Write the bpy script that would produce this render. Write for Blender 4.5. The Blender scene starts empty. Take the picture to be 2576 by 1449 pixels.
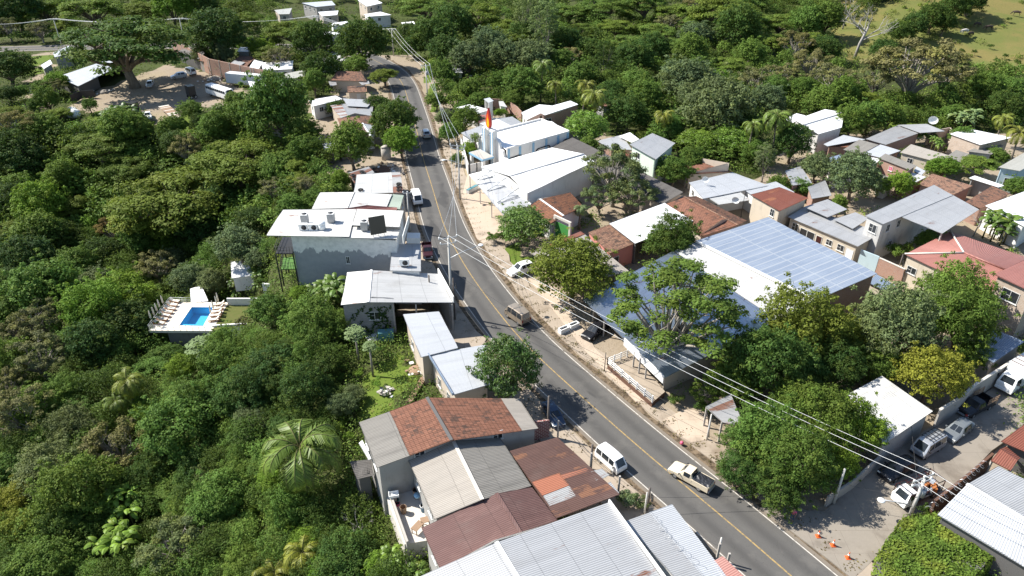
import bpy, bmesh, math, random
import numpy as np
from mathutils import Vector, Matrix, noise
random.seed(7)
sc = bpy.context.scene
COL = sc.collection
RAD = math.radians
# ---------------------------------------------------------------- camera model: turns a place seen in the photo into a point of the world
F, CX, CY, CH, TH = 1819.0, 1288.0, 724.5, 55.0, RAD(31.0)
ST, CT = math.sin(TH), math.cos(TH)
def at(u, v, z=0.0):
    px, py = (u - CX) / F, (CY - v) / F
    t = (CH - z) / (ST - py * CT)
    return Vector((px * t, (CT + py * ST) * t, z))
def to_px(p):
    d = p[1] * CT - (p[2] - CH) * ST
    return (CX + F * p[0] / d, CY - F * (p[1] * ST + (p[2] - CH) * CT) / d, d)
CROP = {0: (0, 0, 1), 1: (0, 0, 3), 2: (644, 0, 3), 3: (1288, 0, 3), 4: (1932, 0, 3), 5: (0, 483, 3), 6: (644, 483, 3), 7: (1288, 483, 3),
        8: (1932, 483, 3), 9: (0, 966, 3), 10: (644, 966, 3), 11: (1288, 966, 3), 12: (1932, 966, 3),
        'a': (1127, 225.4, 6.817), 'f': (1127, 418.6, 8.998), 'p': (1481.2, 805, 5), 's': (2189.6, 869.4, 5.626)}
def pts(s):
    w = s.split(); k = w[0]; k = int(k) if k.isdigit() else k
    ox, oy, q = CROP[k]
    return [(ox + float(a.split(',')[0]) / q, oy + float(a.split(',')[1]) / q) for a in w[1:]]
def pt(s): return pts(s)[0]
def sstep(a, b, x):
    t = min(1, max(0, (x - a) / (b - a))); return t * t * (3 - 2 * t)
# ---------------------------------------------------------------- road centre line and terrain
ROADPX = [(2260, 1690), (2110, 1553), (1990, 1449), (1921, 1388), (1800, 1284), (1655, 1166), (1530, 1057), (1425, 963), (1311, 856), (1211, 730), (1174, 676), (1124, 586),
          (1102, 521), (1084, 460), (1074, 430), (1064, 397), (1051, 340), (1039, 293), (1027, 253), (1016, 218), (1000, 192), (972, 168), (930, 146), (880, 130),
          (820, 121), (720, 118), (560, 116), (330, 116), (100, 121), (-150, 128), (-420, 136)]
ROAD = [at(u, v) for u, v in ROADPX]
def smooth_line(P, step=2.0):
    out = []
    n = len(P)
    for i in range(n - 1):
        p0, p1, p2, p3 = P[max(i - 1, 0)], P[i], P[i + 1], P[min(i + 2, n - 1)]
        m = max(1, int((p2 - p1).length / step))
        for k in range(m):
            t = k / m
            out.append(0.5 * ((2 * p1) + (p2 - p0) * t + (2 * p0 - 5 * p1 + 4 * p2 - p3) * t * t + (3 * p1 - p0 - 3 * p2 + p3) * t ** 3))
    out.append(P[-1].copy())
    return out
ROAD = smooth_line(ROAD)
for _ in range(6):
    ROAD = [ROAD[0]] + [(ROAD[i - 1] + ROAD[i] * 2 + ROAD[i + 1]) / 4 for i in range(1, len(ROAD) - 1)] + [ROAD[-1]]
RN = np.array([(p.x, p.y) for p in ROAD])
RT = np.gradient(RN, axis=0); RT /= np.linalg.norm(RT, axis=1)[:, None]
def road_sd(x, y):          # signed distance to the road's middle, positive on the right when driving away from the camera
    d = (RN[:, 0] - x) ** 2 + (RN[:, 1] - y) ** 2
    i = int(d.argmin()); t = RT[i]
    s = (x - RN[i, 0]) * t[1] - (y - RN[i, 1]) * t[0]
    return math.copysign(math.sqrt(d[i]), s), i
DECK = [at(u, v, -12) for u, v in pts("5 1122,1045 1600,1048 1725,832 1285,832")]
DECKC = sum(DECK, Vector()) / 4
def terr(x, y):
    sd, i = road_sd(x, y)
    z = 0.0
    d = -sd
    if d > 0 and y < 190:
        k = 1 - sstep(128, 176, y)
        z = -17 * sstep(16, 54, d) * k
        z += k * sstep(30, 60, d) * 1.6 * math.sin(x * .09 + 1) * math.cos(y * .08)
    if y > 215 or x > 150:
        far = sstep(215, 300, y)
        far *= sstep(9, 34, abs(sd))
        z += far * (2.2 * math.sin(x * .021 + .7) * math.sin(y * .024 + .4) + 1.0 * math.sin(x * .05) * math.cos(y * .043))
        z += 15 * sstep(225, 330, y) * sstep(75, 150, x) + 26 * sstep(360, 700, y) + 10 * sstep(170, 420, x) * sstep(150, 400, y)
    r = math.hypot(x - DECKC.x, y - DECKC.y)
    if r < 16: z = z + (-17.5 - z) * (1 - sstep(7, 16, r))
    return z
def ground(u, v, h=0.0):     # the point at height h above the terrain that the photo shows at u, v
    z = 0.0
    p = at(u, v, z + h)
    for _ in range(25):
        zz = terr(p.x, p.y)
        z += (zz - z) * .6
        p = at(u, v, z + h)
    return p
# ---------------------------------------------------------------- scene helpers
def setp(o, label=None, cat=None, group=None, kind=None):
    if label: o['label'] = label
    if cat: o['category'] = cat
    if group: o['group'] = group
    if kind: o['kind'] = kind
    return o
def empty(name, loc=(0, 0, 0), rz=0.0, label=None, cat=None, group=None):
    o = bpy.data.objects.new(name, None); COL.objects.link(o)
    o.location = loc; o.rotation_euler = (0, 0, rz); o.empty_display_size = .3
    return setp(o, label, cat, group)
def copy_tree(o, parent=None, suffix=None):
    c = o.copy(); COL.objects.link(c)
    if parent is not None:
        c.parent = parent; c.matrix_parent_inverse = o.matrix_parent_inverse.copy()
    for ch in KIDS.get(o.name, ()): copy_tree(ch, c)
    return c
KIDS = {}
def adopt(o, parent):
    if parent is not None:
        o.parent = parent
        KIDS.setdefault(parent.name, []).append(o)
    return o
class MB:
    def __init__(s): s.v = []; s.f = []; s.uv = []; s.mi = []; s.sm = []
    def poly(s, P, uv=None, mi=0, sm=False):
        P = [Vector(p) for p in P]
        if uv is None:
            n = Vector()
            for i in range(len(P)):
                a, b = P[i], P[(i + 1) % len(P)]; n += a.cross(b)
            if n.length > 1e-9: n.normalize()
            if abs(n.z) > .75: uv = [(p.x, p.y) for p in P]
            else:
                h = Vector((-n.y, n.x, 0)); h = h.normalized() if h.length > 1e-6 else Vector((1, 0, 0))
                uv = [(p.dot(h), p.z) for p in P]
        b = len(s.v); s.v += [tuple(p) for p in P]
        s.f.append(tuple(range(b, b + len(P)))); s.uv.append(uv); s.mi.append(mi); s.sm.append(sm)
    def mesh(s, V, Fs, mi=0, sm=False, UV=None):
        b = len(s.v); s.v += [tuple(p) for p in V]
        for f in Fs:
            s.f.append(tuple(b + i for i in f)); s.mi.append(mi); s.sm.append(sm)
            s.uv.append([UV[i] for i in f] if UV else [(V[i][0] + V[i][1] * .3, V[i][2] + V[i][1] * .7) for i in f])
    def obox(s, o, a, b, c, mi=0):      # corner + three edge vectors
        o, a, b, c = Vector(o), Vector(a), Vector(b), Vector(c)
        if a.cross(b).dot(c) < 0: a, b = b, a
        q = [o, o + a, o + a + b, o + b, o + c, o + a + c, o + a + b + c, o + b + c]
        for f in ((3, 2, 1, 0), (4, 5, 6, 7), (0, 1, 5, 4), (1, 2, 6, 5), (2, 3, 7, 6), (3, 0, 4, 7)): s.poly([q[i] for i in f], mi=mi)
    def box(s, c, size, rz=0.0, mi=0):  # centre of the base
        cs, sn = math.cos(rz), math.sin(rz)
        a = Vector((cs, sn, 0)) * size[0]; b = Vector((-sn, cs, 0)) * size[1]; h = Vector((0, 0, size[2]))
        s.obox(Vector(c) - a / 2 - b / 2, a, b, h, mi)
    def tube(s, P, r, n=6, mi=0, caps=True, sm=True):
        P = [Vector(p) for p in P]; R = r if isinstance(r, (list, tuple)) else [r] * len(P)
        V = []; Fs = []
        ref = None
        for i, p in enumerate(P):
            d = (P[min(i + 1, len(P) - 1)] - P[max(i - 1, 0)])
            d = d.normalized() if d.length > 1e-9 else Vector((0, 0, 1))
            if ref is None: ref = Vector((1, 0, 0)) if abs(d.x) < .8 else Vector((0, 1, 0))
            x = d.cross(ref); x = x.normalized() if x.length > 1e-6 else Vector((1, 0, 0)); y = d.cross(x).normalized()
            ref = y.cross(d)*-1 if False else ref
            for k in range(n):
                a = 2 * math.pi * k / n
                V.append(p + (x * math.cos(a) + y * math.sin(a)) * R[i])
        for i in range(len(P) - 1):
            for k in range(n):
                k2 = (k + 1) % n
                Fs.append((i * n + k2, i * n + k, (i + 1) * n + k, (i + 1) * n + k2))
        if caps:
            Fs.append(tuple(range(n))); Fs.append(tuple(reversed(range((len(P) - 1) * n, len(P) * n))))
        s.mesh(V, Fs, mi, sm)
    def cyl(s, c, r0, r1, h, n=12, mi=0):
        s.tube([Vector(c), Vector(c) + Vector((0, 0, h))], [r0, r1], n, mi)
    def ball(s, c, r, mi=0, n=8, m=6, sz=1.0):
        V = []; Fs = []
        for j in range(m + 1):
            th = math.pi * j / m
            for k in range(n):
                a = 2 * math.pi * k / n
                V.append((c[0] + r * math.sin(th) * math.cos(a), c[1] + r * math.sin(th) * math.sin(a), c[2] + r * sz * math.cos(th)))
        for j in range(m):
            for k in range(n):
                Fs.append((j * n + k, (j + 1) * n + k, (j + 1) * n + (k + 1) % n, j * n + (k + 1) % n))
        s.mesh(V, Fs, mi, True)
    def data(s, name, mats):
        me = bpy.data.meshes.new(name)
        me.from_pydata(s.v, [], s.f)
        for m in (mats if isinstance(mats, (list, tuple)) else [mats]): me.materials.append(M(m) if isinstance(m, str) else m)
        ul = me.uv_layers.new(name='UVMap')
        ul.data.foreach_set('uv', np.array([c for f in s.uv for c in f], dtype=np.float32).ravel())
        me.polygons.foreach_set('material_index', np.array(s.mi, dtype=np.int32))
        me.polygons.foreach_set('use_smooth', np.array(s.sm, dtype=bool))
        me.update()
        return me
    def build(s, name, mats, parent=None, loc=None):
        o = bpy.data.objects.new(name, s.data(name, mats)); COL.objects.link(o)
        if loc is not None: o.location = loc
        return adopt(o, parent)
def inst(name, me, parent=None):
    o = bpy.data.objects.new(name, me); COL.objects.link(o)
    return adopt(o, parent)
# ---------------------------------------------------------------- materials
MATS = {}
class NT:
    def __init__(s, name):
        s.m = bpy.data.materials.new(name); s.m.use_nodes = True
        s.t = s.m.node_tree; s.t.nodes.clear()
        s.out = s.n('ShaderNodeOutputMaterial')
    def n(s, typ, **kw):
        x = s.t.nodes.new(typ)
        for k, v in kw.items(): setattr(x, k, v)
        return x
    def l(s, a, b): s.t.links.new(a, b)
    def set(s, sock, v):
        if isinstance(v, bpy.types.NodeSocket): s.l(v, sock)
        elif isinstance(v, (tuple, list)) and len(v) == 3 and sock.type == 'RGBA': sock.default_value = (*v, 1)
        else: sock.default_value = v
    def math(s, op, a, b=0.0, c=None):
        x = s.n('ShaderNodeMath', operation=op); s.set(x.inputs[0], a); s.set(x.inputs[1], b)
        if c is not None: s.set(x.inputs[2], c)
        return x.outputs[0]
    def mix(s, f, a, b, mode='MIX'):
        x = s.n('ShaderNodeMix', data_type='RGBA', blend_type=mode)
        s.set(x.inputs[0], f); s.set(x.inputs[6], a); s.set(x.inputs[7], b)
        return x.outputs[2]
    def noise(s, vec=None, scale=5.0, detail=3.0, rough=.55, dist=0.0):
        x = s.n('ShaderNodeTexNoise'); x.inputs['Scale'].default_value = scale; x.inputs['Detail'].default_value = detail
        x.inputs['Roughness'].default_value = rough; x.inputs['Distortion'].default_value = dist
        if vec is not None: s.l(vec, x.inputs['Vector'])
        return x.outputs['Fac']
    def ramp(s, f, lo, hi):
        x = s.n('ShaderNodeMapRange', interpolation_type='SMOOTHSTEP'); s.set(x.inputs[0], f)
        x.inputs[1].default_value = lo; x.inputs[2].default_value = hi
        return x.outputs[0]
    def uv(s): return s.n('ShaderNodeUVMap', uv_map='UVMap').outputs[0]
    def pos(s): return s.n('ShaderNodeNewGeometry').outputs['Position']
    def scale(s, vec, sx, sy, sz=1.0):
        x = s.n('ShaderNodeMapping'); s.l(vec, x.inputs[0]); x.inputs['Scale'].default_value = (sx, sy, sz)
        return x.outputs[0]
    def bsdf(s, col, rough=.6, metal=0.0, spec=.4, normal=None):
        b = s.n('ShaderNodeBsdfPrincipled')
        s.set(b.inputs['Base Color'], col); s.set(b.inputs['Roughness'], rough); s.set(b.inputs['Metallic'], metal)
        b.inputs['Specular IOR Level'].default_value = spec
        if normal is not None: s.l(normal, b.inputs['Normal'])
        s.l(b.outputs[0], s.out.inputs[0])
        return b
    def bump(s, h, strength=.3, dist=.05):
        b = s.n('ShaderNodeBump'); b.inputs['Strength'].default_value = strength; b.inputs['Distance'].default_value = dist
        s.l(h, b.inputs['Height']); return b.outputs[0]
PITCH = .2
def sheet(name, col, var=.15, rust=0.0, rustcol=(.16, .065, .035), rough=.42, metal=.25, dirt=.35, streak=1.0, su=.95, sv=3.0, rib=None, worn=(.5, .46, .42), wornamt=0.0, groove=.55):
    """corrugated sheet roofing: every sheet a little different, streaks and rust running down the slope"""
    t = NT(name); uv = t.uv()
    sep = t.n('ShaderNodeSeparateXYZ'); t.l(uv, sep.inputs[0])
    fu = t.math('FLOOR', t.math('DIVIDE', sep.outputs[0], su)); fv = t.math('FLOOR', t.math('DIVIDE', sep.outputs[1], sv))
    cmb = t.n('ShaderNodeCombineXYZ'); t.l(fu, cmb.inputs[0]); t.l(fv, cmb.inputs[1])
    wn = t.n('ShaderNodeTexWhiteNoise', noise_dimensions='3D'); t.l(cmb.outputs[0], wn.inputs[0])
    c = t.mix(t.math('MULTIPLY', wn.outputs[0], var), col, tuple(x * .45 for x in col))
    st = t.noise(t.scale(uv, 2.2, .16), 1.0, 4, .65)
    st2 = t.noise(t.scale(uv, .35, .22), 1.0, 5, .6)
    c = t.mix(t.math('MULTIPLY', t.ramp(st, .45, .75), dirt * streak), c, tuple(x * .5 + y * .0 for x, y in zip(col, col)))
    c = t.mix(t.math('MULTIPLY', t.ramp(st2, .5, .8), dirt), c, tuple(x * .55 for x in (.42, .39, .34)))
    if wornamt: c = t.mix(t.math('MULTIPLY', t.ramp(t.noise(t.scale(uv, .8, .3), 1.0, 5, .7), .5, .62), wornamt), c, worn)
    # lap joints between rows of sheets
    fr = t.math('FRACT', t.math('DIVIDE', sep.outputs[1], sv))
    c = t.mix(t.math('MULTIPLY', t.math('LESS_THAN', fr, .025), .45), c, tuple(x * .3 for x in col))
    if rust > 0:
        r1 = t.noise(t.scale(uv, 1.1, .28), 1.3, 6, .7)
        rr = t.math('ADD', r1, t.math('MULTIPLY', t.math('SUBTRACT', wn.outputs[0], .5), .5))
        rm = t.ramp(rr, .78 - rust * .6, .9 - rust * .6)
        rc = t.mix(t.noise(t.scale(uv, 3, 1), 2.0, 3), rustcol, tuple(x * 1.45 for x in rustcol))
        c = t.mix(rm, c, rc)
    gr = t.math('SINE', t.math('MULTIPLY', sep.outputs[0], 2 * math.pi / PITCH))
    c = t.mix(t.math('MULTIPLY', t.ramp(gr, -.1, -.8), groove), c, tuple(x * .42 for x in col))  # groove shade painted into the colour along the corrugation troughs, with settled dirt
    if rib:
        h = t.math('SINE', t.math('MULTIPLY', sep.outputs[0], 2 * math.pi / rib))
        t.bsdf(c, rough, metal, .4, t.bump(h, .5, .03))
    else: t.bsdf(c, rough, metal, .4)
    MATS[name] = t.m
def tile(name, c1, c2, moss=.3, mosscol=(.05, .045, .04), tu=.27, tv=.42):
    t = NT(name); uv = t.uv()
    sep = t.n('ShaderNodeSeparateXYZ'); t.l(uv, sep.inputs[0])
    fu = t.math('FLOOR', t.math('DIVIDE', sep.outputs[0], tu)); fv = t.math('FLOOR', t.math('DIVIDE', sep.outputs[1], tv))
    cmb = t.n('ShaderNodeCombineXYZ'); t.l(fu, cmb.inputs[0]); t.l(fv, cmb.inputs[1])
    wn = t.n('ShaderNodeTexWhiteNoise', noise_dimensions='3D'); t.l(cmb.outputs[0], wn.inputs[0])
    c = t.mix(wn.outputs[0], c1, c2)
    mo = t.math('ADD', t.noise(uv, .55, 5, .7), t.math('MULTIPLY', t.math('SUBTRACT', wn.outputs[0], .5), .16))
    c = t.mix(t.math('MULTIPLY', t.ramp(mo, .62 - moss * .3, .8 - moss * .3), .8), c, mosscol)
    pale = t.noise(uv, 1.7, 3)
    c = t.mix(t.math('MULTIPLY', t.ramp(pale, .6, .75), .35), c, tuple(min(1, x * 1.8) for x in c2))
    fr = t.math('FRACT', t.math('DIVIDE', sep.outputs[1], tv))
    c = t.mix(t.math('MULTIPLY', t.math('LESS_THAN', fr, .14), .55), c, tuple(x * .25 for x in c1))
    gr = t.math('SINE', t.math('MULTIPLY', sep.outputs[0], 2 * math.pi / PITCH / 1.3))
    c = t.mix(t.math('MULTIPLY', t.ramp(gr, .0, -.85), .6), c, tuple(x * .3 for x in c1))  # channels between tile ribs darkened in the colour: painted shade and dirt
    h = t.math('MULTIPLY', fr, -1.0)
    t.bsdf(c, .85, 0, .2, t.bump(h, .4, .05)); MATS[name] = t.m
def plaster(name, col, dirt=.35, dirtcol=(.16, .14, .12), sc_=.5, rough=.85):
    t = NT(name); uv = t.uv()
    a = t.noise(t.scale(uv, 1.0, .4), sc_ * 2, 6, .65); b = t.noise(uv, 6, 4)
    c = t.mix(t.math('MULTIPLY', t.ramp(a, .48, .78), dirt), col, dirtcol)
    c = t.mix(t.math('MULTIPLY', b, .25), c, tuple(x * .75 for x in col))
    t.bsdf(c, rough, 0, .25, t.bump(b, .15, .02)); MATS[name] = t.m
def bricks(name, c1, c2, mortar, bw=.3, bh=.1, ms=.018, dirt=.3):
    t = NT(name); uv = t.uv()
    b = t.n('ShaderNodeTexBrick'); t.l(uv, b.inputs['Vector'])
    b.inputs['Color1'].default_value = (*c1, 1); b.inputs['Color2'].default_value = (*c2, 1); b.inputs['Mortar'].default_value = (*mortar, 1)
    b.inputs['Scale'].default_value = 1; b.inputs['Mortar Size'].default_value = ms; b.inputs['Brick Width'].default_value = bw; b.inputs['Row Height'].default_value = bh
    a = t.noise(uv, .7, 5, .65)
    c = t.mix(t.math('MULTIPLY', t.ramp(a, .5, .8), dirt), b.outputs[0], (.1, .085, .07))
    t.bsdf(c, .9, 0, .2, t.bump(b.outputs['Fac'], .2, -.01)); MATS[name] = t.m
def plain(name, col, rough=.5, metal=0.0, spec=.5, var=.12, sc_=3.0):
    t = NT(name)
    tc = t.n('ShaderNodeTexCoord').outputs['Object']
    c = t.mix(t.math('MULTIPLY', t.noise(tc, sc_, 4), var * 2), col, tuple(x * .6 for x in col)) if var else col
    t.bsdf(c, rough, metal, spec); MATS[name] = t.m
def M(n): return MATS[n]
# roofs
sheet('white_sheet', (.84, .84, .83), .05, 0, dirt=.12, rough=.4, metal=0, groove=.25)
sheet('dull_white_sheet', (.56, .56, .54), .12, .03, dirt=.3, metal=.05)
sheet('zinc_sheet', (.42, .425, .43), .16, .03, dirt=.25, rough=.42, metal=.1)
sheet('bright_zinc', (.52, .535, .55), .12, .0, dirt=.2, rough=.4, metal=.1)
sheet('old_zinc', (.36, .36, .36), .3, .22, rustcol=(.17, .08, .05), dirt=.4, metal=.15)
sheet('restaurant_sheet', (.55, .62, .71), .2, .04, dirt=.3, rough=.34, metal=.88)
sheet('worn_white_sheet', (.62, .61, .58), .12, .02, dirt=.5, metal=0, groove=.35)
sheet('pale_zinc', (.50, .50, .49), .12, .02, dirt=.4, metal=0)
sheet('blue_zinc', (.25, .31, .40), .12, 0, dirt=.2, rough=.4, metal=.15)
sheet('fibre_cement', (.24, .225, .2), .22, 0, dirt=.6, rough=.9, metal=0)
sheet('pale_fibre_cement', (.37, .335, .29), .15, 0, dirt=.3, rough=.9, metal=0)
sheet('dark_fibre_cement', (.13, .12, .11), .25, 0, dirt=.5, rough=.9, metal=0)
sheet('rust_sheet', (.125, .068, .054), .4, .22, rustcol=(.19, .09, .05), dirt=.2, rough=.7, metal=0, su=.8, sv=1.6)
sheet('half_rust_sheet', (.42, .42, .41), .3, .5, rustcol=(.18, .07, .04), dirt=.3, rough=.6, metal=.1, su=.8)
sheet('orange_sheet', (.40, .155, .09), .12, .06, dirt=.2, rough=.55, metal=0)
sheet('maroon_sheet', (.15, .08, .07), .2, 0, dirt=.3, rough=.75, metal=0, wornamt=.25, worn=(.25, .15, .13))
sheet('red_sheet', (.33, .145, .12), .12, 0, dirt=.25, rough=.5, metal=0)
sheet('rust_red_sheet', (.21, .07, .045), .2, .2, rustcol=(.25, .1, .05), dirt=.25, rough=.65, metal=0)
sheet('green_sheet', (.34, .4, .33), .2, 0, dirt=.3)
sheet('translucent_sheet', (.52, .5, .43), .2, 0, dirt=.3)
tile('clay_tile', (.25, .118, .077), (.19, .09, .06), .38)
tile('brown_tile', (.25, .115, .065), (.18, .085, .055), .45)
tile('old_tile', (.24, .125, .08), (.17, .09, .065), .55)
tile('pale_tile', (.32, .19, .125), (.23, .12, .085), .5)
def solar_roof():
    t = NT('solar_sheet'); uv = t.uv()
    sep = t.n('ShaderNodeSeparateXYZ'); t.l(uv, sep.inputs[0])
    wob = t.math('MULTIPLY', t.noise(uv, .2, 3), .25)
    fu = t.math('FRACT', t.math('DIVIDE', t.math('ADD', sep.outputs[0], wob), 1.15)); fv = t.math('FRACT', t.math('DIVIDE', t.math('ADD', sep.outputs[1], wob), 5.2))
    a = t.math('LESS_THAN', fu, .16); b = t.math('LESS_THAN', fv, .03)
    fu2 = t.math('FRACT', t.math('DIVIDE', sep.outputs[0], .3))
    c = t.mix(t.ramp(t.noise(t.scale(uv, .6, .15), 1.0, 5, .6), .35, .75), (.27, .32, .40), (.35, .395, .46))
    c = t.mix(t.math('MULTIPLY', t.math('LESS_THAN', fu2, .25), .4), c, (.18, .23, .31))
    c = t.mix(t.math('MULTIPLY', t.math('MAXIMUM', a, b), .55), c, (.5, .52, .52))
    t.bsdf(c, .36, .25, .4); MATS['solar_sheet'] = t.m
solar_roof()
# walls
plaster('white_wall', (.72, .71, .68), .3); plaster('cream_wall', (.52, .455, .36), .4); plaster('beige_wall', (.48, .41, .335), .35)
plaster('grey_wall', (.33, .32, .30), .5); plaster('dark_wall', (.12, .115, .11), .4); plaster('pale_green_wall', (.55, .64, .53), .2)
plaster('blue_wall', (.43, .54, .58), .35); plaster('pink_wall', (.55, .22, .19), .25); plaster('green_wall', (.12, .32, .1), .3)
plaster('concrete', (.42, .39, .35), .4); plaster('pale_concrete', (.58, .54, .48), .35); plaster('stained_wall', (.5, .49, .47), .75, (.07, .07, .07), .4)
bricks('brick_wall', (.30, .13, .085), (.36, .18, .12), (.34, .30, .26)); bricks('painted_brick', (.19, .05, .045), (.23, .06, .05), (.62, .55, .5), .42, .2, .022)
bricks('block_wall', (.25, .245, .235), (.30, .29, .28), (.2, .19, .18), .42, .2, .012); bricks('tan_brick', (.42, .33, .26), (.36, .27, .2), (.45, .42, .38), .42, .2, .02)
def mural():
    t = NT('patched_render'); uv = t.uv()
    sep = t.n('ShaderNodeSeparateXYZ'); t.l(uv, sep.inputs[0])
    e = t.math('ADD', sep.outputs[1], t.math('MULTIPLY', t.math('SUBTRACT', t.noise(t.scale(uv, .45, .05), 1.3, 5, .65), .5), 5.0))
    up = t.ramp(e, 5.2, 5.35)
    n2 = t.noise(uv, 1.2, 6, .65)
    grey = t.mix(n2, (.22, .24, .26), (.36, .37, .38))
    white = t.mix(t.ramp(n2, .4, .7), (.72, .72, .70), (.55, .56, .55))
    side = t.ramp(t.math('ADD', sep.outputs[0], t.math('MULTIPLY', n2, .6)), -19.2, -19.0)
    t.bsdf(t.mix(t.math('MAXIMUM', up, side), grey, white), .9, 0, .2, t.bump(n2, .3, .03)); MATS['patched_render'] = t.m
mural()
# paints, metals, glass
plain('glass', (.02, .025, .03), .08, 0, .6, 0); plain('window_frame', (.6, .6, .58), .5); plain('dark_metal', (.035, .035, .038), .5, .3)
plain('galvanised', (.5, .52, .54), .45, .5); plain('pole_concrete', (.52, .50, .46), .8); plain('wood_pole', (.12, .10, .085), .85); plain('wire_white', (.78, .78, .76), .5)
plain('wire_dark', (.05, .05, .05), .6); plain('white_paint', (.82, .82, .80), .45, 0, .5, .08); plain('cream_paint', (.66, .57, .42), .35, 0, .5, .06)
plain('silver_paint', (.55, .56, .57), .28, .55, .5, .05); plain('gold_paint', (.36, .30, .23), .3, .45, .5, .06); plain('grey_paint', (.22, .24, .25), .28, .4, .5, .06)
plain('black_paint', (.015, .015, .018), .2, 0, .5, 0); plain('dark_red_paint', (.045, .01, .01), .3); plain('blue_paint', (.02, .045, .09), .35); plain('red_paint', (.45, .03, .02), .4, 0, .5, .1)
plain('orange_paint', (.75, .13, .03), .45, 0, .4, .08); plain('yellow_glow', (.85, .42, .02), .4); plain('tyre', (.018, .018, .018), .85); plain('rim', (.4, .4, .4), .4, .6)
plain('lamp_glass', (.75, .76, .74), .15); plain('tail_red', (.35, .012, .01), .25); plain('black_cloth', (.025, .026, .03), .38, 0, .5, .3, 1.5); plain('wood', (.3, .2, .13), .8, 0, .3, .3, 2)
plain('orange_wood', (.42, .16, .05), .5); plain('cushion', (.72, .66, .55), .85); plain('teal_plastic', (.03, .22, .2), .4); plain('blue_plastic', (.03, .12, .2), .4); plain('pink_plastic', (.6, .1, .18), .4)
plain('sky_blue_paint', (.25, .44, .60), .55); plain('brown_steel', (.1, .06, .05), .6); plain('skin', (.32, .18, .12), .6); plain('hair', (.015, .012, .01), .6); plain('pink_cloth', (.62, .09, .22), .85)
plain('jeans', (.05, .07, .13), .85); plain('brown_hide', (.045, .03, .022), .8); plain('white_hide', (.6, .56, .5), .8); plain('teal_paint', (.1, .24, .27), .5); plain('stone', (.32, .29, .25), .9, 0, .2, .3, 1)
plain('rust_iron', (.14, .075, .05), .85, 0, .3, .3, 2); plain('green_paint', (.06, .27, .06), .6); plain('turf', (.07, .17, .03), .9); plain('sign_blue', (.03, .2, .3), .5); plain('gold_trim', (.5, .27, .06), .5)
# ---------------------------------------------------------------- ground
def inpoly(x, y, poly):
    c = False; n = len(poly); j = n - 1
    for i in range(n):
        xi, yi = poly[i][0], poly[i][1]; xj, yj = poly[j][0], poly[j][1]
        if (yi > y) != (yj > y) and x < (xj - xi) * (y - yi) / (yj - yi) + xi: c = not c
        j = i
    return c
def gp(s, k=0): return [tuple(at(u, v)[:2]) for u, v in pts(f"{k} " + s)]
DIRT = [gp("170,268 205,236 300,205 370,180 410,160 520,180 640,235 640,262 560,262 505,275 490,330 430,328 385,300 330,278 240,285"),
        gp("55,262 70,215 108,178 128,128 145,130 112,200 125,262 128,280"),
        gp("1190,400 1230,330 1400,300 1560,345 1760,470 1900,500 2000,560 2300,620 2576,640 2576,1449 2060,1449 1700,1140 1260,720"),
        gp("1990,345 2110,340 2250,320 2576,335 2600,660 2300,640 2000,560 1880,480"),
        gp("1120,250 1200,240 1290,290 1200,330 1130,320"), gp("770,250 960,220 990,330 960,480 820,440"), gp("830,215 900,185 940,200 930,250 850,245"),
        gp("1900,1200 2300,900 2576,800 2576,1449 2060,1449")]
gpt = lambda s: [tuple(ground(u, v)[:2]) for u, v in pts('0 ' + s)]
PAST = [gpt("2095,70 2180,25 2300,-20 2700,-60 2760,190 2440,180 2380,120 2290,110 2240,150 2140,150"), gpt("2060,20 2130,0 2180,10 2120,60"), gpt("1560,-30 1640,-40 1660,8 1600,10")]
LAWN = [gp("430,300 500,262 508,300 470,335 425,335"), gp("195,312 255,272 262,300 215,330"), gp("885,975 930,915 1000,880 1045,930 1000,1010 905,1050"),
        gp("1062,165 1085,170 1112,280 1090,280 1075,215"), gp("45,150 100,128 128,132 105,180 60,190"), gp("2200,300 2330,285 2420,300 2360,330 2230,330"), gp("1222,640 1240,690 1300,700 1350,660 1290,610"),
        gp("560,790 640,760 650,820 570,830")]
NOTREE = DIRT[:2] + [LAWN[0], LAWN[2]] + PAST
def axis(a, b, lo, hi, fine, coarse):
    r = list(np.arange(lo, hi + .1, fine)); x = lo; s = fine; L = []
    while x > a: s = min(s * 1.25, coarse); x -= s; L.append(x)
    x = hi; s = fine; R_ = []
    while x < b: s = min(s * 1.25, coarse); x += s; R_.append(x)
    return np.array(L[::-1] + r + R_)
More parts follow.
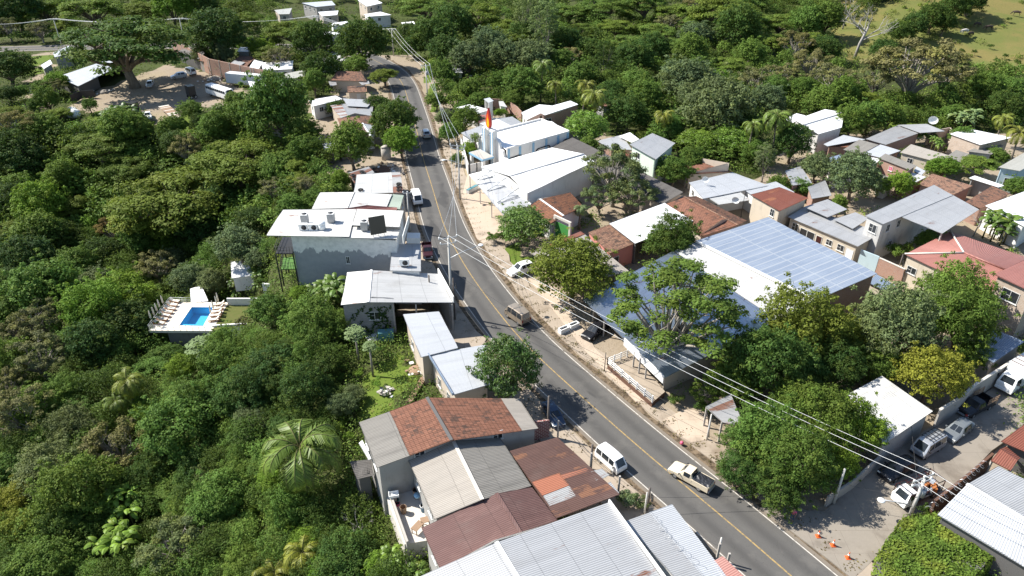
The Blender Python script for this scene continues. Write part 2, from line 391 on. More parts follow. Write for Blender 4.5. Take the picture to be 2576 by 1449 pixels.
def make_ground():
    xs = axis(-900, 1000, -125, 165, 2.2, 30); ys = axis(-120, 1500, 30, 330, 2.2, 30)
    nx, ny = len(xs), len(ys)
    V = np.zeros((nx * ny, 3), np.float32); mk = np.zeros((nx * ny, 4), np.float32); mk[:, 3] = 1
    fine = np.zeros(nx * ny, bool)
    bb = lambda P: (min(p[0] for p in P), max(p[0] for p in P), min(p[1] for p in P), max(p[1] for p in P))
    sets = [[(P, bb(P)) for P in S] for S in (DIRT, PAST, LAWN)]
    k = 0
    for j, y in enumerate(ys):
        for i, x in enumerate(xs):
            sd, ri = road_sd(x, y)
            z = terr(x, y)
            if abs(sd) > 14 and y < 350: z += .35 * noise.noise((x * .15, y * .15, 1.0)) - .2
            V[k] = (x, y, z - .03)
            for c, S in enumerate(sets):
                for P, b in S:
                    if b[0] <= x <= b[1] and b[2] <= y <= b[3] and inpoly(x, y, P): mk[k, c] = 1; break
            if -12.5 < sd < 13 and y < 235: mk[k, 0] = max(mk[k, 0], .9)
            k += 1
    me = bpy.data.meshes.new('ground')
    F_ = [(j * nx + i, j * nx + i + 1, (j + 1) * nx + i + 1, (j + 1) * nx + i) for j in range(ny - 1) for i in range(nx - 1)]
    me.from_pydata(V.tolist(), [], F_)
    ca = me.color_attributes.new('mask', 'FLOAT_COLOR', 'POINT'); ca.data.foreach_set('color', mk.ravel())
    me.polygons.foreach_set('use_smooth', np.ones(len(F_), bool))
    t = NT('ground'); p = t.pos()
    a = t.n('ShaderNodeAttribute', attribute_name='mask'); sep = t.n('ShaderNodeSeparateColor'); t.l(a.outputs['Color'], sep.inputs[0])
    n1 = t.noise(p, .35, 6, .65); n2 = t.noise(p, 1.7, 5, .65); n3 = t.noise(p, .05, 4, .6); n4 = t.noise(p, 7, 3)
    def m(o): return t.ramp(t.math('ADD', o, t.math('MULTIPLY', t.math('SUBTRACT', n1, .5), .9)), .38, .62)
    forest = t.mix(n2, (.035, .05, .014), (.085, .08, .035)); forest = t.mix(t.ramp(n3, .45, .65), forest, (.075, .10, .025)); forest = t.mix(t.math('MULTIPLY', n4, .6), forest, (.03, .045, .012))
    dirt = t.mix(n1, (.25, .205, .15), (.34, .285, .215)); dirt = t.mix(t.ramp(n2, .5, .75), dirt, (.24, .175, .115)); dirt = t.mix(t.ramp(n3, .5, .66), dirt, (.30, .25, .17)); dirt = t.mix(t.math('MULTIPLY', n4, .3), dirt, (.22, .17, .12))
    past = t.mix(n1, (.19, .145, .05), (.155, .155, .042)); past = t.mix(t.ramp(n3, .42, .6), past, (.115, .14, .032)); past = t.mix(t.ramp(n2, .56, .72), past, (.085, .10, .03)); past = t.mix(t.math('MULTIPLY', n4, .35), past, (.2, .16, .08))
    lawn = t.mix(n1, (.07, .13, .018), (.13, .16, .03)); lawn = t.mix(t.ramp(n2, .55, .75), lawn, (.18, .14, .06))
    c = t.mix(m(sep.outputs[0]), forest, dirt); c = t.mix(m(sep.outputs[1]), c, past); c = t.mix(m(sep.outputs[2]), c, lawn)
    t.bsdf(c, .95, 0, .1, t.bump(n2, .5, .2)); me.materials.append(t.m)
    o = bpy.data.objects.new('ground', me); COL.objects.link(o); setp(o, kind='structure')
make_ground()
# ---------------------------------------------------------------- road, markings, kerbs, pavements
def road_mats():
    t = NT('asphalt'); uv = t.uv(); p = t.pos()
    sep = t.n('ShaderNodeSeparateXYZ'); t.l(uv, sep.inputs[0])
    n = t.noise(p, 18, 3); n2 = t.noise(t.scale(uv, .7, .05), 1.0, 5, .6); n3 = t.noise(p, .4, 5, .6)
    c = t.mix(n, (.084, .080, .074), (.116, .111, .103))
    c = t.mix(t.math('MULTIPLY', t.ramp(n2, .45, .7), .45), c, (.105, .10, .095))
    w = t.math('ABSOLUTE', t.math('SUBTRACT', t.math('ABSOLUTE', sep.outputs[0]), 1.75))
    tr = t.ramp(w, 1.0, .25); oil = t.ramp(t.math('ABSOLUTE', t.math('SUBTRACT', t.math('ABSOLUTE', sep.outputs[0]), 1.75)), .5, .05); pt_ = t.ramp(t.noise(t.scale(uv, .25, .09), 1.0, 2, .4), .62, .64); cr_ = t.n('ShaderNodeTexVoronoi', feature='DISTANCE_TO_EDGE'); t.l(t.scale(uv, .5, .22), cr_.inputs['Vector']); ck_ = t.ramp(cr_.outputs['Distance'], .012, .0)
    c = t.mix(t.math('MULTIPLY', tr, .3), c, (.045, .044, .043))
    c = t.mix(t.math('MULTIPLY', oil, .22), c, (.04, .039, .037)); c = t.mix(t.math('MULTIPLY', pt_, .6), c, (.046, .045, .044)); c = t.mix(t.math('MULTIPLY', ck_, .5), c, (.035, .034, .032))
    c = t.mix(t.math('MULTIPLY', t.ramp(n3, .5, .72), .4), c, (.15, .14, .125))
    ed = t.ramp(t.math('ADD', t.math('ABSOLUTE', sep.outputs[0]), t.math('MULTIPLY', n2, .8)), 3.5, 4.2)
    c = t.mix(t.math('MULTIPLY', ed, .7), c, (.22, .18, .135))
    t.bsdf(c, .85, 0, .3, t.bump(n, .25, .01)); MATS['asphalt'] = t.m
    t = NT('worn_yellow'); p = t.pos(); n = t.noise(p, 3, 5, .7)
    t.bsdf(t.mix(t.ramp(n, .44, .66), (.36, .25, .10), (.15, .125, .085)), .8, 0, .2); MATS['worn_yellow'] = t.m
    t = NT('worn_white'); p = t.pos(); n = t.noise(p, 2, 5, .7)
    t.bsdf(t.mix(t.ramp(n, .48, .72), (.5, .47, .42), (.17, .15, .13)), .8, 0, .2); MATS['worn_white'] = t.m
    for nm, a, b, d in (('pavement_concrete', (.40, .335, .265), (.33, .275, .215), (.17, .13, .09)), ('forecourt', (.54, .43, .33), (.44, .365, .285), (.26, .21, .16)), ('street_concrete', (.30, .265, .22), (.24, .215, .18), (.12, .10, .08))):
        t = NT(nm); p = t.pos(); n = t.noise(p, .8, 6, .65); n2 = t.noise(p, .25, 5, .6); n3 = t.noise(p, 9, 3)
        c = t.mix(n, a, b); c = t.mix(t.math('MULTIPLY', t.ramp(n2, .5, .72), .7), c, d); c = t.mix(t.math('MULTIPLY', n3, .3), c, d)
        b_ = t.n('ShaderNodeTexBrick'); t.l(p, b_.inputs['Vector']); b_.inputs['Scale'].default_value = 1; b_.inputs['Brick Width'].default_value = 3.1; b_.inputs['Row Height'].default_value = 2.6; b_.inputs['Mortar Size'].default_value = .018
        c = t.mix(t.math('MULTIPLY', b_.outputs['Fac'], .5), c, d)
        t.bsdf(c, .9, 0, .2, t.bump(n, .2, .03)); MATS[nm] = t.m
    t = NT('gutter_dirt'); p = t.pos(); n = t.noise(p, 1.4, 6, .7)
    t.bsdf(t.mix(t.ramp(n, .35, .65), (.06, .045, .03), (.2, .15, .1)), .95, 0, .1); MATS['gutter_dirt'] = t.m
road_mats()
def strip(name, o1, o2, z, mat, i0=0, i1=None, h=0, mb=None, wob=0):
    m = mb or MB(); i1 = i1 if i1 is not None else len(RN) - 1
    s = 0
    f = lambda o, i: o(i) if callable(o) else o
    for i in range(i0, i1):
        q = []; uv = []
        for (j, a) in ((i, o1), (i, o2), (i + 1, o2), (i + 1, o1)):
            n = (RT[j][1], -RT[j][0]); a = f(a, j)
            q.append((RN[j][0] + n[0] * a, RN[j][1] + n[1] * a, z)); uv.append((a, s + (2 if j > i else 0)))
        m.poly(q[::-1], uv[::-1])
        if h:
            m.poly([q[0], q[3], (q[3][0], q[3][1], z - h), (q[0][0], q[0][1], z - h)])
            m.poly([q[2], q[1], (q[1][0], q[1][1], z - h), (q[2][0], q[2][1], z - h)])
        s += 2
    return m if mb else m.build(name, mat)
def ridx(v):   # road index nearest to the pixel row v (near part)
    return min(range(len(RN)), key=lambda i: abs(to_px((RN[i][0], RN[i][1], 0))[1] - v) + (0 if RN[i][1] < 240 else 900))
iT = ridx(192)
setp(strip('road', -4.1, 4.1, .012, 'asphalt'), kind='structure')
setp(strip('road_centre_marking', -.075, .075, .016, 'worn_yellow'), kind='structure')
em = MB(); strip('x', -3.5, -3.38, .016, '', mb=em); strip('x', 3.38, 3.5, .016, '', mb=em)
setp(em.build('road_edge_markings', 'worn_white'), kind='structure')
wv = lambda i: .25 * math.sin(i * .9) + .15 * math.sin(i * 2.3)
gm = MB(); strip('x', 3.95, lambda i: 4.75 + wv(i), .02, '', 0, iT + 8, mb=gm); strip('x', lambda i: -4.6 - wv(i + 5), -3.95, .02, '', 0, iT, mb=gm)
setp(gm.build('gutter', 'gutter_dirt'), kind='structure')
setp(strip('pavement', lambda i: 4.75 + wv(i) * .4, lambda i: 7.3 + wv(i * 2), .13, 'pavement_concrete', 0, ridx(300), h=.2), kind='structure')
setp(strip('pavement', lambda i: -7.6 + wv(i), -4.6, .13, 'pavement_concrete', ridx(1010), ridx(330), h=.2), kind='structure')
setp(strip('pavement', lambda i: -8.6 + wv(i), -4.6, .13, 'pavement_concrete', 0, ridx(1015), h=.2), kind='structure')
def pad(name, s, z, mat, h=.3):
    P = [at(u, v, z) for u, v in pts(s)]
    m = MB(); m.poly(P[::-1] if sum((P[i].x * P[(i + 1) % len(P)].y - P[(i + 1) % len(P)].x * P[i].y) for i in range(len(P))) < 0 else P)
    for i in range(len(P)):
        a, b = P[i], P[(i + 1) % len(P)]
        m.poly([a, b, (b.x, b.y, z - h), (a.x, a.y, z - h)])
    return setp(m.build(name, mat), kind='structure')
pad('forecourt', "0 1160,500 1176,438 1225,425 1345,510 1330,545 1262,585 1217,612 1200,600", .155, 'forecourt')
pad('forecourt', "6 1420,985 1560,975 1590,990 1740,1110 1700,1160 1520,1180 1480,1090", .15, 'pavement_concrete')
pad('forecourt', "0 1330,700 1400,720 1500,880 1640,1010 1600,1010 1470,880", .16, 'forecourt')
pad('forecourt', "11 1140,270 1300,190 1480,210 1480,420 1350,440 1240,370", .15, 'forecourt')
pad('side_street', "12 -60,930 420,960 520,880 880,540 1250,310 1520,140 1990,-150 1990,290 1690,500 1500,700 1190,975 1050,1000 830,1290 720,1400 640,1470 480,1340", .145, 'street_concrete')
# ---------------------------------------------------------------- buildings
FOOT = []           # plan outlines kept free of undergrowth
WALLMAT_UV = {}
def roof_plane(m, a, b, c, d, mi, pitch=.2, amp=.026, thick=.07, geo=True, vrange=(0, 1), v0=0.0):
    """a-b is the upper or lower edge across the sheets, a-d the way the sheets run"""
    a, b, c, d = map(Vector, (a, b, c, d))
    if vrange != (0, 1):
        s, e = vrange; a, b, c, d = a.lerp(d, s), b.lerp(c, s), b.lerp(c, e), a.lerp(d, e)
    n = (b - a).cross(d - a).normalized()
    if n.z < 0: n = -n
    w = ((b - a).length + (c - d).length) / 2; ln = ((d - a).length + (c - b).length) / 2
    pitch = PITCH; k = max(1, min(900, int(w / pitch) * 4)) if geo else 1
    off = (a - Vector((0, 0, 0))).length * .37 % 50
    V = []; UV = []; run = (d - a).normalized()
    for j, (p, q) in enumerate(((a, b), (d, c))):
        for i in range(k + 1):
            s = i / k
            o = n * (amp * math.sin((off + s * w) / pitch * 2 * math.pi)) if geo else Vector()
            if geo:
                x_ = p.lerp(q, s); o = o + n * (.05 * noise.noise((x_.x * .45, x_.y * .45, 3.3))); sh_ = int((off + s * w) / .95); o = o + run * (math.sin(sh_ * 12.9898 + j * 4.1) * .055 * (1 if j else -1))
            V.append(p.lerp(q, s) + o); UV.append((off + s * w, off * 0 + v0 + j * ln))
    up = (b - a).cross(d - a).z > 0
    Fs = [((i, i + 1, k + 1 + i + 1, k + 1 + i) if up else (i + 1, i, k + 1 + i, k + 1 + i + 1)) for i in range(k)]
    m.mesh(V, Fs, mi, geo, UV)
    q = [x - n * thick for x in (a, b, c, d)]
    m.poly(q[::-1] if up else q, mi=mi)
    for (x, y, x2, y2) in ((a, b, q[0], q[1]), (b, c, q[1], q[2]), (c, d, q[2], q[3]), (d, a, q[3], q[0])): m.poly([x, x2, y2, y], mi=mi)
def inset(P, o):
    n = len(P); C = sum((Vector((p[0], p[1])) for p in P), Vector((0, 0))) / n; out = []
    def line(i):
        a, b = Vector(P[i][:2]), Vector(P[(i + 1) % n][:2]); d = (b - a).normalized(); nn = Vector((-d.y, d.x))
        if (C - a).dot(nn) < 0: nn = -nn
        return a + nn * o, d
    for i in range(n):
        (p, d), (q, e) = line(i - 1), line(i)
        cr = d.x * e.y - d.y * e.x
        if abs(cr) < 1e-4: out.append(q); continue
        t = ((q.x - p.x) * e.y - (q.y - p.y) * e.x) / cr
        out.append(p + d * t)
    return out
def add_window(root, a, b, s, z, w, h, kind='window', frame='window_frame', pane='glass'):
    a, b = Vector((a[0], a[1], 0)), Vector((b[0], b[1], 0)); d = (b - a).normalized(); n = Vector((d.y, -d.x, 0))
    c = a.lerp(b, s) + Vector((0, 0, z))
    if n.dot(Vector(root['_c']) - c) > 0: n = -n
    m = MB(); t = .07
    o = c - d * w / 2 + n * .01; up = Vector((0, 0, 1))
    m.obox(o, d * w, n * .05, up * t); m.obox(o + up * (h - t), d * w, n * .05, up * t)
    m.obox(o + up * t, d * t, n * .05, up * (h - 2 * t)); m.obox(o + d * (w - t) + up * t, d * t, n * .05, up * (h - 2 * t))
    if kind == 'window':
        m.obox(o + d * (w / 2 - .025) + up * t, d * .05, n * .045, up * (h - 2 * t)); m.obox(o + up * (h / 2) + d * t, d * (w / 2 - .03 - t), n * .04, up * .04)
        m.obox(o + up * -.07 - d * .08, d * (w + .16), n * .14, up * .068)
    f = m.build(kind, frame, root)
    g = MB(); g.obox(o + d * t + up * t, d * (w - 2 * t), n * .022, up * (h - 2 * t)); g.build('pane' if kind == 'window' else 'door_leaf', pane, f)
    return f
def house(name, label, P, z, roof, wall='white_wall', ridge=None, bands=None, over=.3, win=(), doors=(), cat='house', group=None, extra=(), foot=None, open_=(), part=None,
          cap=None, base=None, geo=True, pitch=.25, auto=0, walls=True, posts=(), fascia=None, thick=.07, wz=None):
    Z = z if isinstance(z, (list, tuple)) else [z] * 4
    PX = pts(P) if isinstance(P, str) else P
    A, B, C, D = [at(*p, zz) for p, zz in zip(PX, Z)]
    cen = (A + B + C + D) / 4
    gz = [terr(p.x, p.y) for p in (A, B, C, D)]
    b0 = min(gz) - .3 if base is None else base
    root = empty(name, (cen.x, cen.y, max(min(gz), b0)), 0, label, cat, group)
    inv = Vector(root.location)
    root['_c'] = cen
    mats = roof if isinstance(roof, (list, tuple)) else [roof]
    allm = list(dict.fromkeys(list(mats) + [bm for bl in (bands or []) for _, _, bm in (bl or [])] + [e[2] for e in extra]))
    geo = geo and (cen - Vector((0, 0, 55))).length < 150
    m = MB()
    planes = []
    if ridge:
        if len(ridge) == 3: R1, R2 = at(*pt(ridge[0]), ridge[2]), at(*pt(ridge[1]), ridge[2])
        else:
            R1 = A.lerp(D, ridge[0]); R2 = B.lerp(C, ridge[0]); R1.z = R2.z = ridge[1]
        quads = [(A, B, R2, R1), (D, C, R2, R1)]
    else: quads = [(A, B, C, D)]
    for i, q in enumerate(quads):
        bl = (bands[i] if bands and i < len(bands) and bands[i] else [(0, 1, mats[min(i, len(mats) - 1)])])
        ln = 0
        for s, e, bm in bl: roof_plane(m, *q, allm.index(bm), pitch, geo=geo, vrange=(s, e), v0=s * (q[3] - q[0]).length)
        n = (q[1] - q[0]).cross(q[3] - q[0]); planes.append((n, q[0]))
    for e in extra:
        E = e[0]; ez = e[1] if isinstance(e[1], (list, tuple)) else [e[1]] * 4
        roof_plane(m, *[at(*p, zz) for p, zz in zip(pts(E), ez)], allm.index(e[2]), pitch, geo=geo)
    def loc(mesh_mb, nm, mt, par):
        mesh_mb.v = [(x - inv.x, y - inv.y, zz - inv.z) for x, y, zz in mesh_mb.v]
        return mesh_mb.build(nm, mt, par)
    ro = loc(m, 'roof', allm, root)
    if ridge and cap:
        cm = MB(); d = (R2 - R1).normalized(); s = Vector((-d.y, d.x, 0)).normalized(); o = R1 - s * .17 + Vector((0, 0, .03)) - d * .02
        cm.obox(o, (R2 - R1) + d * .04, s * .34, Vector((0, 0, .05))); loc(cm, 'ridge_cap', cap, ro)
    if fascia:
        for (ei, s, e, h, drop, mt) in fascia:
            Q = [A, B, C, D]; p, q = Q[ei].lerp(Q[(ei + 1) % 4], s), Q[ei].lerp(Q[(ei + 1) % 4], e)
            d = (q - p).normalized(); nn = Vector((-d.y, d.x, 0)); nn = nn if (cen - p).dot(nn) < 0 else -nn
            fm = MB(); fm.obox(p + nn * .012 - Vector((0, 0, drop)), q - p, nn * .13, Vector((0, 0, h))); loc(fm, 'fascia', mt, root)
    rz = lambda x, y: min(p.z - (n.x * (x - p.x) + n.y * (y - p.y)) / n.z for n, p in planes) - .1
    FP = [at(*p, Z[0]) for p in pts(foot)] if foot else [A, B, C, D]
    W = inset(FP, over if not foot else 0.02)
    FOOT.append([tuple(p[:2]) for p in FP])
    if walls:
        wm = MB()
        for i in range(4):
            if i in open_: continue
            a, b = W[i], W[(i + 1) % 4]
            s0, s1 = (part or {}).get(i, (0, 1))
            a, b = a.lerp(b, s0), a.lerp(b, s1)
            ts = [0, 1]
            if ridge:
                f = lambda t: (lambda p: planes[0][1].z - (planes[0][0].x * (p.x - planes[0][1].x) + planes[0][0].y * (p.y - planes[0][1].y)) / planes[0][0].z - planes[1][1].z + (planes[1][0].x * (p.x - planes[1][1].x) + planes[1][0].y * (p.y - planes[1][1].y)) / planes[1][0].z)(a.lerp(b, t))
                f0, f1 = f(0), f(1)
                if f0 * f1 < 0: ts = [0, f0 / (f0 - f1), 1]
            top = [a.lerp(b, t) for t in ts]
            th = .16
            d = (b - a).normalized(); nn = Vector((-d.y, d.x)); nn = nn if (Vector(cen[:2]) - a).dot(nn) > 0 else -nn
            for off, rev in ((0, False), (th, True)):
                pl = [Vector((*(a + nn * off), b0)), Vector((*(b + nn * off), b0))] + [Vector((*(p + nn * off), wz if wz else rz(p.x, p.y))) for p in top[::-1]]
                wm.poly(pl if not rev else pl[::-1])
            for e_ in (a, b): wm.poly([Vector((*e_, b0)), Vector((*(e_ + nn * th), b0)), Vector((*(e_ + nn * th), (wz or rz(e_.x, e_.y)))), Vector((*e_, (wz or rz(e_.x, e_.y))))])
        loc(wm, 'wall', wall, root)
    W3 = [Vector((w.x - inv.x, w.y - inv.y)) for w in W]
    root['_c'] = Vector((0, 0, 0))
    wl = list(win)
    if auto and walls:
        for i in range(4):
            if i in open_: continue
            a, b = W[i], W[(i + 1) % 4]; mid = (a + b) / 2; d = (b - a).normalized(); nn = Vector((d.y, -d.x)); nn = nn if (mid - Vector(cen[:2])).dot(nn) > 0 else -nn
            if nn.dot(-mid) < 0 or (part or {}).get(i): continue
            L = (b - a).length; zt = rz(mid.x, mid.y)
            fl = max(b0 + .3, terr(mid.x, mid.y))
            k = min(auto, max(1, int(L / 3.2)))
            for j in range(k): wl.append((i, (j + .5) / k, zt - 1.75, 1.1, 1.1))
    for (i, s, zc, w, h, *rest) in wl: add_window(root, W3[i], W3[(i + 1) % 4], s, zc - inv.z, w, h, 'window', *(rest or ()))
    for (i, s, zc, w, h, mt) in doors: add_window(root, W3[i], W3[(i + 1) % 4], s, zc - inv.z, w, h, 'door', 'window_frame', mt)
    for (x, y, pz) in posts:
        p = at(*pt(x), pz) if isinstance(x, str) else None
        pm = MB(); tz = y if y else rz(p.x, p.y)
        pm.box((p.x, p.y, min(b0 + .2, terr(p.x, p.y))), (.18, .18, tz - min(b0 + .2, terr(p.x, p.y)))); loc(pm, 'post', 'concrete', root)
    del root['_c']
    return root, (A, B, C, D), W
H_ = house
# ---- left side of the road, near to far
H_('corrugated_house', 'long pale grey corrugated roof with white ridge cap at the bottom edge', "10 1230,1455 1760,2280 3270,1740 2657,895", (4.0, 4.0, 4.3, 4.3), ['zinc_sheet', 'zinc_sheet'], 'white_wall', ("10 1815,1195", "10 2330,2050", 5.5), cap='white_paint', pitch=.3,
   fascia=[(2, 0, 1, .75, .35, 'white_wall')], auto=3)
H_('lean_to_shed', 'low grey and bluish lean-to roof between white parapet and road', "11 850,1035 1330,1580 1640,1480 1210,908", (3.3, 3.3, 2.7, 2.7), 'zinc_sheet', 'white_wall', bands=[[(0, .52, 'zinc_sheet'), (.52, 1, 'bright_zinc')]], cat='shed', pitch=.3)
H_('tiled_awning', 'small bright red tiled awning at the road edge, bottom of the view', "11 1512,1342 1700,1560 1800,1500 1592,1298", (2.6, 2.6, 3.1, 3.1), 'red_sheet', walls=False, cat='awning', posts=[("11 1540,1345", 2.6, 0.1), ("11 1610,1420", 2.6, .1)])
H_('maroon_house', 'maroon corrugated gable roof next to the rusty patched roof', "10 1252,1085 1385,1392 2275,1027 2080,778", (3.5, 3.5, 3.4, 3.4), 'maroon_sheet', 'grey_wall', ("10 1815,828", "10 1995,1122", 4.6), cap='maroon_sheet', auto=2)
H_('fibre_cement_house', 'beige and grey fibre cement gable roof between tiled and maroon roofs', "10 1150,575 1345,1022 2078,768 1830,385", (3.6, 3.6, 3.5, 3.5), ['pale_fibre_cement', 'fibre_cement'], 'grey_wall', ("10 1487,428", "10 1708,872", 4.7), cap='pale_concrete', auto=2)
tiled = H_('tiled_house', 'brown and orange clay tile roof with a grey strip, next to the glossy dark tree', "10 775,290 910,632 2132,335 1985,108", (4.0, 4.0, 3.7, 3.7), ['clay_tile'], 'grey_wall', ("10 1290,103", "10 1475,425", 5.5),
   bands=[[(0, .44, 'fibre_cement'), (.44, 1, 'clay_tile')], [(0, .2, 'pale_fibre_cement'), (.2, 1, 'clay_tile')]], cap='dark_wall', pitch=.24, auto=2)
rusty = H_('rusty_awning', 'patchwork roof of brown rusted sheets beside the road', "11 -20,505 330,1015 815,832 340,402", (3.2, 3.2, 2.7, 2.7), 'rust_sheet', 'dark_wall', cat='awning', pitch=.2, posts=[("11 800,832", 2.6, .1), ("11 590,655", 2.6, .1), ("11 345,410", 2.6, .1)], walls=False)
def patch(root, s, mat, a4, lift=.05):
    A, B, C, D = a4; n = (B - A).cross(D - A).normalized(); n = n if n.z > 0 else -n
    q = []
    for u, v in pts(s):
        o = Vector((0, 0, 55)); d = at(u, v, 0) - o; t = (A - o).dot(n) / d.dot(n); q.append(o + d * t + n * lift - root.location)
    m = MB(); roof_plane(m, *q, 0, .2, thick=.03); m.build('roof_patch', mat, root)
for s, mt in (("11 150,742 232,845 432,768 355,676", 'orange_sheet'), ("11 362,690 385,722 588,655 560,630", 'orange_sheet'), ("11 235,847 288,925 484,848 432,770", 'half_rust_sheet'), ("11 592,660 640,740 735,690 680,640", 'half_rust_sheet'), ("11 665,785 735,857 810,825 742,740", 'zinc_sheet')):
    patch(rusty[0], s, mt, rusty[1])
H_('leaning_shed', 'small black roofed shed with white edge clinging to the tiled house', "10 705,585 760,720 880,690 868,568", (1.2, .8, .8, 1.4), 'dark_fibre_cement', 'dark_wall', cat='shed', extra=[("10 775,445 850,572 868,565 800,425", 2.2, 'white_sheet')])
H_('annex_building', 'beige annex with light corrugated roof stepping down to the grass slope', "6 1110,922 1243,1247 1522,1177 1382,900", 4.2, 'bright_zinc', 'beige_wall', cat='building', win=[(0, .35, 1.2, 1.2, 1.2), (0, .75, -1.0, 1.2, 1.2)], pitch=.3)
H_('annex_building', 'beige building with corrugated roof partly under the glossy dark tree', "6 1305,1227 1490,1530 1765,1450 1740,1150", 4.0, 'bright_zinc', 'beige_wall', cat='building', win=[(0, .3, 1.0, .9, 1.3), (0, .7, 1.0, .9, 1.3), (0, .5, -2.0, 1.2, 1.2)], pitch=.3, fascia=[(0, 0, 1, .35, .1, 'blue_zinc')])
work = H_('workshop', 'concrete block workshop with pale gable roof and open front bay', "6 690,605 640,852 1488,833 1372,618", (4.7, 4.7, 4.5, 4.5), ['dull_white_sheet', 'pale_zinc'], 'block_wall', ("6 870,590", "6 845,831", 5.5), cat='building', part={1: (0, .47)}, over=.25, cap='white_paint',
   win=[(1, .28, 2.1, 1.5, 1.2)], doors=[(1, .33, -2.4, 1.4, 2.1, 'dark_metal')], fascia=[(2, .0, 1, 1.0, .1, 'white_wall')], posts=[("6 1205,836", 4.4, 4.6), ("6 1032,836", 4.4, 4.6), ("6 1478,836", 4.3, 4.5)])
mur = H_('balcony_hotel', 'white roofed three storey building with grey patchy side wall', "6 202,133 80,328 702,338 760,128", (8.0, 8.0, 8.3, 8.3), 'worn_white_sheet', 'patched_render', cat='building', foot="6 258,308 1055,348 1105,150 350,132", wz=7.6, pitch=.3,
   extra=[("6 760,128 725,250 1085,264 1112,140", 8.8, 'worn_white_sheet'), ("6 722,262 702,345 1062,352 1090,266", 8.1, 'worn_white_sheet')], win=[(0, .52, 3.4, .6, 1.2), (0, .55, -.2, 1.6, .5)], base=-4)
H_('small_annex', 'little ribbed grey roof beside the patchy grey wall, condenser on top', "6 1022,395 1010,592 1247,597 1240,392", 5.6, 'zinc_sheet', 'white_wall', cat='annex', pitch=.5)
H_('white_shed', 'white corrugated shed roof with green end sheets just past the hotel', "6 485,3 420,128 690,122 745,0", (5.2, 5.2, 5.5, 5.5), 'worn_white_sheet', 'beige_wall', cat='building', extra=[("6 748,0 693,122 985,113 1030,18", 5.4, 'dull_white_sheet'), ("6 1032,18 987,113 1085,132 1117,25", 5.2, 'green_sheet')], foot="6 485,3 420,128 1085,130 1117,22", wz=5.0, auto=2)
H_('red_awning', 'narrow red sheet roof wedged behind the white flat roof', "6 632,131 1062,135 1066,118 838,98", (5.6, 5.6, 5.7, 6.0), 'red_sheet', walls=False, cat='awning')
H_('tin_shop', 'grey sheet roof with rusty end sheets and old tyres beside the road', "2 760,1318 735,1460 1112,1452 1086,1297", 3.4, 'zinc_sheet', 'grey_wall', bands=[[(0, .8, 'dull_white_sheet'), (.8, 1, 'half_rust_sheet')]], cat='shop', auto=3)
H_('tin_shed', 'small rusty white shed roof held down with old tyres', "2 695,1305 742,1382 893,1302 850,1257", 2.9, 'half_rust_sheet', 'dark_wall', cat='shed')
H_('white_house', 'white flat roofed house above the rusty roofs on the left roadside', "2 398,757 430,802 652,747 602,722", 3.3, 'white_sheet', 'white_wall', auto=3)
H_('patched_house', 'roof of mixed grey and rusty sheets behind the tiled roadside roof', "2 560,795 640,890 875,872 890,757", (3.2, 3, 3, 3.2), 'half_rust_sheet', 'beige_wall', bands=[[(0, .25, 'half_rust_sheet'), (.25, 1, 'old_zinc')]], extra=[("2 655,742 690,800 840,808 890,755", 3.5, 'zinc_sheet')])
H_('old_tiled_house', 'weathered clay tile gable roof by the far bend in the road', "2 612,892 650,985 897,945 882,870", 2.9, 'old_tile', 'beige_wall', ("2 755,878", "2 795,925", 3.9))
H_('rusty_house', 'orange rusted gable roof with one bright side beside the road', "2 648,1000 700,1062 897,1025 890,946", 2.9, ['half_rust_sheet', 'bright_zinc'], 'white_wall', ("2 803,930", "2 868,1035", 4.0), bands=[[(0, 1, 'rust_sheet')], [(0, 1, 'bright_zinc')]], cap='white_paint')
H_('grey_shed', 'low grey shed roof half under trees left of the rusted gable', "2 480,1092 520,1137 628,1126 590,1060", 2.7, 'zinc_sheet', 'dark_wall', cat='shed')
H_('grey_shed', 'pale grey shed roof with one white sheet under roadside trees', "2 605,1082 632,1132 703,1108 690,1050", 2.6, 'dull_white_sheet', 'dark_wall', cat='shed')
H_('hipped_house', 'dark clay tile roof shaded by trees near the far bend', "2 560,606 835,613 772,552 655,545", (2.9, 2.9, 3.2, 3.2), 'old_tile', 'beige_wall', (.62, 4.3), extra=[("2 775,620 800,640 858,630 850,610", 2.6, 'zinc_sheet'), ("2 545,610 560,650 610,640 600,600", 2.5, 'old_zinc')])
H_('tile_cottage', 'small cottage with ribbed pale tile roof and flowering bush by its wall', "2 692,697 838,692 832,641 688,652", (2.6, 2.6, 3.6, 3.6), 'pale_tile', 'beige_wall', doors=[(0, .55, 0, .9, 2, 'galvanised')])
H_('far_house', 'wide pale grey roof below the distant road bend', "2 420,432 440,462 695,460 612,402", 3.2, 'dull_white_sheet', 'white_wall', auto=3)
H_('far_house', 'white roofed house among trees beyond the brick yard wall', "2 38,472 52,532 272,520 282,458", 3.2, 'white_sheet', 'white_wall', auto=2)
H_('far_house', 'tan ribbed roof beside the brick yard wall', "2 195,560 212,602 372,575 370,525", 3, 'translucent_sheet', 'tan_brick')
H_('far_house', 'white roof low among bushes right of the parked bus', "2 50,640 70,692 205,680 212,626", 3, 'white_sheet', 'white_wall', auto=2)
H_('far_house', 'tiny white roof at the end of the white trailer', "2 -60,612 -40,662 10,668 50,622", 2.8, 'white_sheet', 'white_wall')
H_('far_house', 'grey gable house with dark windows at the top of the view', "2 345,22 452,52 600,38 572,6", 4.2, 'bright_zinc', 'grey_wall', auto=3)
H_('far_house', 'white roof directly below the grey gable house at the top', "2 468,90 500,122 612,112 622,80", 3.2, 'white_sheet', 'beige_wall', auto=2)
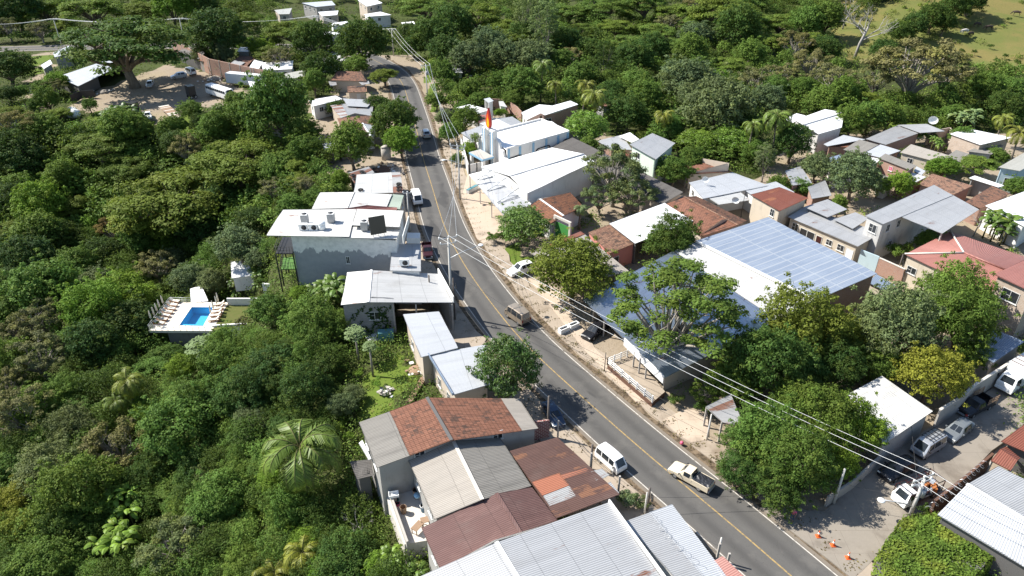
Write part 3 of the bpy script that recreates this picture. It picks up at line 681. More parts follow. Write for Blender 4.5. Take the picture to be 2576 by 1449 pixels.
H_('far_house', 'cream roofed house left of the grey gable house at the top', "2 138,76 170,108 252,106 272,60", 3.5, 'translucent_sheet', 'beige_wall', auto=1)
H_('far_house', 'two storey beige house with white roof at the top edge', "2 768,2 835,48 955,22 900,-6", 5.2, 'white_sheet', 'beige_wall', auto=2)
H_('far_house', 'white roof in front of the two storey beige house', "2 815,108 840,125 1022,112 938,88", 3, 'white_sheet', 'white_wall', auto=1)
H_('far_house', 'white roof half hidden by trees right of the beige house', "2 1095,170 1110,190 1200,180 1190,160", 3, 'white_sheet', 'white_wall')
H_('far_house', 'white wall and roof left of the utility pole near the bend', "2 505,240 515,262 640,262 630,238", 3, 'white_sheet', 'white_wall')
H_('far_house', 'long white roof strip under trees at the top', "2 560,175 575,195 700,180 690,160", 3, 'white_sheet', 'white_wall')
H_('yard_shed', 'long silver shed roof under the great spreading tree', "1 430,580 590,650 940,480 800,455", 3, 'bright_zinc', 'dark_wall', cat='shed', part={1: (0, .4)})
H_('yard_shed', 'pale roof beside the far road left of the great spreading tree', "1 398,398 412,432 540,400 520,345", 3.5, 'bright_zinc', 'grey_wall', cat='shed')
H_('yard_shed', 'white gabled shed at the end of the dirt track', "1 308,492 330,520 395,480 378,450", 3, 'white_sheet', 'grey_wall', cat='shed')
H_('yard_shed', 'large black sloping roof behind the brick yard wall', "1 1335,387 1500,447 1545,400 1490,333", (3, 3, 5, 5), 'dark_fibre_cement', 'dark_wall', cat='shed')
H_('yard_shed', 'brown tile roof just behind the brick yard wall', "1 1500,455 1600,480 1640,450 1560,425", 3, 'old_tile', 'grey_wall', cat='shed')
H_('yard_shed', 'tile and zinc roof behind the brick wall near the white trailer', "1 1710,500 1860,540 1932,430 1810,420", 3, 'old_tile', 'grey_wall', cat='shed', extra=[("1 1710,500 1790,512 1850,470 1770,455", 3.3, 'zinc_sheet')])
H_('yard_shed', 'small white roofed hut among dark trees behind the yard', "1 1790,388 1880,392 1895,358 1812,355", 3.2, 'white_sheet', 'grey_wall', cat='hut')
H_('yard_shed', 'white roof at the right end of the brick yard wall', "1 1860,505 1950,525 1990,455 1910,450", 3, 'white_sheet', 'white_wall', cat='shed')
H_('yard_shed', 'small white roof above the great spreading tree, by the far woods', "1 1455,215 1490,240 1545,212 1530,192", 3.2, 'white_sheet', 'white_wall', cat='hut')
H_('pool_hut', 'white roofed hut with pink eave behind the sun loungers', "5 1437,728 1437,835 1570,825 1520,705", (-12.4, -12.4, -12.4, -12.4), 'white_sheet', 'white_wall', cat='hut', base=-15)
H_('hillside_house', 'white and rusty striped roof on the slope left of the hotel', "5 1742,525 1745,650 2060,610 2110,515", -9.5, 'white_sheet', 'white_wall', base=-12.5, bands=[[(0, .55, 'white_sheet'), (.55, 1, 'half_rust_sheet')]])
# ---- right side of the road
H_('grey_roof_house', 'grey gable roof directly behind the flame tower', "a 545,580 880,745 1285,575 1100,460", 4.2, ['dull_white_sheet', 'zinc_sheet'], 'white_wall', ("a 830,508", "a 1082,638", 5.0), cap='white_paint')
H_('red_roof_shed', 'small dark red roof left of the flame', "a 470,442 530,568 690,500 700,425", 3.2, 'red_sheet', 'white_wall', cat='shed')
H_('white_house', 'white flat roof among trees behind the red roof', "a 135,310 470,418 715,347 372,250", 3.4, 'white_sheet', 'white_wall')
H_('lookout_hut', 'little raised hut with bent tin roof above the flame', "a 612,160 698,228 782,192 715,135", 5.0, 'bright_zinc', 'white_wall', cat='hut', open_=(0,), over=.2)
H_('tin_hut', 'tiny pale tin hut next to brick garden wall behind the church', "a 868,200 880,275 1015,300 945,195", 2.6, 'dull_white_sheet', 'white_wall', cat='hut', geo=False)
H_('church_annex', 'shaded flat roof with light blue edge left of the church tower', "a 222,742 430,880 640,690 610,600", 3.8, 'zinc_sheet', 'white_wall', cat='annex')
H_('brick_house', 'brick gabled house with pale roof near the coconut palms', "3 70,850 110,905 330,800 205,788", 4.0, 'white_sheet', 'white_wall', extra=[("3 180,832 250,868 500,787 440,760", 6.2, 'white_sheet')], auto=1)
H_('brick_house', 'two storey brick wall house with concrete bands by the palms', "3 235,866 330,850 500,788 400,770", (5.7, 5.9, 5.9, 5.7), 'white_sheet', 'brick_wall', over=.1, win=[(0, .4, 3.6, 1.4, 1.2)])
H_('stone_hut', 'small grey hut with rusty tile roof under the yellow palm', "3 630,775 690,805 805,785 735,738", 3.4, 'old_tile', 'block_wall', cat='hut', auto=1)
han = H_('hangar', 'big brilliant white gable hangar beside the road', "0 1210,420 1388,371 1495,406 1327,486", (5.2, 5.2, 5.2, 5.2), 'white_sheet', 'white_wall', ("0 1283,443", "0 1468,387", 6.1), cat='hangar', over=.12, cap='zinc_sheet')
H_('market_hall', 'long dark fibre cement roof behind the white hangar', "3 290,1112 1130,1545 1290,1450 458,1037", (3.4, 3.4, 4.2, 4.2), 'dark_fibre_cement', 'beige_wall', cat='hall')
H_('green_house', 'pale green two storey house with grey roof and balcony', "3 888,1090 1085,1202 1232,1080 1060,1005", 6.0, 'zinc_sheet', 'pale_green_wall', win=[(0, .28, 3.8, 1.4, 1.3), (1, .55, 3.8, 1.3, 1.3)], over=.45)
H_('brick_annex', 'grey roof and brick side wall left of the pale green house', "3 640,1062 745,1125 905,1130 830,1018", 3.4, 'zinc_sheet', 'brick_wall', cat='annex', extra=[("3 805,1028 905,1075 960,1050 890,998", 3.9, 'white_sheet'), ("3 733,1122 842,1188 885,1166 780,1105", 2.9, 'rust_red_sheet')])
H_('tile_roof_house', 'orange old tile roof right of the pale green house', "3 1180,1190 1330,1315 1662,1296 1285,1155", (2.8, 2.8, 3.8, 3.8), 'clay_tile', 'beige_wall')
H_('blockhouse', 'light metal roof with satellite dish right of the market hall', "3 1335,1378 1440,1500 1935,1400 1662,1300", 3.5, 'bright_zinc', 'white_wall', auto=2, extra=[("7 1420,5 1560,95 1800,60 1640,-60", 3.3, 'dull_white_sheet')])
H_('metal_roof_house', 'grey roof joining the rust red hip roof', "4 -180,1430 -60,1520 200,1450 60,1370", 3.4, 'bright_zinc', 'white_wall')
H_('brown_tile_house', 'dark brown tile gable behind the green gate', "7 113,112 287,240 540,110 440,5", 3.0, 'brown_tile', 'white_wall', ("7 212,55", "7 388,180", 4.1), cap='white_paint')
H_('pink_shop', 'clay tiled shop with pink and green walls', "7 575,305 740,463 932,387 742,242", 3.2, 'pale_tile', 'pink_wall', cat='shop', doors=[(1, .25, 0, 1.3, 2.1, 'dark_metal')], over=.15)
H_('silver_roof_shed', 'bright silver roof dappled with tree shade', "7 735,237 930,388 1367,216 1150,83", 3.7, 'white_sheet', 'dark_wall', cat='shed', open_=(1,), posts=[("7 1355,222", 3.5, 3.6)])
H_('long_tile_house', 'long clay tile gable next to the blue solar roof', "7 1150,95 1425,337 1772,217 1390,30", 3.2, ['clay_tile', 'old_tile'], 'beige_wall', ("7 1300,38", "7 1702,250", 4.4), cap='pale_tile')
H_('tyre_shop_awning', 'pale ribbed awning edged with rusty sheets and tyres beside dirt parking', "7 130,452 480,700 882,596 548,322", (2.8, 2.8, 3.2, 3.2), 'pale_fibre_cement', walls=False, cat='awning', extra=[("7 238,412 262,425 548,320 515,298", 3.25, 'rust_red_sheet')], posts=[("7 172,470", 2.7, 2.6), ("7 320,570", 2.7, 2.6)])
sol = H_('warehouse', 'huge blue striped roof warehouse in the middle right', "0 1752,605 2055,754 2207,688 1932,546", (5.4, 5.4, 6.6, 6.6), 'solar_sheet', 'brick_wall', cat='warehouse', fascia=[(0, 0, 1, .4, .3, 'white_paint')], pitch=.3)
res = H_('restaurant', 'wide light metal roof with white fascia behind the tall branching tree', "0 1465,752 1671,951 1955,805 1692,632", (3.3, 3.3, 4.7, 4.7), 'restaurant_sheet', 'cream_wall', cat='restaurant', open_=(0,), over=1.2, pitch=.3, fascia=[(0, .56, 1, 1.1, .75, 'white_wall')],
   extra=[("0 1695,631 1752,608 2052,756 1957,806", (4.7, 5.0, 5.0, 4.7), 'pale_zinc')], posts=[("7 925,1215", 3.1, 2.9), ("7 968,1262", 3.1, 2.9), ("7 1018,1300", 3.1, 2.9), ("7 700,950", 3.1, 2.9)])
H_('rust_roof_house', 'rust red gable roof house with cream walls near the long row house', "8 -130,18 88,143 305,45 85,-38", (5.0, 5.0, 5.0, 5.0), 'rust_red_sheet', 'cream_wall', over=.3, win=[(0, .78, 3.2, 1.0, 1.3)])
H_('row_house', 'long grey roofed row house with cream wall, windows and red door', "8 150,187 678,412 860,306 270,113", 3.3, 'zinc_sheet', 'cream_wall', win=[(0, .1, 1.3, 1.2, 1.3), (0, .63, 1.3, 1.1, 1.0), (0, .8, 1.2, 1.2, 1.1)], doors=[(0, .24, 0, 1.4, 2.3, 'dark_metal'), (0, .35, .2, 1.5, 2.1, 'dark_metal'), (0, .48, 0, 1.1, 2.2, 'dark_red_paint'), (0, .93, 0, 1.3, 2.2, 'white_paint')], over=.35,
   extra=[("8 272,112 450,190 597,130 450,54", 3.9, 'zinc_sheet'), ("8 492,206 640,278 760,200 660,153", 3.7, 'zinc_sheet')])
H_('two_storey_house', 'two storey grey house with L shaped metal roof', "8 735,180 870,242 1395,24 1254,-54", 6.4, 'zinc_sheet', 'stained_wall', win=[(0, .5, 4.2, 1.4, 1.4), (1, .1, 4.4, .9, 1.3), (1, .25, 4.4, .9, 1.3), (1, .2, 1.2, 1, 1.1)], extra=[("8 1005,187 1315,312 1592,132 1397,24", 6.3, 'zinc_sheet')], posts=[("8 1313,305", 6.2, 6.2)], over=.25)
def hip():
    root = empty('red_roof_house', (0, 0, 0), 0, 'red hip roof house with pale ridge strips and cream walls', 'house')
    k, a = 4.6, 6.2
    L, Bk, Fr, Br = [at(*p, k) for p in pts("8 1030,470 1375,298 1690,777 2150,560")]
    R1, R2 = at(*pt("8 1478,462"), a), at(*pt("8 1790,590"), a)
    m = MB()
    roof_plane(m, L, Fr, R2, R1, 0, .3); roof_plane(m, Bk, Br, R2, R1, 0, .3); roof_plane(m, L, Bk, R1, R1 + (Bk - L) * .001, 0, .3)
    ro = m.build('roof', 'red_sheet', root)
    for p, q in ((L, R1), (Bk, R1), (R1, R2)):
        c = MB(); c.tube([p + Vector((0, 0, .1)), q + Vector((0, 0, .1))], .14, 5); c.build('ridge_cap', 'pale_concrete' if q == R1 else 'red_sheet', ro)
    W = inset([L, Fr, Br, Bk], .35); w = MB()
    for i in range(4):
        p, q = W[i], W[(i + 1) % 4]; w.poly([(p.x, p.y, -.3), (q.x, q.y, -.3), (q.x, q.y, k + .02), (p.x, p.y, k + .02)])
    w.build('wall', 'cream_wall', root); FOOT.append([tuple(p[:2]) for p in (L, Fr, Br, Bk)])
    root['_c'] = (L + Br) / 2
    for s in (.1, .45, .8): add_window(root, W[0], W[1], s, 2.0, 1.5, 1.1)
    add_window(root, W[3], W[0], .5, 2.0, 1.2, 1.1); del root['_c']
hip()
H_('brick_block', 'taller building with flat red roof, brick upper storey at the right edge', "8 1705,622 2010,762 2300,600 1960,500", (7.4, 7.4, 7.8, 7.8), 'red_sheet', 'tan_brick', cat='building', win=[(0, .5, 4.6, 2.2, 1.6)], over=.4)
H_('street_shed', 'dark blue corrugated shed roof at the top of the side street', "8 1560,1190 1702,1287 1935,1130 1640,1008", (2.9, 2.9, 3.2, 3.2), 'blue_zinc', 'concrete', cat='shed', pitch=.4)
H_('lean_to_shed', 'small blue grey lean-to behind the blue solar roof', "8 755,682 880,742 975,712 815,620", 2.8, 'blue_zinc', 'cream_wall', cat='shed')
H_('corner_shed', 'bright white ribbed roof shed on the side street wall', "12 600,78 873,455 1243,206 860,-62", (3.4, 3.4, 3.6, 3.6), 'worn_white_sheet', 'concrete', cat='shed', pitch=.32)
H_('corner_house', 'white gable roof at the bottom right corner behind razor wire', "12 1278,985 2300,1600 2650,1080 1738,618", (3.6, 3.6, 3.8, 3.8), ['bright_zinc', 'zinc_sheet'], 'dark_wall', ("12 1500,757", "12 2300,1245", 4.7), cap='white_paint', pitch=.32)
H_('rust_awning', 'rusty brown sheet roof at the right edge of the side street', "12 1758,432 2050,560 2250,400 1990,265", (3.0, 3.0, 3.4, 3.4), 'rust_red_sheet', 'dark_wall', cat='awning', over=.5)
H_('rust_awning', 'small ridged rusty canopy in front of the larger rusty roof', "12 1680,580 1830,655 1905,560 1795,468", (2.6, 2.6, 2.6, 2.6), 'rust_red_sheet', 'dark_wall', (.5, 3.2), cat='awning', walls=False, posts=[("12 1835,640", 2.5, 2.5), ("12 1690,580", 2.5, 2.5)])
H_('roadside_canopy', 'small grey corrugated canopy beside the road under big trees', "11 1460,172 1590,290 1760,330 1650,78", (2.9, 2.9, 3.1, 3.1), 'old_zinc', walls=False, cat='canopy', posts=[("11 1470,180", 2.8, 2.7), ("11 1585,290", 2.8, 2.7)])
# ---- the upper right village
H_('white_barn', 'big white gable roof on the forest edge', "4 205,905 430,824 556,962 382,1012", (4.8, 4.8, 4.4, 4.4), 'white_sheet', 'stained_wall', ("4 268,942", "4 575,850", 5.4), cat='barn', over=.15, cap='zinc_sheet', extra=[("4 125,900 190,925 285,872 215,855", 3.8, 'white_sheet')])
H_('patch_roof_house', 'striped rust and grey roof below the satellite dish', "4 738,1048 890,1092 1150,1000 985,942", 3.2, 'old_zinc', 'brick_wall', extra=[("4 985,942 1150,1002 1335,990 1200,935", 3.5, 'zinc_sheet')])
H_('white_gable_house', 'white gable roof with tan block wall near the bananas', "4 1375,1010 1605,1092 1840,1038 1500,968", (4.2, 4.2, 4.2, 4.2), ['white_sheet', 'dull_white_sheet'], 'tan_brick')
H_('tile_hut', 'pale zinc and orange tile roof below the white barn', "4 440,1102 600,1112 655,1060 560,1050", 2.8, 'clay_tile', 'brick_wall', cat='hut', extra=[("4 420,1087 450,1103 735,1052 570,1018", 3.3, 'bright_zinc')])
H_('open_shed', 'dark ribbed roof with open black front', "4 568,1128 700,1165 835,1092 690,1052", 3.4, 'fibre_cement', 'dark_wall', cat='shed', open_=(0,))
H_('light_roof_house', 'light blue grey roof in the crowded right village', "4 692,1152 850,1190 1002,1137 850,1090", 3.3, 'bright_zinc', 'brick_wall')
H_('ribbed_roof_house', 'grey ribbed roof on a cream walled house', "4 998,1150 1312,1230 1385,1178 1080,1088", 3.4, 'pale_fibre_cement', 'cream_wall', auto=2)
H_('brick_row', 'narrow ribbed roof over a long brick wall with pink shutter', "4 838,1192 1068,1282 1122,1250 885,1158", 4.0, 'fibre_cement', 'brick_wall', win=[(0, .42, 2.3, .9, .9, 'window_frame', 'pink_plastic')])
H_('blue_roof_house', 'flat pale blue grey roof next to a round tree', "4 455,1192 500,1312 690,1270 545,1165", 3.2, 'blue_zinc', 'white_wall')
H_('dull_roof_house', 'dark flat roof beside the tan block wall', "4 1500,1142 1685,1165 1775,1100 1700,1060", 3.0, 'fibre_cement', 'grey_wall')
H_('ribbed_hut', 'small ribbed grey roof between two larger roofs', "4 1338,1188 1455,1222 1515,1160 1420,1130", 3.0, 'fibre_cement', 'grey_wall', cat='hut')
H_('striped_roof_house', 'faded striped tin roof below the brick row', "4 958,1352 1085,1392 1195,1335 1090,1300", 2.9, 'dull_white_sheet', 'brick_wall')
H_('village_tile_house', 'old clay tile roof beside the narrow white porch roof', "4 1135,1390 1400,1470 1545,1402 1240,1310", 3.0, 'pale_tile', 'brick_wall')
H_('porch', 'narrow white porch roof over dark opening', "4 1518,1342 1740,1412 1782,1400 1560,1325", 3.4, 'white_sheet', 'grey_wall', cat='porch', open_=(0,))
H_('blue_house', 'light blue house at the right edge with pale roof', "4 1740,1262 1900,1290 2100,1180 1935,1150", 4.6, 'translucent_sheet', 'blue_wall', win=[(0, .7, 1.2, 1.6, 1.6)])
H_('white_roof_house', 'dazzling white roof at the right edge behind banana plants', "8 1640,102 1935,260 2150,120 1935,-5", 4.0, 'white_sheet', 'white_wall')
H_('village_tile_house', 'brown tile roof below the porch at the right', "8 1490,75 1610,125 1830,10 1690,-45", 3.2, 'old_tile', 'brick_wall')
H_('corner_hut', 'grey roofed brick hut next to the round grey green tree', "4 300,1412 330,1500 480,1475 430,1360", 2.9, 'zinc_sheet', 'brick_wall', cat='hut')
H_('shaded_roof_house', 'ribbed dark roof between the brick row and round tree', "4 818,1300 830,1372 905,1392 965,1355", 2.8, 'fibre_cement', 'grey_wall', cat='hut')
H_('tin_porch', 'pale tin lean-to at the brick row end', "4 1100,1290 1160,1320 1190,1290 1120,1255", 3, 'bright_zinc', 'brick_wall', cat='lean-to', geo=False)
H_('white_lean_to', 'bright white sloped sheet against the brick row', "4 700,1235 790,1255 850,1200 740,1178", 3.4, 'white_sheet', 'brick_wall', cat='lean-to')
H_('white_lean_to', 'grey shed roof in deep tree shade left of the round tree', "4 130,1290 180,1400 330,1380 250,1255", 3, 'zinc_sheet', 'brick_wall', cat='shed')
H_('shed', 'small grey roof behind bushes by the roadside verge, far up the road', "2 1385,482 1420,545 1560,550 1530,475", 3, 'zinc_sheet', 'grey_wall', cat='shed')
# ---------------------------------------------------------------- church with the flame
def church():
    root = empty('church', (0, 0, 0), 0, 'white and light blue church with stepped front and white roof', 'church')
    z = 4.8
    A, B, C, D = [at(*p, z) for p in pts("a 880,770 1000,1035 2060,738 1590,530")]
    A = B + (D - C)
    m = MB(); R1, R2 = A.lerp(B, .42) + Vector((0, 0, .9)), D.lerp(C, .42) + Vector((0, 0, .9))
    roof_plane(m, A, D, R2, R1, 0, geo=False); roof_plane(m, B, C, R2, R1, 0, geo=False); m.build('roof', 'white_sheet', root)
    w = MB(); ax = (C - B).normalized(); ay = (A - B).normalized()
    for p, q in ((B, C), (C, D), (D, A)):
        d = (q - p).normalized(); n = Vector((d.y, -d.x, 0)); o = Vector((p.x, p.y, 0))
        w.obox(o, Vector((q.x - p.x, q.y - p.y, 0)), n * .3, Vector((0, 0, z + .45)))
    w.build('wall', 'white_wall', root)
    L = (C - B).length; n = Vector((ax.y, -ax.x, 0))
    for s in (.005, .18, .39, .60, .80, .96):
        p = Vector((B.x, B.y, .5)) + ax * L * s + n * .3; c = MB(); c.obox(p, ax * .5, n * .14, Vector((0, 0, z - .4))); c.build('pilaster', 'sky_blue_paint', root)
    t = MB(); P = []
    for i in range(60):
        s = i / 59; P.append(Vector((B.x, B.y, 2.6 + .4 * math.tanh(5 * math.sin(s * 14)) + s * .7)) + ax * L * s + n * .42)
    t.tube(P, .13, 5); t.build('trim_band', 'dark_metal', root)
    # front: stepped gable wall, two piers, cross beam, portico
    O = Vector((B.x, B.y, 0)) - ax * .1; Wd = (A - B).length
    f = MB(); prof = [(-1, 0), (-1, 3.2), (0, 3.4), (.4, 4.5), (1.3, 4.8), (1.8, 5.8), (2.6, 6.3), (Wd - 2.6, 6.3), (Wd - 1.8, 5.8), (Wd - 1.3, 4.8), (Wd - .4, 4.5), (Wd, 3.4), (Wd + 1, 3.2), (Wd + 1, 0)]
    P1 = [O + ay * a + Vector((0, 0, b)) for a, b in prof]; P2 = [p - ax * .5 for p in P1]
    f.poly(P1[::-1]); f.poly(P2)
    for i in range(len(P1)): f.poly([P1[i], P1[(i + 1) % len(P1)], P2[(i + 1) % len(P1)], P2[i]])
    f.build('front_wall', 'white_wall', root)
    mid = Wd / 2
    for s in (-1.45, 1.45):
        p = MB(); q = O - ax * 1.2 + ay * (mid + s - .42); p.obox(q, ax * 1.2, ay * .84, Vector((0, 0, 8.0))); pr = p.build('pier', 'white_wall', root)
        for e in (.0, .68): c = MB(); c.obox(q - ax * .06 + ay * (e + .0), ax * .06, ay * .16, Vector((0, 0, 7.7))); c.build('pier_trim', 'sky_blue_paint', pr)
    b = MB(); b.obox(O - ax * 1.0 + ay * (mid - 1.45), ax * .7, ay * 2.9, Vector((0, 0, .4))); b.v = [(x, y, zz + 7.7) for x, y, zz in b.v]; b.build('cross_beam', 'white_wall', root)
    p = MB(); q = O - ax * 4.3 + ay * (mid - 2.6); p.obox(q + Vector((0, 0, 2.7)), ax * 2.9, ay * 5.2, Vector((0, 0, .35))); po = p.build('portico_roof', 'sky_blue_paint', root)
    s_ = MB(); s_.obox(q + Vector((0, 0, 3.055)) + ax * .12 + ay * .12, ax * 2.7, ay * 4.96, Vector((0, 0, .03))); s_.build('slab', 'concrete', po)
    for e in (.1, 4.5): c = MB(); c.obox(q + ax * .15 + ay * e, ax * .6, ay * .6, Vector((0, 0, 2.7))); c.build('column', 'white_wall', root)
    d = MB(); d.obox(O - ax * .56 + ay * (mid - .8), ax * .05, ay * 1.6, Vector((0, 0, 2.6))); d.build('door', 'dark_metal', root)
    FOOT.append([tuple((v)[:2]) for v in (A - ax * 5, B - ax * 5, C, D)])
    # flame
    top = O - ax * .85 + ay * mid + Vector((0, 0, 8.1))
    fl = empty('flame_emblem', top, 0, 'red and orange flame emblem standing on the church tower', 'emblem')
    def flame(scale, off, thick, mt, nm, bend):
        m = MB(); pr = []
        for i in range(28):
            t = i / 28 * 2 * math.pi; h = (1 - math.cos(t)) / 2
            wv = math.sin(t) * (1 - h) ** .7 * 1.25 * (1 if h < .99 else 0)
            pr.append((wv * .95 * scale + bend * math.sin(h * 3.1) * .25, h * 4.1 * scale + off))
        fr = [ay * a + Vector((0, 0, b)) - ax * thick for a, b in pr]; bk = [ay * a + Vector((0, 0, b)) + ax * thick for a, b in pr]
        m.poly(fr); m.poly(bk[::-1])
        for i in range(28): m.poly([fr[i], bk[i], bk[(i + 1) % 28], fr[(i + 1) % 28]])
        m.build(nm, mt, fl)
    flame(1, 0, .22, 'red_paint', 'outer_flame', .0); flame(.72, .18, .26, 'orange_paint', 'middle_flame', .5); flame(.5, .3, .29, 'yellow_glow', 'inner_flame', -.3)
    m = MB(); m.obox(-ay * .3 - ax * .3 + Vector((0, 0, 0)), ax * .6, ay * .6, Vector((0, 0, .12))); m.build('base', 'white_paint', fl)
    return A, B, C, D
church()
def wall_run(name, label, s, h, mat, thick=.2, z0=0.0, cat='wall', k=None, cap=None, piers=0, pmat='concrete'):
    P = [at(u, v, z0) for u, v in pts(s)]
    root = empty(name, P[0], 0, label, cat); o = P[0].copy()
    m = MB()
    for i in range(len(P) - 1):
        a, b = P[i] - o, P[i + 1] - o; d = (b - a).normalized(); n = Vector((-d.y, d.x, 0)); g = min(terr(P[i].x, P[i].y), terr(P[i + 1].x, P[i + 1].y), z0) - .2 - z0
        m.obox(a - n * thick / 2 + Vector((0, 0, g)), b - a, n * thick, Vector((0, 0, h - g)))
        L = (b - a).length
        if cap:
            c = MB(); c.obox(a - n * (thick / 2 + .05) + Vector((0, 0, h)), b - a, n * (thick + .1), Vector((0, 0, .08))); c.build('coping', cap, root)
        if piers:
            for j in range(int(L / piers) + 1):
                q = a + d * min(L - .2, j * piers); c = MB(); c.obox(q - n * (thick / 2 + .06) + Vector((0, 0, g)), d * .22, n * (thick + .12), Vector((0, 0, h - g + .03))); c.build('pier', pmat, root)
    m.build('wall', mat, root)
    return root, P
wall_run('yard_wall', 'long brick wall with concrete piers closing the dirt yard', "1 1320,410 1470,490 1600,565 1932,640 2010,655", 4.6, 'brick_wall', .3, piers=4.5)
wall_run('street_wall', 'grey concrete wall along the far side of the side street', "12 1245,330 1400,235 1520,130 1770,-35 1960,-130", 2.6, 'concrete', cap='pale_concrete')
wall_run('brick_parapet', 'maroon painted brick wall with pale joints facing the rusty roof', "11 -20,455 120,428 278,405", 2.6, 'painted_brick')
wall_run('lot_wall', 'low grey brick wall under the tall trees by the side street', "12 430,925 500,880 620,800 860,580", 1.4, 'concrete')
wall_run('gate_wall', 'light blue gate wall next to the row house', "8 672,545 808,600", 2.6, 'blue_wall')
wall_run('brick_fence', 'bare brick garden wall between blue gate and red roof house', "8 812,602 905,645 1000,690", 2.4, 'brick_wall', cap='pale_concrete')
wall_run('church_fence', 'white panel fence in front of the church garden', "a 225,1010 290,1240 350,1470", 2.3, 'white_wall', piers=3, pmat='white_wall')
wall_run('lot_fence', 'white wall with black frame between church garden and hangar', "f 480,170 640,140 800,100", 2.0, 'white_wall', .15, piers=3.2, pmat='dark_metal')
wall_run('garden_wall', 'crumbling brick garden wall behind the church', "a 760,330 1010,350 1180,470 1260,560", 2.6, 'brick_wall')
wall_run('terrace_wall', 'low white wall running from pool lawn to sign wall', "5 1722,850 1930,850 2000,850", 1.3, 'white_wall', .3, z0=-12)
wall_run('boundary_wall', 'tan block boundary wall behind the ribbed roofs', "4 1180,1090 1345,1060 1380,1130", 3.0, 'tan_brick')
g = empty('green_gate', (0, 0, 0), 0, 'green sheet gate in a pale concrete frame', 'gate')
a, b = at(*pt("7 312,345")), at(*pt("7 455,375")); a, b = at(*pt("7 308,345")), at(*pt("7 420,400"))
d = (b - a).normalized(); n = Vector((-d.y, d.x, 0)); m = MB(); L = (b - a).length
m.obox(a, d * .4, n * .3, Vector((0, 0, 4.2))); m.obox(b, d * .4, n * .3, Vector((0, 0, 4.2))); m.obox(a + Vector((0, 0, 3.8)) + d * .4, d * (L - .4), n * .3, Vector((0, 0, .4))); m.build('frame', 'pale_concrete', g)
m = MB(); m.obox(a + d * .42 + n * .1, d * (L - .44), n * .06, Vector((0, 0, 3.2))); m.build('gate_leaf', 'green_paint', g)
# hangar front canopy with its tube braces
def canopy():
    root = empty('hangar_canopy', (0, 0, 0), 0, 'large pale sheet canopy with tube braces in front of the white hangar', 'canopy')
    P = [at(*p, z) for p, z in zip(pts("f 470,182 1262,1122 1885,862 835,92"), (3.4, 3.4, 4.6, 4.6))]
    m = MB(); roof_plane(m, *P, 0, .3); m.build('roof', 'zinc_sheet', root)
    m = MB(); d = P[2] - P[3]; n = d.cross(Vector((0, 0, 1))).normalized(); m.obox(P[3] + Vector((0, 0, .02)), d, n * .12, Vector((0, 0, .14))); m.build('flashing', 'white_paint', root)
    nrm = (P[1] - P[0]).cross(P[3] - P[0]).normalized(); nrm = nrm if nrm.z > 0 else -nrm
    for s in (.2, .48, .76):
        o = P[0].lerp(P[1], s); w = P[3].lerp(P[2], s); o = o.lerp(w, .12)
        m = MB(); t = w + Vector((0, 0, 1.5))
        m.tube([o + nrm * .25, t], .07, 6); m.tube([o + nrm * .25, o.lerp(w, .5) + nrm * .12, w + nrm * .1], .06, 6); m.tube([w + nrm * .1, (o + nrm * .2).lerp(t, .45)], .05, 6); m.build('brace', 'galvanised', root)
    for s in (.02, .33, .66, .98):
        o = P[0].lerp(P[1], s).lerp(P[3].lerp(P[2], s), .03); m = MB(); m.box((o.x, o.y, 0), (.16, .16, o.z - .1)); m.build('post', 'galvanised', root)
canopy()
pl = empty('planter', at(*pt("f 570,600")), 0, 'teal topped white planter wall at the hangar forecourt', 'planter')
m = MB(); p = at(*pt("f 470,640")) - pl.location; q = at(*pt("f 690,520")) - pl.location; d = q - p; n = Vector((-d.y, d.x, 0)).normalized(); m.obox(p, d, n * .6, Vector((0, 0, .8))); m.build('wall', 'white_wall', pl)
m = MB(); m.obox(p + Vector((0, 0, .8)), d, n * .62, Vector((0, 0, .1))); m.build('coping', 'teal_paint', pl)
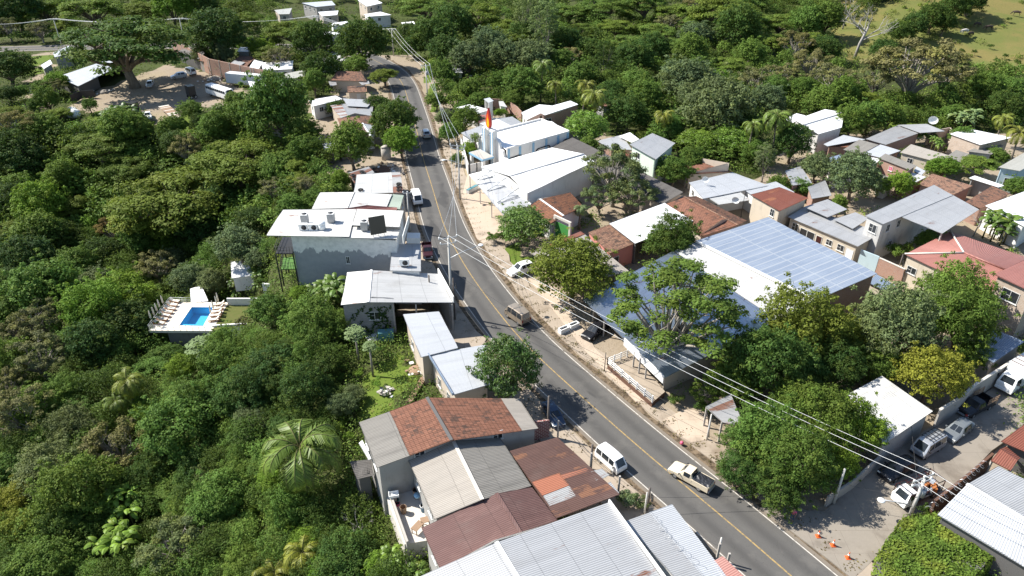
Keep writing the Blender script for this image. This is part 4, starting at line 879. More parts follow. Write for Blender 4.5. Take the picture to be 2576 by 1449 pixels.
# ---------------------------------------------------------------- pool terrace
DZ = -12.0
def pool():
    o = DECKC.copy(); o.z = DZ
    root = empty('pool_terrace', o, 0, 'cream pool terrace on a high stained retaining wall in the forest', 'terrace')
    D = [p - o for p in DECK]     # front left, front right, back right, back left
    Pl = [at(u, v, DZ) - o for u, v in pts("5 1352,1007 1532,1011 1612,869 1447,868")]
    m = MB()
    for i in range(4):
        j = (i + 1) % 4; q = [D[i], D[j], Pl[j], Pl[i]]; m.poly(q)
        m.poly([D[i], D[i] - Vector((0, 0, .45)), D[j] - Vector((0, 0, .45)), D[j]])
        m.poly([Pl[i], Pl[j], Pl[j] - Vector((0, 0, 1.5)), Pl[i] - Vector((0, 0, 1.5))], mi=1)
    m.poly([p - Vector((0, 0, 1.5)) for p in Pl], mi=1)
    m.build('deck', ['pale_deck', 'pool_tile'], root)
    # water a little below the edge
    t = MB(); t.poly([p - Vector((0, 0, .18)) for p in Pl]); t.build('water', 'pool_water', root)
    st = MB(); a, b = Pl[0].lerp(Pl[3], .06), Pl[1].lerp(Pl[2], .06); st.obox(a - Vector((0, 0, .5)), (b - a), (Pl[3] - Pl[0]) * .09, Vector((0, 0, .2))); st.build('steps', 'pool_tile', root)
    w = MB(); W = [at(u, v, DZ - .45) - o for u, v in pts("5 1262,1052 1600,1055 1722,845 1300,845")]
    for i in range(4): w.poly([W[i] - Vector((0, 0, 9)), W[(i + 1) % 4] - Vector((0, 0, 9)), W[(i + 1) % 4] + Vector((0, 0, .02)), W[i] + Vector((0, 0, .02))])
    w.build('retaining_wall', 'stained_dark_wall', root)
    def rail(a, b, k):
        m = MB(); d = b - a
        for h in (.3, .65, 1.0): m.tube([a + Vector((0, 0, h)), b + Vector((0, 0, h))], .025, 5)
        for i in range(k + 1): q = a + d * i / k; m.tube([q, q + Vector((0, 0, 1.02))], .03, 5)
        m.build('railing', 'galvanised', root)
    rail(D[0] * .985, D[1] * .985, 10); rail(D[0] * .985, D[3] * .985, 8); rail(D[3] * .985, D[3].lerp(D[2], .55) * .985, 6)
    FOOT.append([tuple(p[:2]) for p in DECK])
    lawn = MB(); q = [at(u, v, DZ - .02) for u, v in pts("5 1605,1045 1880,1000 1935,850 1728,836")]; lawn.poly(q); lw = lawn.build('lawn', 'turf_dry'); setp(lw, kind='structure'); FOOT.append([tuple(p[:2]) for p in q])
    k = MB(); a, b = at(*pt("5 1600,1020"), DZ), at(*pt("5 1885,1003"), DZ); k.obox(a, b - a, Vector((0, .3, 0)), Vector((0, 0, .3)));
    k.obox(a - Vector((0, 0, 5)), b - a, Vector((0, .25, 0)), Vector((0, 0, 5))); setp(k.build('lawn_edge_wall', 'white_wall'), 'thin white edge wall in front of the small lawn right of the pool', 'wall')
t = NT('pale_deck'); t.bsdf(t.mix(t.noise(t.pos(), 1.2, 5), (.74, .67, .57), (.66, .59, .5)), .8, 0, .3); MATS['pale_deck'] = t.m
t = NT('pool_tile'); t.bsdf(t.mix(t.noise(t.pos(), 2, 3), (.11, .46, .70), (.14, .52, .76)), .3); MATS['pool_tile'] = t.m
t = NT('turf_dry'); n_ = t.noise(t.pos(), 1.5, 5); t.bsdf(t.mix(n_, (.07, .11, .02), (.14, .12, .05)), .95, 0, .1); MATS['turf_dry'] = t.m
t = NT('pool_water'); n_ = t.noise(t.pos(), 2.2, 3); g1 = t.n('ShaderNodeBsdfGlossy'); g1.inputs['Roughness'].default_value = .05
tr = t.n('ShaderNodeBsdfTransparent'); tr.inputs[0].default_value = (.75, .93, .98, 1); mx = t.n('ShaderNodeMixShader'); fr = t.n('ShaderNodeFresnel'); fr.inputs['IOR'].default_value = 1.33
bp = t.bump(n_, .15, .03); t.l(bp, g1.inputs['Normal']); t.l(bp, fr.inputs['Normal']); t.l(fr.outputs[0], mx.inputs[0]); t.l(tr.outputs[0], mx.inputs[1]); t.l(g1.outputs[0], mx.inputs[2]); t.l(mx.outputs[0], t.out.inputs[0]); MATS['pool_water'] = t.m
plaster('stained_dark_wall', (.20, .19, .18), .8, (.03, .03, .03), .6)
pool()
def lounger(i, a, b, label):
    p, q = at(*a, DZ), at(*b, DZ); c = (p + q) / 2; d = q - p; rz = math.atan2(d.y, d.x)
    return c, rz, label
def make_lounger():
    r = empty('sun_lounger'); m = MB()
    for s in (-.3, .3): m.box((-.0, s, .26), (1.9, .07, .09))
    for x in (-.8, 0, .8): m.box((x, 0, .27), (.07, .6, .06))
    m.build('frame', 'orange_wood', r)
    for x in (-.75, .75):
        for y in (-.28, .28): l = MB(); l.box((x, y, 0), (.07, .07, .28)); l.build('leg', 'orange_wood', r)
    m = MB(); m.box((.25, 0, .35), (1.3, .6, .09)); m.build('seat_cushion', 'cushion', r)
    m = MB(); m.obox((-.42, -.3, .37), (-.52, 0, .42), (0, .6, 0), (.07, 0, .08)); m.build('back_cushion', 'cushion', r)
    return r
LR = [("1358,838", "1285,828"), ("1338,865", "1268,857"), ("1322,893", "1252,884"), ("1300,918", "1232,912"), ("1282,945", "1212,937"), ("1264,972", "1192,965"), ("1245,1003", "1165,993")]
RR = [("1625,862", "1690,853"), ("1618,892", "1678,884"), ("1607,918", "1670,911"), ("1598,945", "1668,938"), ("1585,978", "1650,970")]
ordw = ['first', 'second', 'third', 'fourth', 'fifth', 'sixth', 'seventh']
proto = None
for side, S in (('left', LR), ('right', RR)):
    for i, (f, h) in enumerate(S):
        p, q = at(*pt("5 " + f), DZ), at(*pt("5 " + h), DZ); c = (p + q) / 2; d = p - q
        if proto is None: o = proto = make_lounger()
        else: o = copy_tree(proto)
        o.location = c; o.rotation_euler.z = math.atan2(d.y, d.x)
        setp(o, f'{ordw[i]} lounger from the back in the row {"left" if side == "left" else "right"} of the pool, cream cushion', 'sun lounger', 'sun loungers around the pool')
um = None
US = [('left', i, s) for i, s in enumerate(("1240,875", "1215,905", "1195,935", "1175,965", "1150,992"))] + [('right', i, s) for i, s in enumerate(("1655,855", "1645,880", "1620,915", "1600,945"))]
for side, i, s in US:
    if um is None:
        um = empty('folded_parasol'); m = MB(); m.cyl((0, 0, 0), .22, .2, .08); m.build('base', 'concrete', um)
        m = MB(); m.tube([(0, 0, .08), (0, 0, 2.5)], .025, 6); m.build('pole', 'galvanised', um)
        m = MB(); m.tube([(0, 0, .95), (0, 0, 1.2), (0, 0, 1.9), (0, 0, 2.45), (0, 0, 2.55)], [.08, .15, .13, .07, .02], 8); m.build('canopy', 'cushion', um); o = um
    else: o = copy_tree(um)
    o.location = at(*pt("5 " + s), DZ); setp(o, f'{ordw[i]} folded parasol from the back among the {side} hand loungers'.replace(' hand', ''), 'parasol', 'folded parasols by the pool')
# sign wall, pergola, terrace under the hotel
def signwall():
    z = -8.5
    a, b = at(*pt("6 82,830"), -11), at(*pt("6 190,835"), -11); d = (b - a).normalized(); n = Vector((d.y, -d.x, 0))
    r = empty('sign_wall', a, math.atan2(d.y, d.x), 'white wall sign with blue letters and gold emblem beside the pergola', 'sign'); L = (b - a).length
    m = MB(); m.obox((-.2, 0, -2), (L + .2, 0, 0), (0, .35, 0), (0, 0, 5.6)); m.build('panel', 'white_wall', r)
    for tx, x, zz, s in (('FR', 1.35, 2.2, .85), ('CUR', .75, 1.3, .95)):
        c = bpy.data.curves.new('letters', 'FONT'); c.body = tx; c.size = s; c.extrude = .03; c.offset = .02; o = bpy.data.objects.new('lettering', c); COL.objects.link(o)
        c.materials.append(M('sign_blue')); o.parent = r; o.location = (x, -.04, zz); o.rotation_euler = (math.pi / 2, 0, 0)
    m = MB(); m.tube([(.75, -.02, 2.5), (.75, -.07, 2.5)], .28, 12); m.build('emblem', 'gold_trim', r)
    pg = empty('pergola', at(*pt("6 190,780"), -8), 0, 'dark slatted pergola at the foot of the patchy grey wall', 'pergola'); o = pg.location.copy()
    Q = [at(u, v, -6.5) - o for u, v in pts("6 205,705 243,705 255,770 170,770")] ; Q2 = [at(u, v, -6.5) - o for u, v in pts("6 170,772 250,772 215,850 125,850")]
    for q in (Q, Q2):
        m = MB()
        for i in range(12):
            s = i / 12; a_, b_ = q[0].lerp(q[3], s), q[1].lerp(q[2], s); dd = b_ - a_; nn = Vector((-dd.y, dd.x, 0)).normalized() * .12; m.obox(a_, dd, nn, Vector((0, 0, .1)))
        m.build('slats', 'dark_metal', pg)
    for q in (Q2[2], Q2[3], Q2[0]): m = MB(); m.box((q.x, q.y, -4), (.14, .14, q.z + 4)); m.build('post', 'dark_metal', pg)
    t = empty('patio', at(*pt("6 220,800"), -11), 0, 'small patio with bright green artificial turf beside the pergola', 'patio'); o = t.location.copy()
    q = [at(u, v, -11) - o for u, v in pts("6 130,850 270,850 300,700 200,705")]; m = MB(); m.obox(q[0] - Vector((0, 0, 2)), q[1] - q[0], q[3] - q[0], Vector((0, 0, 2))); m.build('slab', 'pale_concrete', t)
    q = [at(u, v, -10.97) - o for u, v in pts("6 192,825 225,825 243,770 205,768")]; m = MB(); m.obox(q[0], q[1] - q[0], q[3] - q[0], Vector((0, 0, .03))); m.build('turf_mat', 'turf', t)
    wl = MB(); q = [at(u, v, -11) for u, v in pts("6 240,800 330,800")]; wl.obox(q[0], q[1] - q[0], Vector((0, .3, 0)), Vector((0, 0, 3.4))); setp(wl.build('patio_wall', 'white_wall'), 'plain white wall under the patchy grey hotel wall', 'wall')
signwall()
def balcony():
    r = empty('balcony', at(*pt("6 215,455"), 4.2), 0, 'dark steel balcony on the left end of the hotel', 'balcony'); o = r.location.copy()
    for z, nm, s in ((4.6, 'deck', "6 148,470 280,470 292,380 200,345"), (1.0, 'deck', "6 190,588 305,586 310,520 210,500")):
        q = [at(u, v, z) - o for u, v in pts(s)]; m = MB(); m.obox(q[0], q[1] - q[0], q[3] - q[0], Vector((0, 0, .15))); m.build(nm, 'dark_metal' if z > 2 else 'turf', r)
        rl = MB(); P = [q[3], q[0], q[1]]
        for h in (.5, 1.05): rl.tube([p + Vector((0, 0, h + .15)) for p in P], .04, 5)
        for a, b in ((q[3], q[0]), (q[0], q[1])):
            for i in range(7): k = a.lerp(b, i / 6); rl.tube([k, k + Vector((0, 0, 1.2))], .03, 4)
        rl.build('railing', 'dark_metal', r)
        for k in (q[0], q[1], q[3]): m = MB(); m.box((k.x, k.y, -6), (.16, .16, k.z + 6)); m.build('post', 'dark_metal', r)
balcony()
# ---------------------------------------------------------------- things on roofs
def condenser(kind):
    r = empty('condenser', (0, 0, 0)); m = MB()
    if kind == 'round':
        m.box((0, 0, .08), (.85, .85, 1.15)); m.build('casing', 'grey_paint2', r); g = MB(); g.cyl((0, 0, 1.235), .36, .36, .05, 14); g.build('fan', 'dark_metal', r)
        t = MB(); t.box((0, 0, 1.23), (.9, .9, .04)); t.build('top', 'white_paint', r)
    else:
        m.box((0, 0, .1), (1.1, .5, .85)); m.build('casing', 'white_paint', r); g = MB(); g.tube([(.12, -.25, .52), (.12, -.28, .52)], .33, 14); g.build('fan', 'dark_metal', r)
    f = MB()
    for x in (-.35, .35): f.box((x, 0, 0), (.1, .5, .085))
    f.build('feet', 'dark_metal', r)
    return r
plain('grey_paint2', (.33, .34, .35), .5, .3)
cr, cb = condenser('round'), condenser('box')
for o, s, z, lab in ((cr, "6 372,232", 8.2, 'round topped grey condenser at the left of the hotel roof'), (None, "6 570,225", 8.25, 'grey condenser in the middle of the hotel roof'), (None, "6 822,285", 8.2, 'grey condenser beside the black panel'), (cb, "6 362,290", 8.05, 'small white box condenser left of another along the roof edge'), (1, "6 437,290", 8.05, 'small white box condenser between box condenser and white vent'), (1, "6 1122,556", 5.7, 'white box condenser on the little ribbed annex roof')):
    x = copy_tree(cr) if o is None else (copy_tree(cb) if o == 1 else o)
    x.location = at(*pt(s), z); setp(x, lab, 'condenser', 'air condensers on roofs'); x.scale = (1.15,) * 3
m = MB(); p = at(*pt("6 500,285"), 8.1); m.cyl((0, 0, 0), .5, .6, .9, 12); m.ball((0, 0, 1.0), .62, 0, 12, 8, .7); v_ = m.build('roof_vent', 'white_paint', None, p); setp(v_, 'white domed vent on the hotel roof edge', 'vent')
def panel():
    r = empty('black_panel', at(*pt("6 925,318"), 8.2), 0, 'square black panel tilted on the hotel roof', 'panel'); o = r.location.copy()
    a, b = at(*pt("6 866,326"), 8.5) - o, at(*pt("6 985,305"), 8.5) - o; d = b - a; up = Vector((-d.y, d.x, 0)).normalized() * .6 + Vector((0, 0, 2.5))
    m = MB(); m.obox(a, d, up, d.cross(up).normalized() * .12); m.build('sheet', 'black_paint', r)
    for s in (.15, .5, .85): f = MB(); f.tube([a + d * s - Vector((0, 0, .35)), a + d * s + up * .5], .05, 5); f.tube([a + d * s + up * .5, a + d * s + Vector((0, 0, -.35)) + Vector((-d.y, d.x, 0)).normalized() * 1.4], .04, 5); f.build('strut', 'galvanised', r)
panel()
m = MB(); q = [at(u, v, z) for (u, v), z in zip(pts("6 1150,192 1105,345 1130,350 1165,200"), (8.6,) * 4)]; d = q[1] - q[0]; m.obox(q[0] - Vector((0, 0, .9)), d, (q[3] - q[0]) * .3, Vector((0, 0, 1.2))); setp(m.build('parapet_wall', 'white_wall'), 'tall white parapet wall at the road end of the hotel', 'wall')
m = MB(); q = [at(u, v, 5.65) for u, v in pts("6 1140,388 1238,390 1232,350 1145,347")]; m.obox(q[0], q[1] - q[0], q[3] - q[0], Vector((0, 0, .9))); setp(m.build('roof_tank_box', 'white_wall'), 'white box parapet on the annex beside the road', 'roof box')
td = MB(); N_ = 16
V = []; Fs = []
for i in range(N_):
    a = 2 * math.pi * i / N_
    for j in range(8):
        b = 2 * math.pi * j / 8; rr = .3 + .11 * math.cos(b); V.append((rr * math.cos(a), rr * math.sin(a), .11 + .11 * math.sin(b)))
for i in range(N_):
    for j in range(8): Fs.append((i * 8 + j, ((i + 1) % N_) * 8 + j, ((i + 1) % N_) * 8 + (j + 1) % 8, i * 8 + (j + 1) % 8))
td.mesh(V, Fs, 0, True); TY = td.data('old_tyre', 'tyre')
for i, (s, z, l) in enumerate((("7 315,385", 3.4, 'old tyre nearer the left end of the pale awning'), ("7 362,374", 3.4, 'old tyre right of another on the pale awning'), ("2 790,1437", 3.5, 'old tyre at the front of the tin shop roof'), ("2 1078,1392", 3.5, 'rearmost of three tyres on the rusty shop roof edge'),
                               ("2 1078,1413", 3.5, 'middle tyre of three on the rusty shop roof edge'), ("2 1080,1437", 3.5, 'front tyre of three on the rusty shop roof edge'), ("2 735,1328", 3.1, 'old tyre on the left corner of the rusty white shed'), ("2 800,1300", 3.1, 'old tyre in the middle of the rusty white shed'), ("2 812,1312", 3.1, 'old tyre below another on the rusty white shed'), ("2 748,1352", 3.1, 'old tyre on the front corner of the rusty white shed'))):
    o = inst('tyre', TY); o.location = at(*pt(s), z); o.scale = (1.25,) * 3; setp(o, l, 'tyre', 'old tyres weighing down roofs')
def dish(s, z, lab, r=.65):
    e = empty('satellite_dish', at(*pt(s), z), -.6, lab, 'satellite dish'); m = MB(); m.tube([(0, 0, 0), (0, 0, 1.1)], .04, 6); m.build('mast', 'galvanised', e)
    V = []; Fs = []
    for j in range(4):
        for k in range(14): a = 2 * math.pi * k / 14; rr = r * j / 3; V.append(Vector((rr * math.cos(a), -.25 - .35 * (rr / r) ** 2, 1.2 + rr * math.sin(a) * .9 - .2 * (rr / r) ** 2)))
    for j in range(3):
        for k in range(14): Fs.append((j * 14 + k, j * 14 + (k + 1) % 14, (j + 1) * 14 + (k + 1) % 14, (j + 1) * 14 + k))
    m = MB(); m.mesh(V, Fs, 0, True); m.build('bowl', 'lamp_glass', e); m = MB(); m.tube([(0, -.3, .5), (0, -1.1, 1.2)], .02, 4); m.build('arm', 'galvanised', e)
dish("4 1240,935", 3.8, 'white satellite dish over the striped rusty roof by the forest', 1.0); dish("3 1465,1385", 3.7, 'satellite dish on the light metal roof near the market hall'); dish("7 1690,95", 3.5, 'satellite dish above the long clay tile gable')
# razor wire
def coil(s, z, lab):
    P = [at(u, v, z) for u, v in pts(s)]; m = MB(); Q = []
    for i in range(len(P) - 1):
        d = P[i + 1] - P[i]; n = Vector((-d.y, d.x, 0)).normalized(); L = d.length; k = int(L / .1)
        for j in range(k): a = j * .75; Q.append(P[i] + d * j / k + n * math.cos(a) * .3 + Vector((0, 0, .3 + .3 * math.sin(a))))
    m.tube(Q, .018, 3, sm=False); setp(m.build('razor_wire', 'galvanised'), lab, 'razor wire')
coil("11 1075,1030 1180,1180 1420,1395", 2.9, 'razor wire coil on the grey lean-to roof beside the road'); coil("12 1200,965 1420,790 1630,610", 2.6, 'razor wire coil on the red wall along the side street')
wall_run('red_wall', 'brick red wall topped by razor wire along the side street', "12 1205,1010 1430,830 1640,650", 2.4, 'rust_iron', .25)
# restaurant terrace
def terrace():
    r = empty('restaurant_terrace', at(*pt("p 250,600")), 0, 'raised cream terrace with white railing between road and restaurant', 'terrace'); o = r.location.copy()
    q = [at(u, v, .8) - o for u, v in pts("p 235,560 795,1040 960,900 560,430")]; m = MB(); m.poly(q)
    for i in range(4): a, b = q[i], q[(i + 1) % 4]; m.poly([a - Vector((0, 0, .9)), b - Vector((0, 0, .9)), b, a], mi=1)
    m.build('floor', ['pavement_concrete', 'rust_iron'], r)
    def rail(a, b, k):
        m = MB(); d = b - a
        for h in (.35, .65, .95): m.tube([a + Vector((0, 0, h)), b + Vector((0, 0, h))], .05, 5)
        for i in range(k + 1): p = a + d * i / k; m.box((p.x, p.y, p.z), (.13, .13, 1.05))
        m.build('railing', 'white_paint', r)
    rail(q[0], q[1], 6); rail(q[0], q[3], 4)
    FOOT.append([tuple((p + o)[:2]) for p in q])
terrace()
# ivy covered block at the corner
IVY = [at(u, v, 2.3) for u, v in pts("12 838,1300 1045,1005 1340,985 1735,1262 1540,1470 930,1470")]
# yard behind the houses: patio with tubs
def patio():
    r = empty('back_yard', at(*pt("10 1150,900"), -.6), 0, 'concrete back yard beside the beige corrugated roof', 'yard'); o = r.location.copy()
    q = [at(u, v, -.6) - o for u, v in pts("10 960,790 1120,1210 1290,1180 1330,1030 1180,800 1120,570 900,640")]; m = MB(); m.poly(q)
    for i in range(len(q)): a, b = q[i], q[(i + 1) % len(q)]; m.poly([a - Vector((0, 0, 6)), b - Vector((0, 0, 6)), b, a])
    m.build('slab', 'pale_concrete', r)
    FOOT.append([tuple((p + o)[:2]) for p in q])
    m = MB(); a, b = at(*pt("10 940,690"), -.6) - o, at(*pt("10 1120,660"), -.6) - o
    for h in (.1, 1.0): m.tube([a + Vector((0, 0, h)), b + Vector((0, 0, h))], .03, 4)
    for i in range(12): p = a.lerp(b, i / 11); m.tube([p, p + Vector((0, 0, 1))], .02, 4)
    m.build('railing', 'rust_iron', r)
    m = MB(); a, b = at(*pt("10 985,800"), -.6) - o, at(*pt("10 1140,1240"), -.6) - o; d = b - a; n = Vector((-d.y, d.x, 0)).normalized(); m.obox(a, d, n * .2, Vector((0, 0, .9))); m.build('parapet', 'concrete', r)
    m = MB(); a, b = at(*pt("10 1135,590"), -.6) - o, at(*pt("10 1170,800"), -.6) - o; d = b - a; n = Vector((-d.y, d.x, 0)).normalized(); m.obox(a, d, n * .12, Vector((0, 0, 1.9))); m.build('tin_screen', 'zinc_sheet', r)
    def tub(s, rr, h, mt, lab, nm='tub', water=True):
        e = empty(nm, at(*pt(s), -.6), 0, lab, 'tub' if nm == 'tub' else nm); m = MB(); m.tube([(0, 0, 0), (0, 0, h * .5), (0, 0, h)], [rr * .85, rr * .95, rr], 14, caps=False); V = []
        m.cyl((0, 0, .01), rr * .84, rr * .84, .02, 14); m.build('body', mt, e); t = MB(); t.tube([(rr * math.cos(a), rr * math.sin(a), h) for a in [i * math.pi / 7 for i in range(15)]], .03, 4, caps=False); t.build('rim', 'white_paint' if mt == 'blue_plastic' else mt, e)
        if water: w = MB(); w.cyl((0, 0, h * .8), rr * .93, rr * .93, .02, 14); w.build('contents', 'black_cloth', e)
    tub("10 1217,850", .42, 1.0, 'wood', 'brown oil drum with a blue basin on it', 'drum'); tub("10 1270,955", .38, .75, 'blue_plastic', 'dark blue tub with pale rim by the beige roof')
    tub("10 1062,890", .24, .3, 'teal_plastic', 'teal basin on the yard edge'); tub("10 1070,915", .22, .28, 'pink_plastic', 'pinkish basin below the teal basin'); tub("10 1115,970", .32, .8, 'wood', 'grey barrel with odds and ends on its lid', 'barrel', False)
    b = empty('basin', at(*pt("10 1217,850"), .43), 0, 'light blue basin on top of the oil drum', 'basin'); m = MB(); m.tube([(0, 0, 0), (0, 0, .25)], [.28, .36], 14); m.build('body', 'sky_blue_paint', b)
    s = empty('wash_sink', at(*pt("10 1040,840"), .35), .2, 'white rectangular wash sink on the yard wall', 'sink'); m = MB(); m.box((0, 0, 0), (1.0, .7, .08)); m.box((0, .32, .08), (1.0, .06, .2)); m.box((0, -.32, .08), (1.0, .06, .2)); m.box((.47, 0, .08), (.06, .58, .2)); m.box((-.47, 0, .08), (.06, .58, .2)); m.build('bowl', 'white_paint', s)
    l = MB(); l.box((0, 0, -.95), (.5, .4, .95)); l.build('pedestal', 'concrete', s)
    t = empty('work_table', at(*pt("10 1292,1060"), -.6), .3, 'small brown table next to the maroon roof', 'table'); m = MB(); m.box((0, 0, .7), (1.2, .7, .06)); m.build('top', 'wood', t)
    for x in (-.5, .5):
        for y in (-.28, .28): m = MB(); m.box((x, y, 0), (.07, .07, .7)); m.build('leg', 'wood', t)
    t = copy_tree(t); t.location = at(*pt("10 1222,1110"), -.6); t.rotation_euler.z = 1; setp(t, 'brown table nearer the yard parapet, beside blue buckets', 'table')
    k = MB(); k.ball((0, 0, .5), .55, 0, 8, 6, .9); setp(k.build('tied_sack', 'green_paint', None, at(*pt("10 1122,775"), -.6)), 'green striped bundle standing at the tin screen', 'sack')
patio()
# rubble and litter on the slope, planks
def heap(name, s, lab, mats, n, sz, z=None, cat='rubbish'):
    p = ground(*pt(s)); rng = random.Random(n); m = MB()
    m.ball((0, 0, -.1), sz * 1.2, len(mats) - 1, 9, 5, .25)
    for k in range(len(mats)):
        for i in range(n): m.box((rng.gauss(0, sz), rng.gauss(0, sz), rng.uniform(-.1, .25)), (rng.uniform(.15, .7), rng.uniform(.1, .5), rng.uniform(.04, .2)), rng.uniform(0, 3), k)
    setp(m.build(name, mats, None, p), lab, cat, None, 'stuff')
heap('rubbish_heap', "10 975,60", 'pale litter heap on the grass slope', ['white_paint', 'stone', 'concrete'], 9, .55)
heap('rubble', "6 1210,1340", 'scattered white rubble below the beige annex', ['white_paint', 'wood'], 8, .9); heap('scrap_heap', "1 1620,590", 'scrap heap against the brick yard wall', ['white_paint', 'rust_iron', 'stone'], 22, 2.0); heap('scrap_heap', "1 780,690", 'scrap and white panels below the spreading tree', ['white_paint', 'stone'], 14, 1.8)
heap('scrap_heap', "2 960,1280", 'bikes and scrap behind the tin shop', ['white_paint', 'dark_metal', 'rust_iron'], 20, 1.8)
m = MB(); a = ground(*pt("10 1130,150")); b = ground(*pt("6 1275,1360"))
for i in range(5): m.obox(a + Vector((i * .16, 0, .2 + .03 * i)), b - a, Vector((.12, 0, 0)), Vector((0, 0, .06)))
setp(m.build('old_planks', 'wood'), 'dark planks leaning on the slope next to the annex', 'planks')
tarp = empty('tarp_heap', ground(*pt("1 560,870")), 0, 'white tarpaulin heap at the yard entrance', 'tarpaulin'); m = MB(); m.ball((0, 0, .4), 1.7, 0, 9, 6, .7); m.ball((-1.6, 2.2, .5), 1.3, 0, 8, 6, .7); m.build('sheet', 'white_paint', tarp)
b = MB(); P = [ground(*pt(x)) for x in ("1 545,775", "1 620,745", "1 720,735")]
for i in range(2): d = P[i + 1] - P[i]; b.obox(P[i], d, Vector((0, .15, 0)), Vector((0, 0, 2)))
setp(b.build('dark_fence', 'black_cloth'), 'dark sheet fence at the left end of the dirt yard', 'fence')
m = MB(); p = ground(*pt("6 985,1110")); m.box((0, 0, 0), (2.0, 1.0, 1.3)); m2 = empty('water_bin', p, .1, 'teal corrugated bin behind the block workshop', 'bin'); m.build('body', 'teal_paint', m2); m = MB(); m.box((-.8, .6, 0), (.9, .5, 1.0)); m.build('side_bin', 'green_sheet', m2)
heap('scrap_heap', "6 900,1090", 'zinc sheets and junk behind the block workshop', ['zinc_sheet', 'white_paint'], 8, .8)
cl = MB(); a = ground(*pt("2 1560,570"), 1.6); b = ground(*pt("2 1770,560"), 1.8); cl.tube([a, b], .02, 4)
wash = empty('washing_line', a, 0, 'line of red and white washing behind the far grey roof', 'washing line'); cl.v = [(x - a.x, y - a.y, z - a.z) for x, y, z in cl.v]; cl.build('line', 'wire_white', wash)
for i in range(9):
    p = (b - a) * ((i + .5) / 9); m = MB(); m.obox(p - Vector((.5, 0, 1.1)), Vector((1.0, 0, 0)), Vector((0, .04, 0)), Vector((0, 0, 1.1))); m.build('cloth', ['dark_red_paint', 'pink_cloth', 'white_paint'][i % 3], wash)
wt = empty('water_tank', at(*pt("2 985,1200")), 0, 'round grey water tank in the yard behind roadside trees', 'tank'); m = MB(); m.cyl((0, 0, 0), 1.0, 1.0, 2.6, 14); m.build('body', 'concrete', wt); m = MB(); m.cyl((0, 0, 2.6), 1.05, .3, .4, 14); m.build('lid', 'concrete', wt)
# ---------------------------------------------------------------- poles and cables
def topz(base, vtop):      # height of a vertical pole standing at base whose top the photo shows at row vtop
    py = (CY - vtop) / F; t = base.y / (CT + py * ST); return CH - t * (ST - py * CT)
POLE = {}
def pole(key, label, s, vtop, r=.16, mat='pole_concrete', arms=(), lamp=None, coil=False, box=False, name='utility_pole', cat='utility pole', ground_z=None):
    b = ground(*pt(s)) if ground_z is None else at(*pt(s), ground_z)
    ck = s.split()[0]; ck = CROP[int(ck) if ck.isdigit() else ck]; h = topz(b, ck[1] + vtop / ck[2]) - b.z
    h = max(3, min(14, h))
    e = empty(name, b, 0, label, cat, 'utility poles' if cat == 'utility pole' else None)
    m = MB(); m.tube([(0, 0, -.3), (0, 0, h)], [r, r * .68], 10); m.build('post', mat, e)
    P = {}
    for (zz, ang, L, key2) in arms:
        d = Vector((math.cos(ang), math.sin(ang), 0)); m = MB(); c = Vector((0, 0, h - zz)); nn = Vector((-d.y, d.x, 0)) * .06
        m.obox(c - d * L / 2 + nn * 2.2, d * L, nn, Vector((0, 0, .12))); ar = m.build('crossarm', 'galvanised', e)
        pts_ = []
        for q in (-.46, 0.04, .46):
            i = MB(); p = c + d * L * q + nn * 2.5 + Vector((0, 0, .12)); i.tube([p, p + Vector((0, 0, .1)), p + Vector((0, 0, .2)), p + Vector((0, 0, .3))], [.05, .1, .1, .05], 8); i.build('insulator', 'white_paint', ar); pts_.append(b + p + Vector((0, 0, .3)))
        P[key2] = pts_
    if lamp:
        zz, ang, L = lamp; d = Vector((math.cos(ang), math.sin(ang), 0)); m = MB(); c = Vector((0, 0, h - zz)); m.tube([c, c + d * L * .5 + Vector((0, 0, .5)), c + d * L + Vector((0, 0, .75))], .05, 6); a = m.build('lamp_arm', 'galvanised', e)
        m = MB(); q = c + d * (L + .3) + Vector((0, 0, .72)); m.ball(q, .38, 0, 10, 6, .35); m.build('lamp_head', 'lamp_glass', a)
    if coil:
        m = MB(); c = Vector((.28, 0, h - 1.3)); m.tube([c + Vector((0.05 * (i % 3), .38 * math.cos(i * .5), .38 * math.sin(i * .5))) for i in range(39)], .03, 4); m.build('cable_coil', 'wire_dark', e)
    if box: m = MB(); m.cyl((.32, 0, h - 2.2), .28, .28, .9, 10); m.cyl((.32, 0, h - 1.3), .08, .05, .25, 6); m.build('transformer', 'grey_paint2', e)
    P['top'] = b + Vector((0, 0, h - .1)); P['low'] = b + Vector((0, 0, h * .62)); P['h'] = h
    POLE[key] = P
RA = .75
pole('P1', 'tall pale concrete pole with lamp arm beside the workshop', "6 1480,932", 350, .2, arms=((.1, .35, 2.6, 'a'), (.9, .35, 2.2, 'b')), lamp=(3.0, .55, 4.5))
pole('P2', 'thin dark pole with cable coil right beside the tall lamp pole', "6 1502,966", 650, .13, 'wood_pole', coil=True)
pole('P3', 'dark wooden pole in front of the workshop roof', "6 1322,897", 628, .15, 'wood_pole')
pole('P4', 'leaning grey pole on the left kerb past the hotel', "6 1163,300", 10, .14, 'pole_concrete', arms=((.1, .1, 1.4, 'a'),))
pole('P5', 'concrete pole with long double crossarm next to the hangar forecourt', "6 1540,55", -352, .18, arms=((.1, 2.9, 3.0, 'a'), (.7, 2.9, 2.4, 'b')), lamp=(3.3, 3.3, 2.4))
pole('P6', 'pole with transformer on the grassy verge before the bend', "2 1298,800", 495, .17, arms=((.1, .3, 2.4, 'a'),), box=True)
pole('P7', 'tall pole at the far road bend where the cables turn', "2 1040,420", 225, .17, arms=((.1, .2, 2.4, 'a'),))
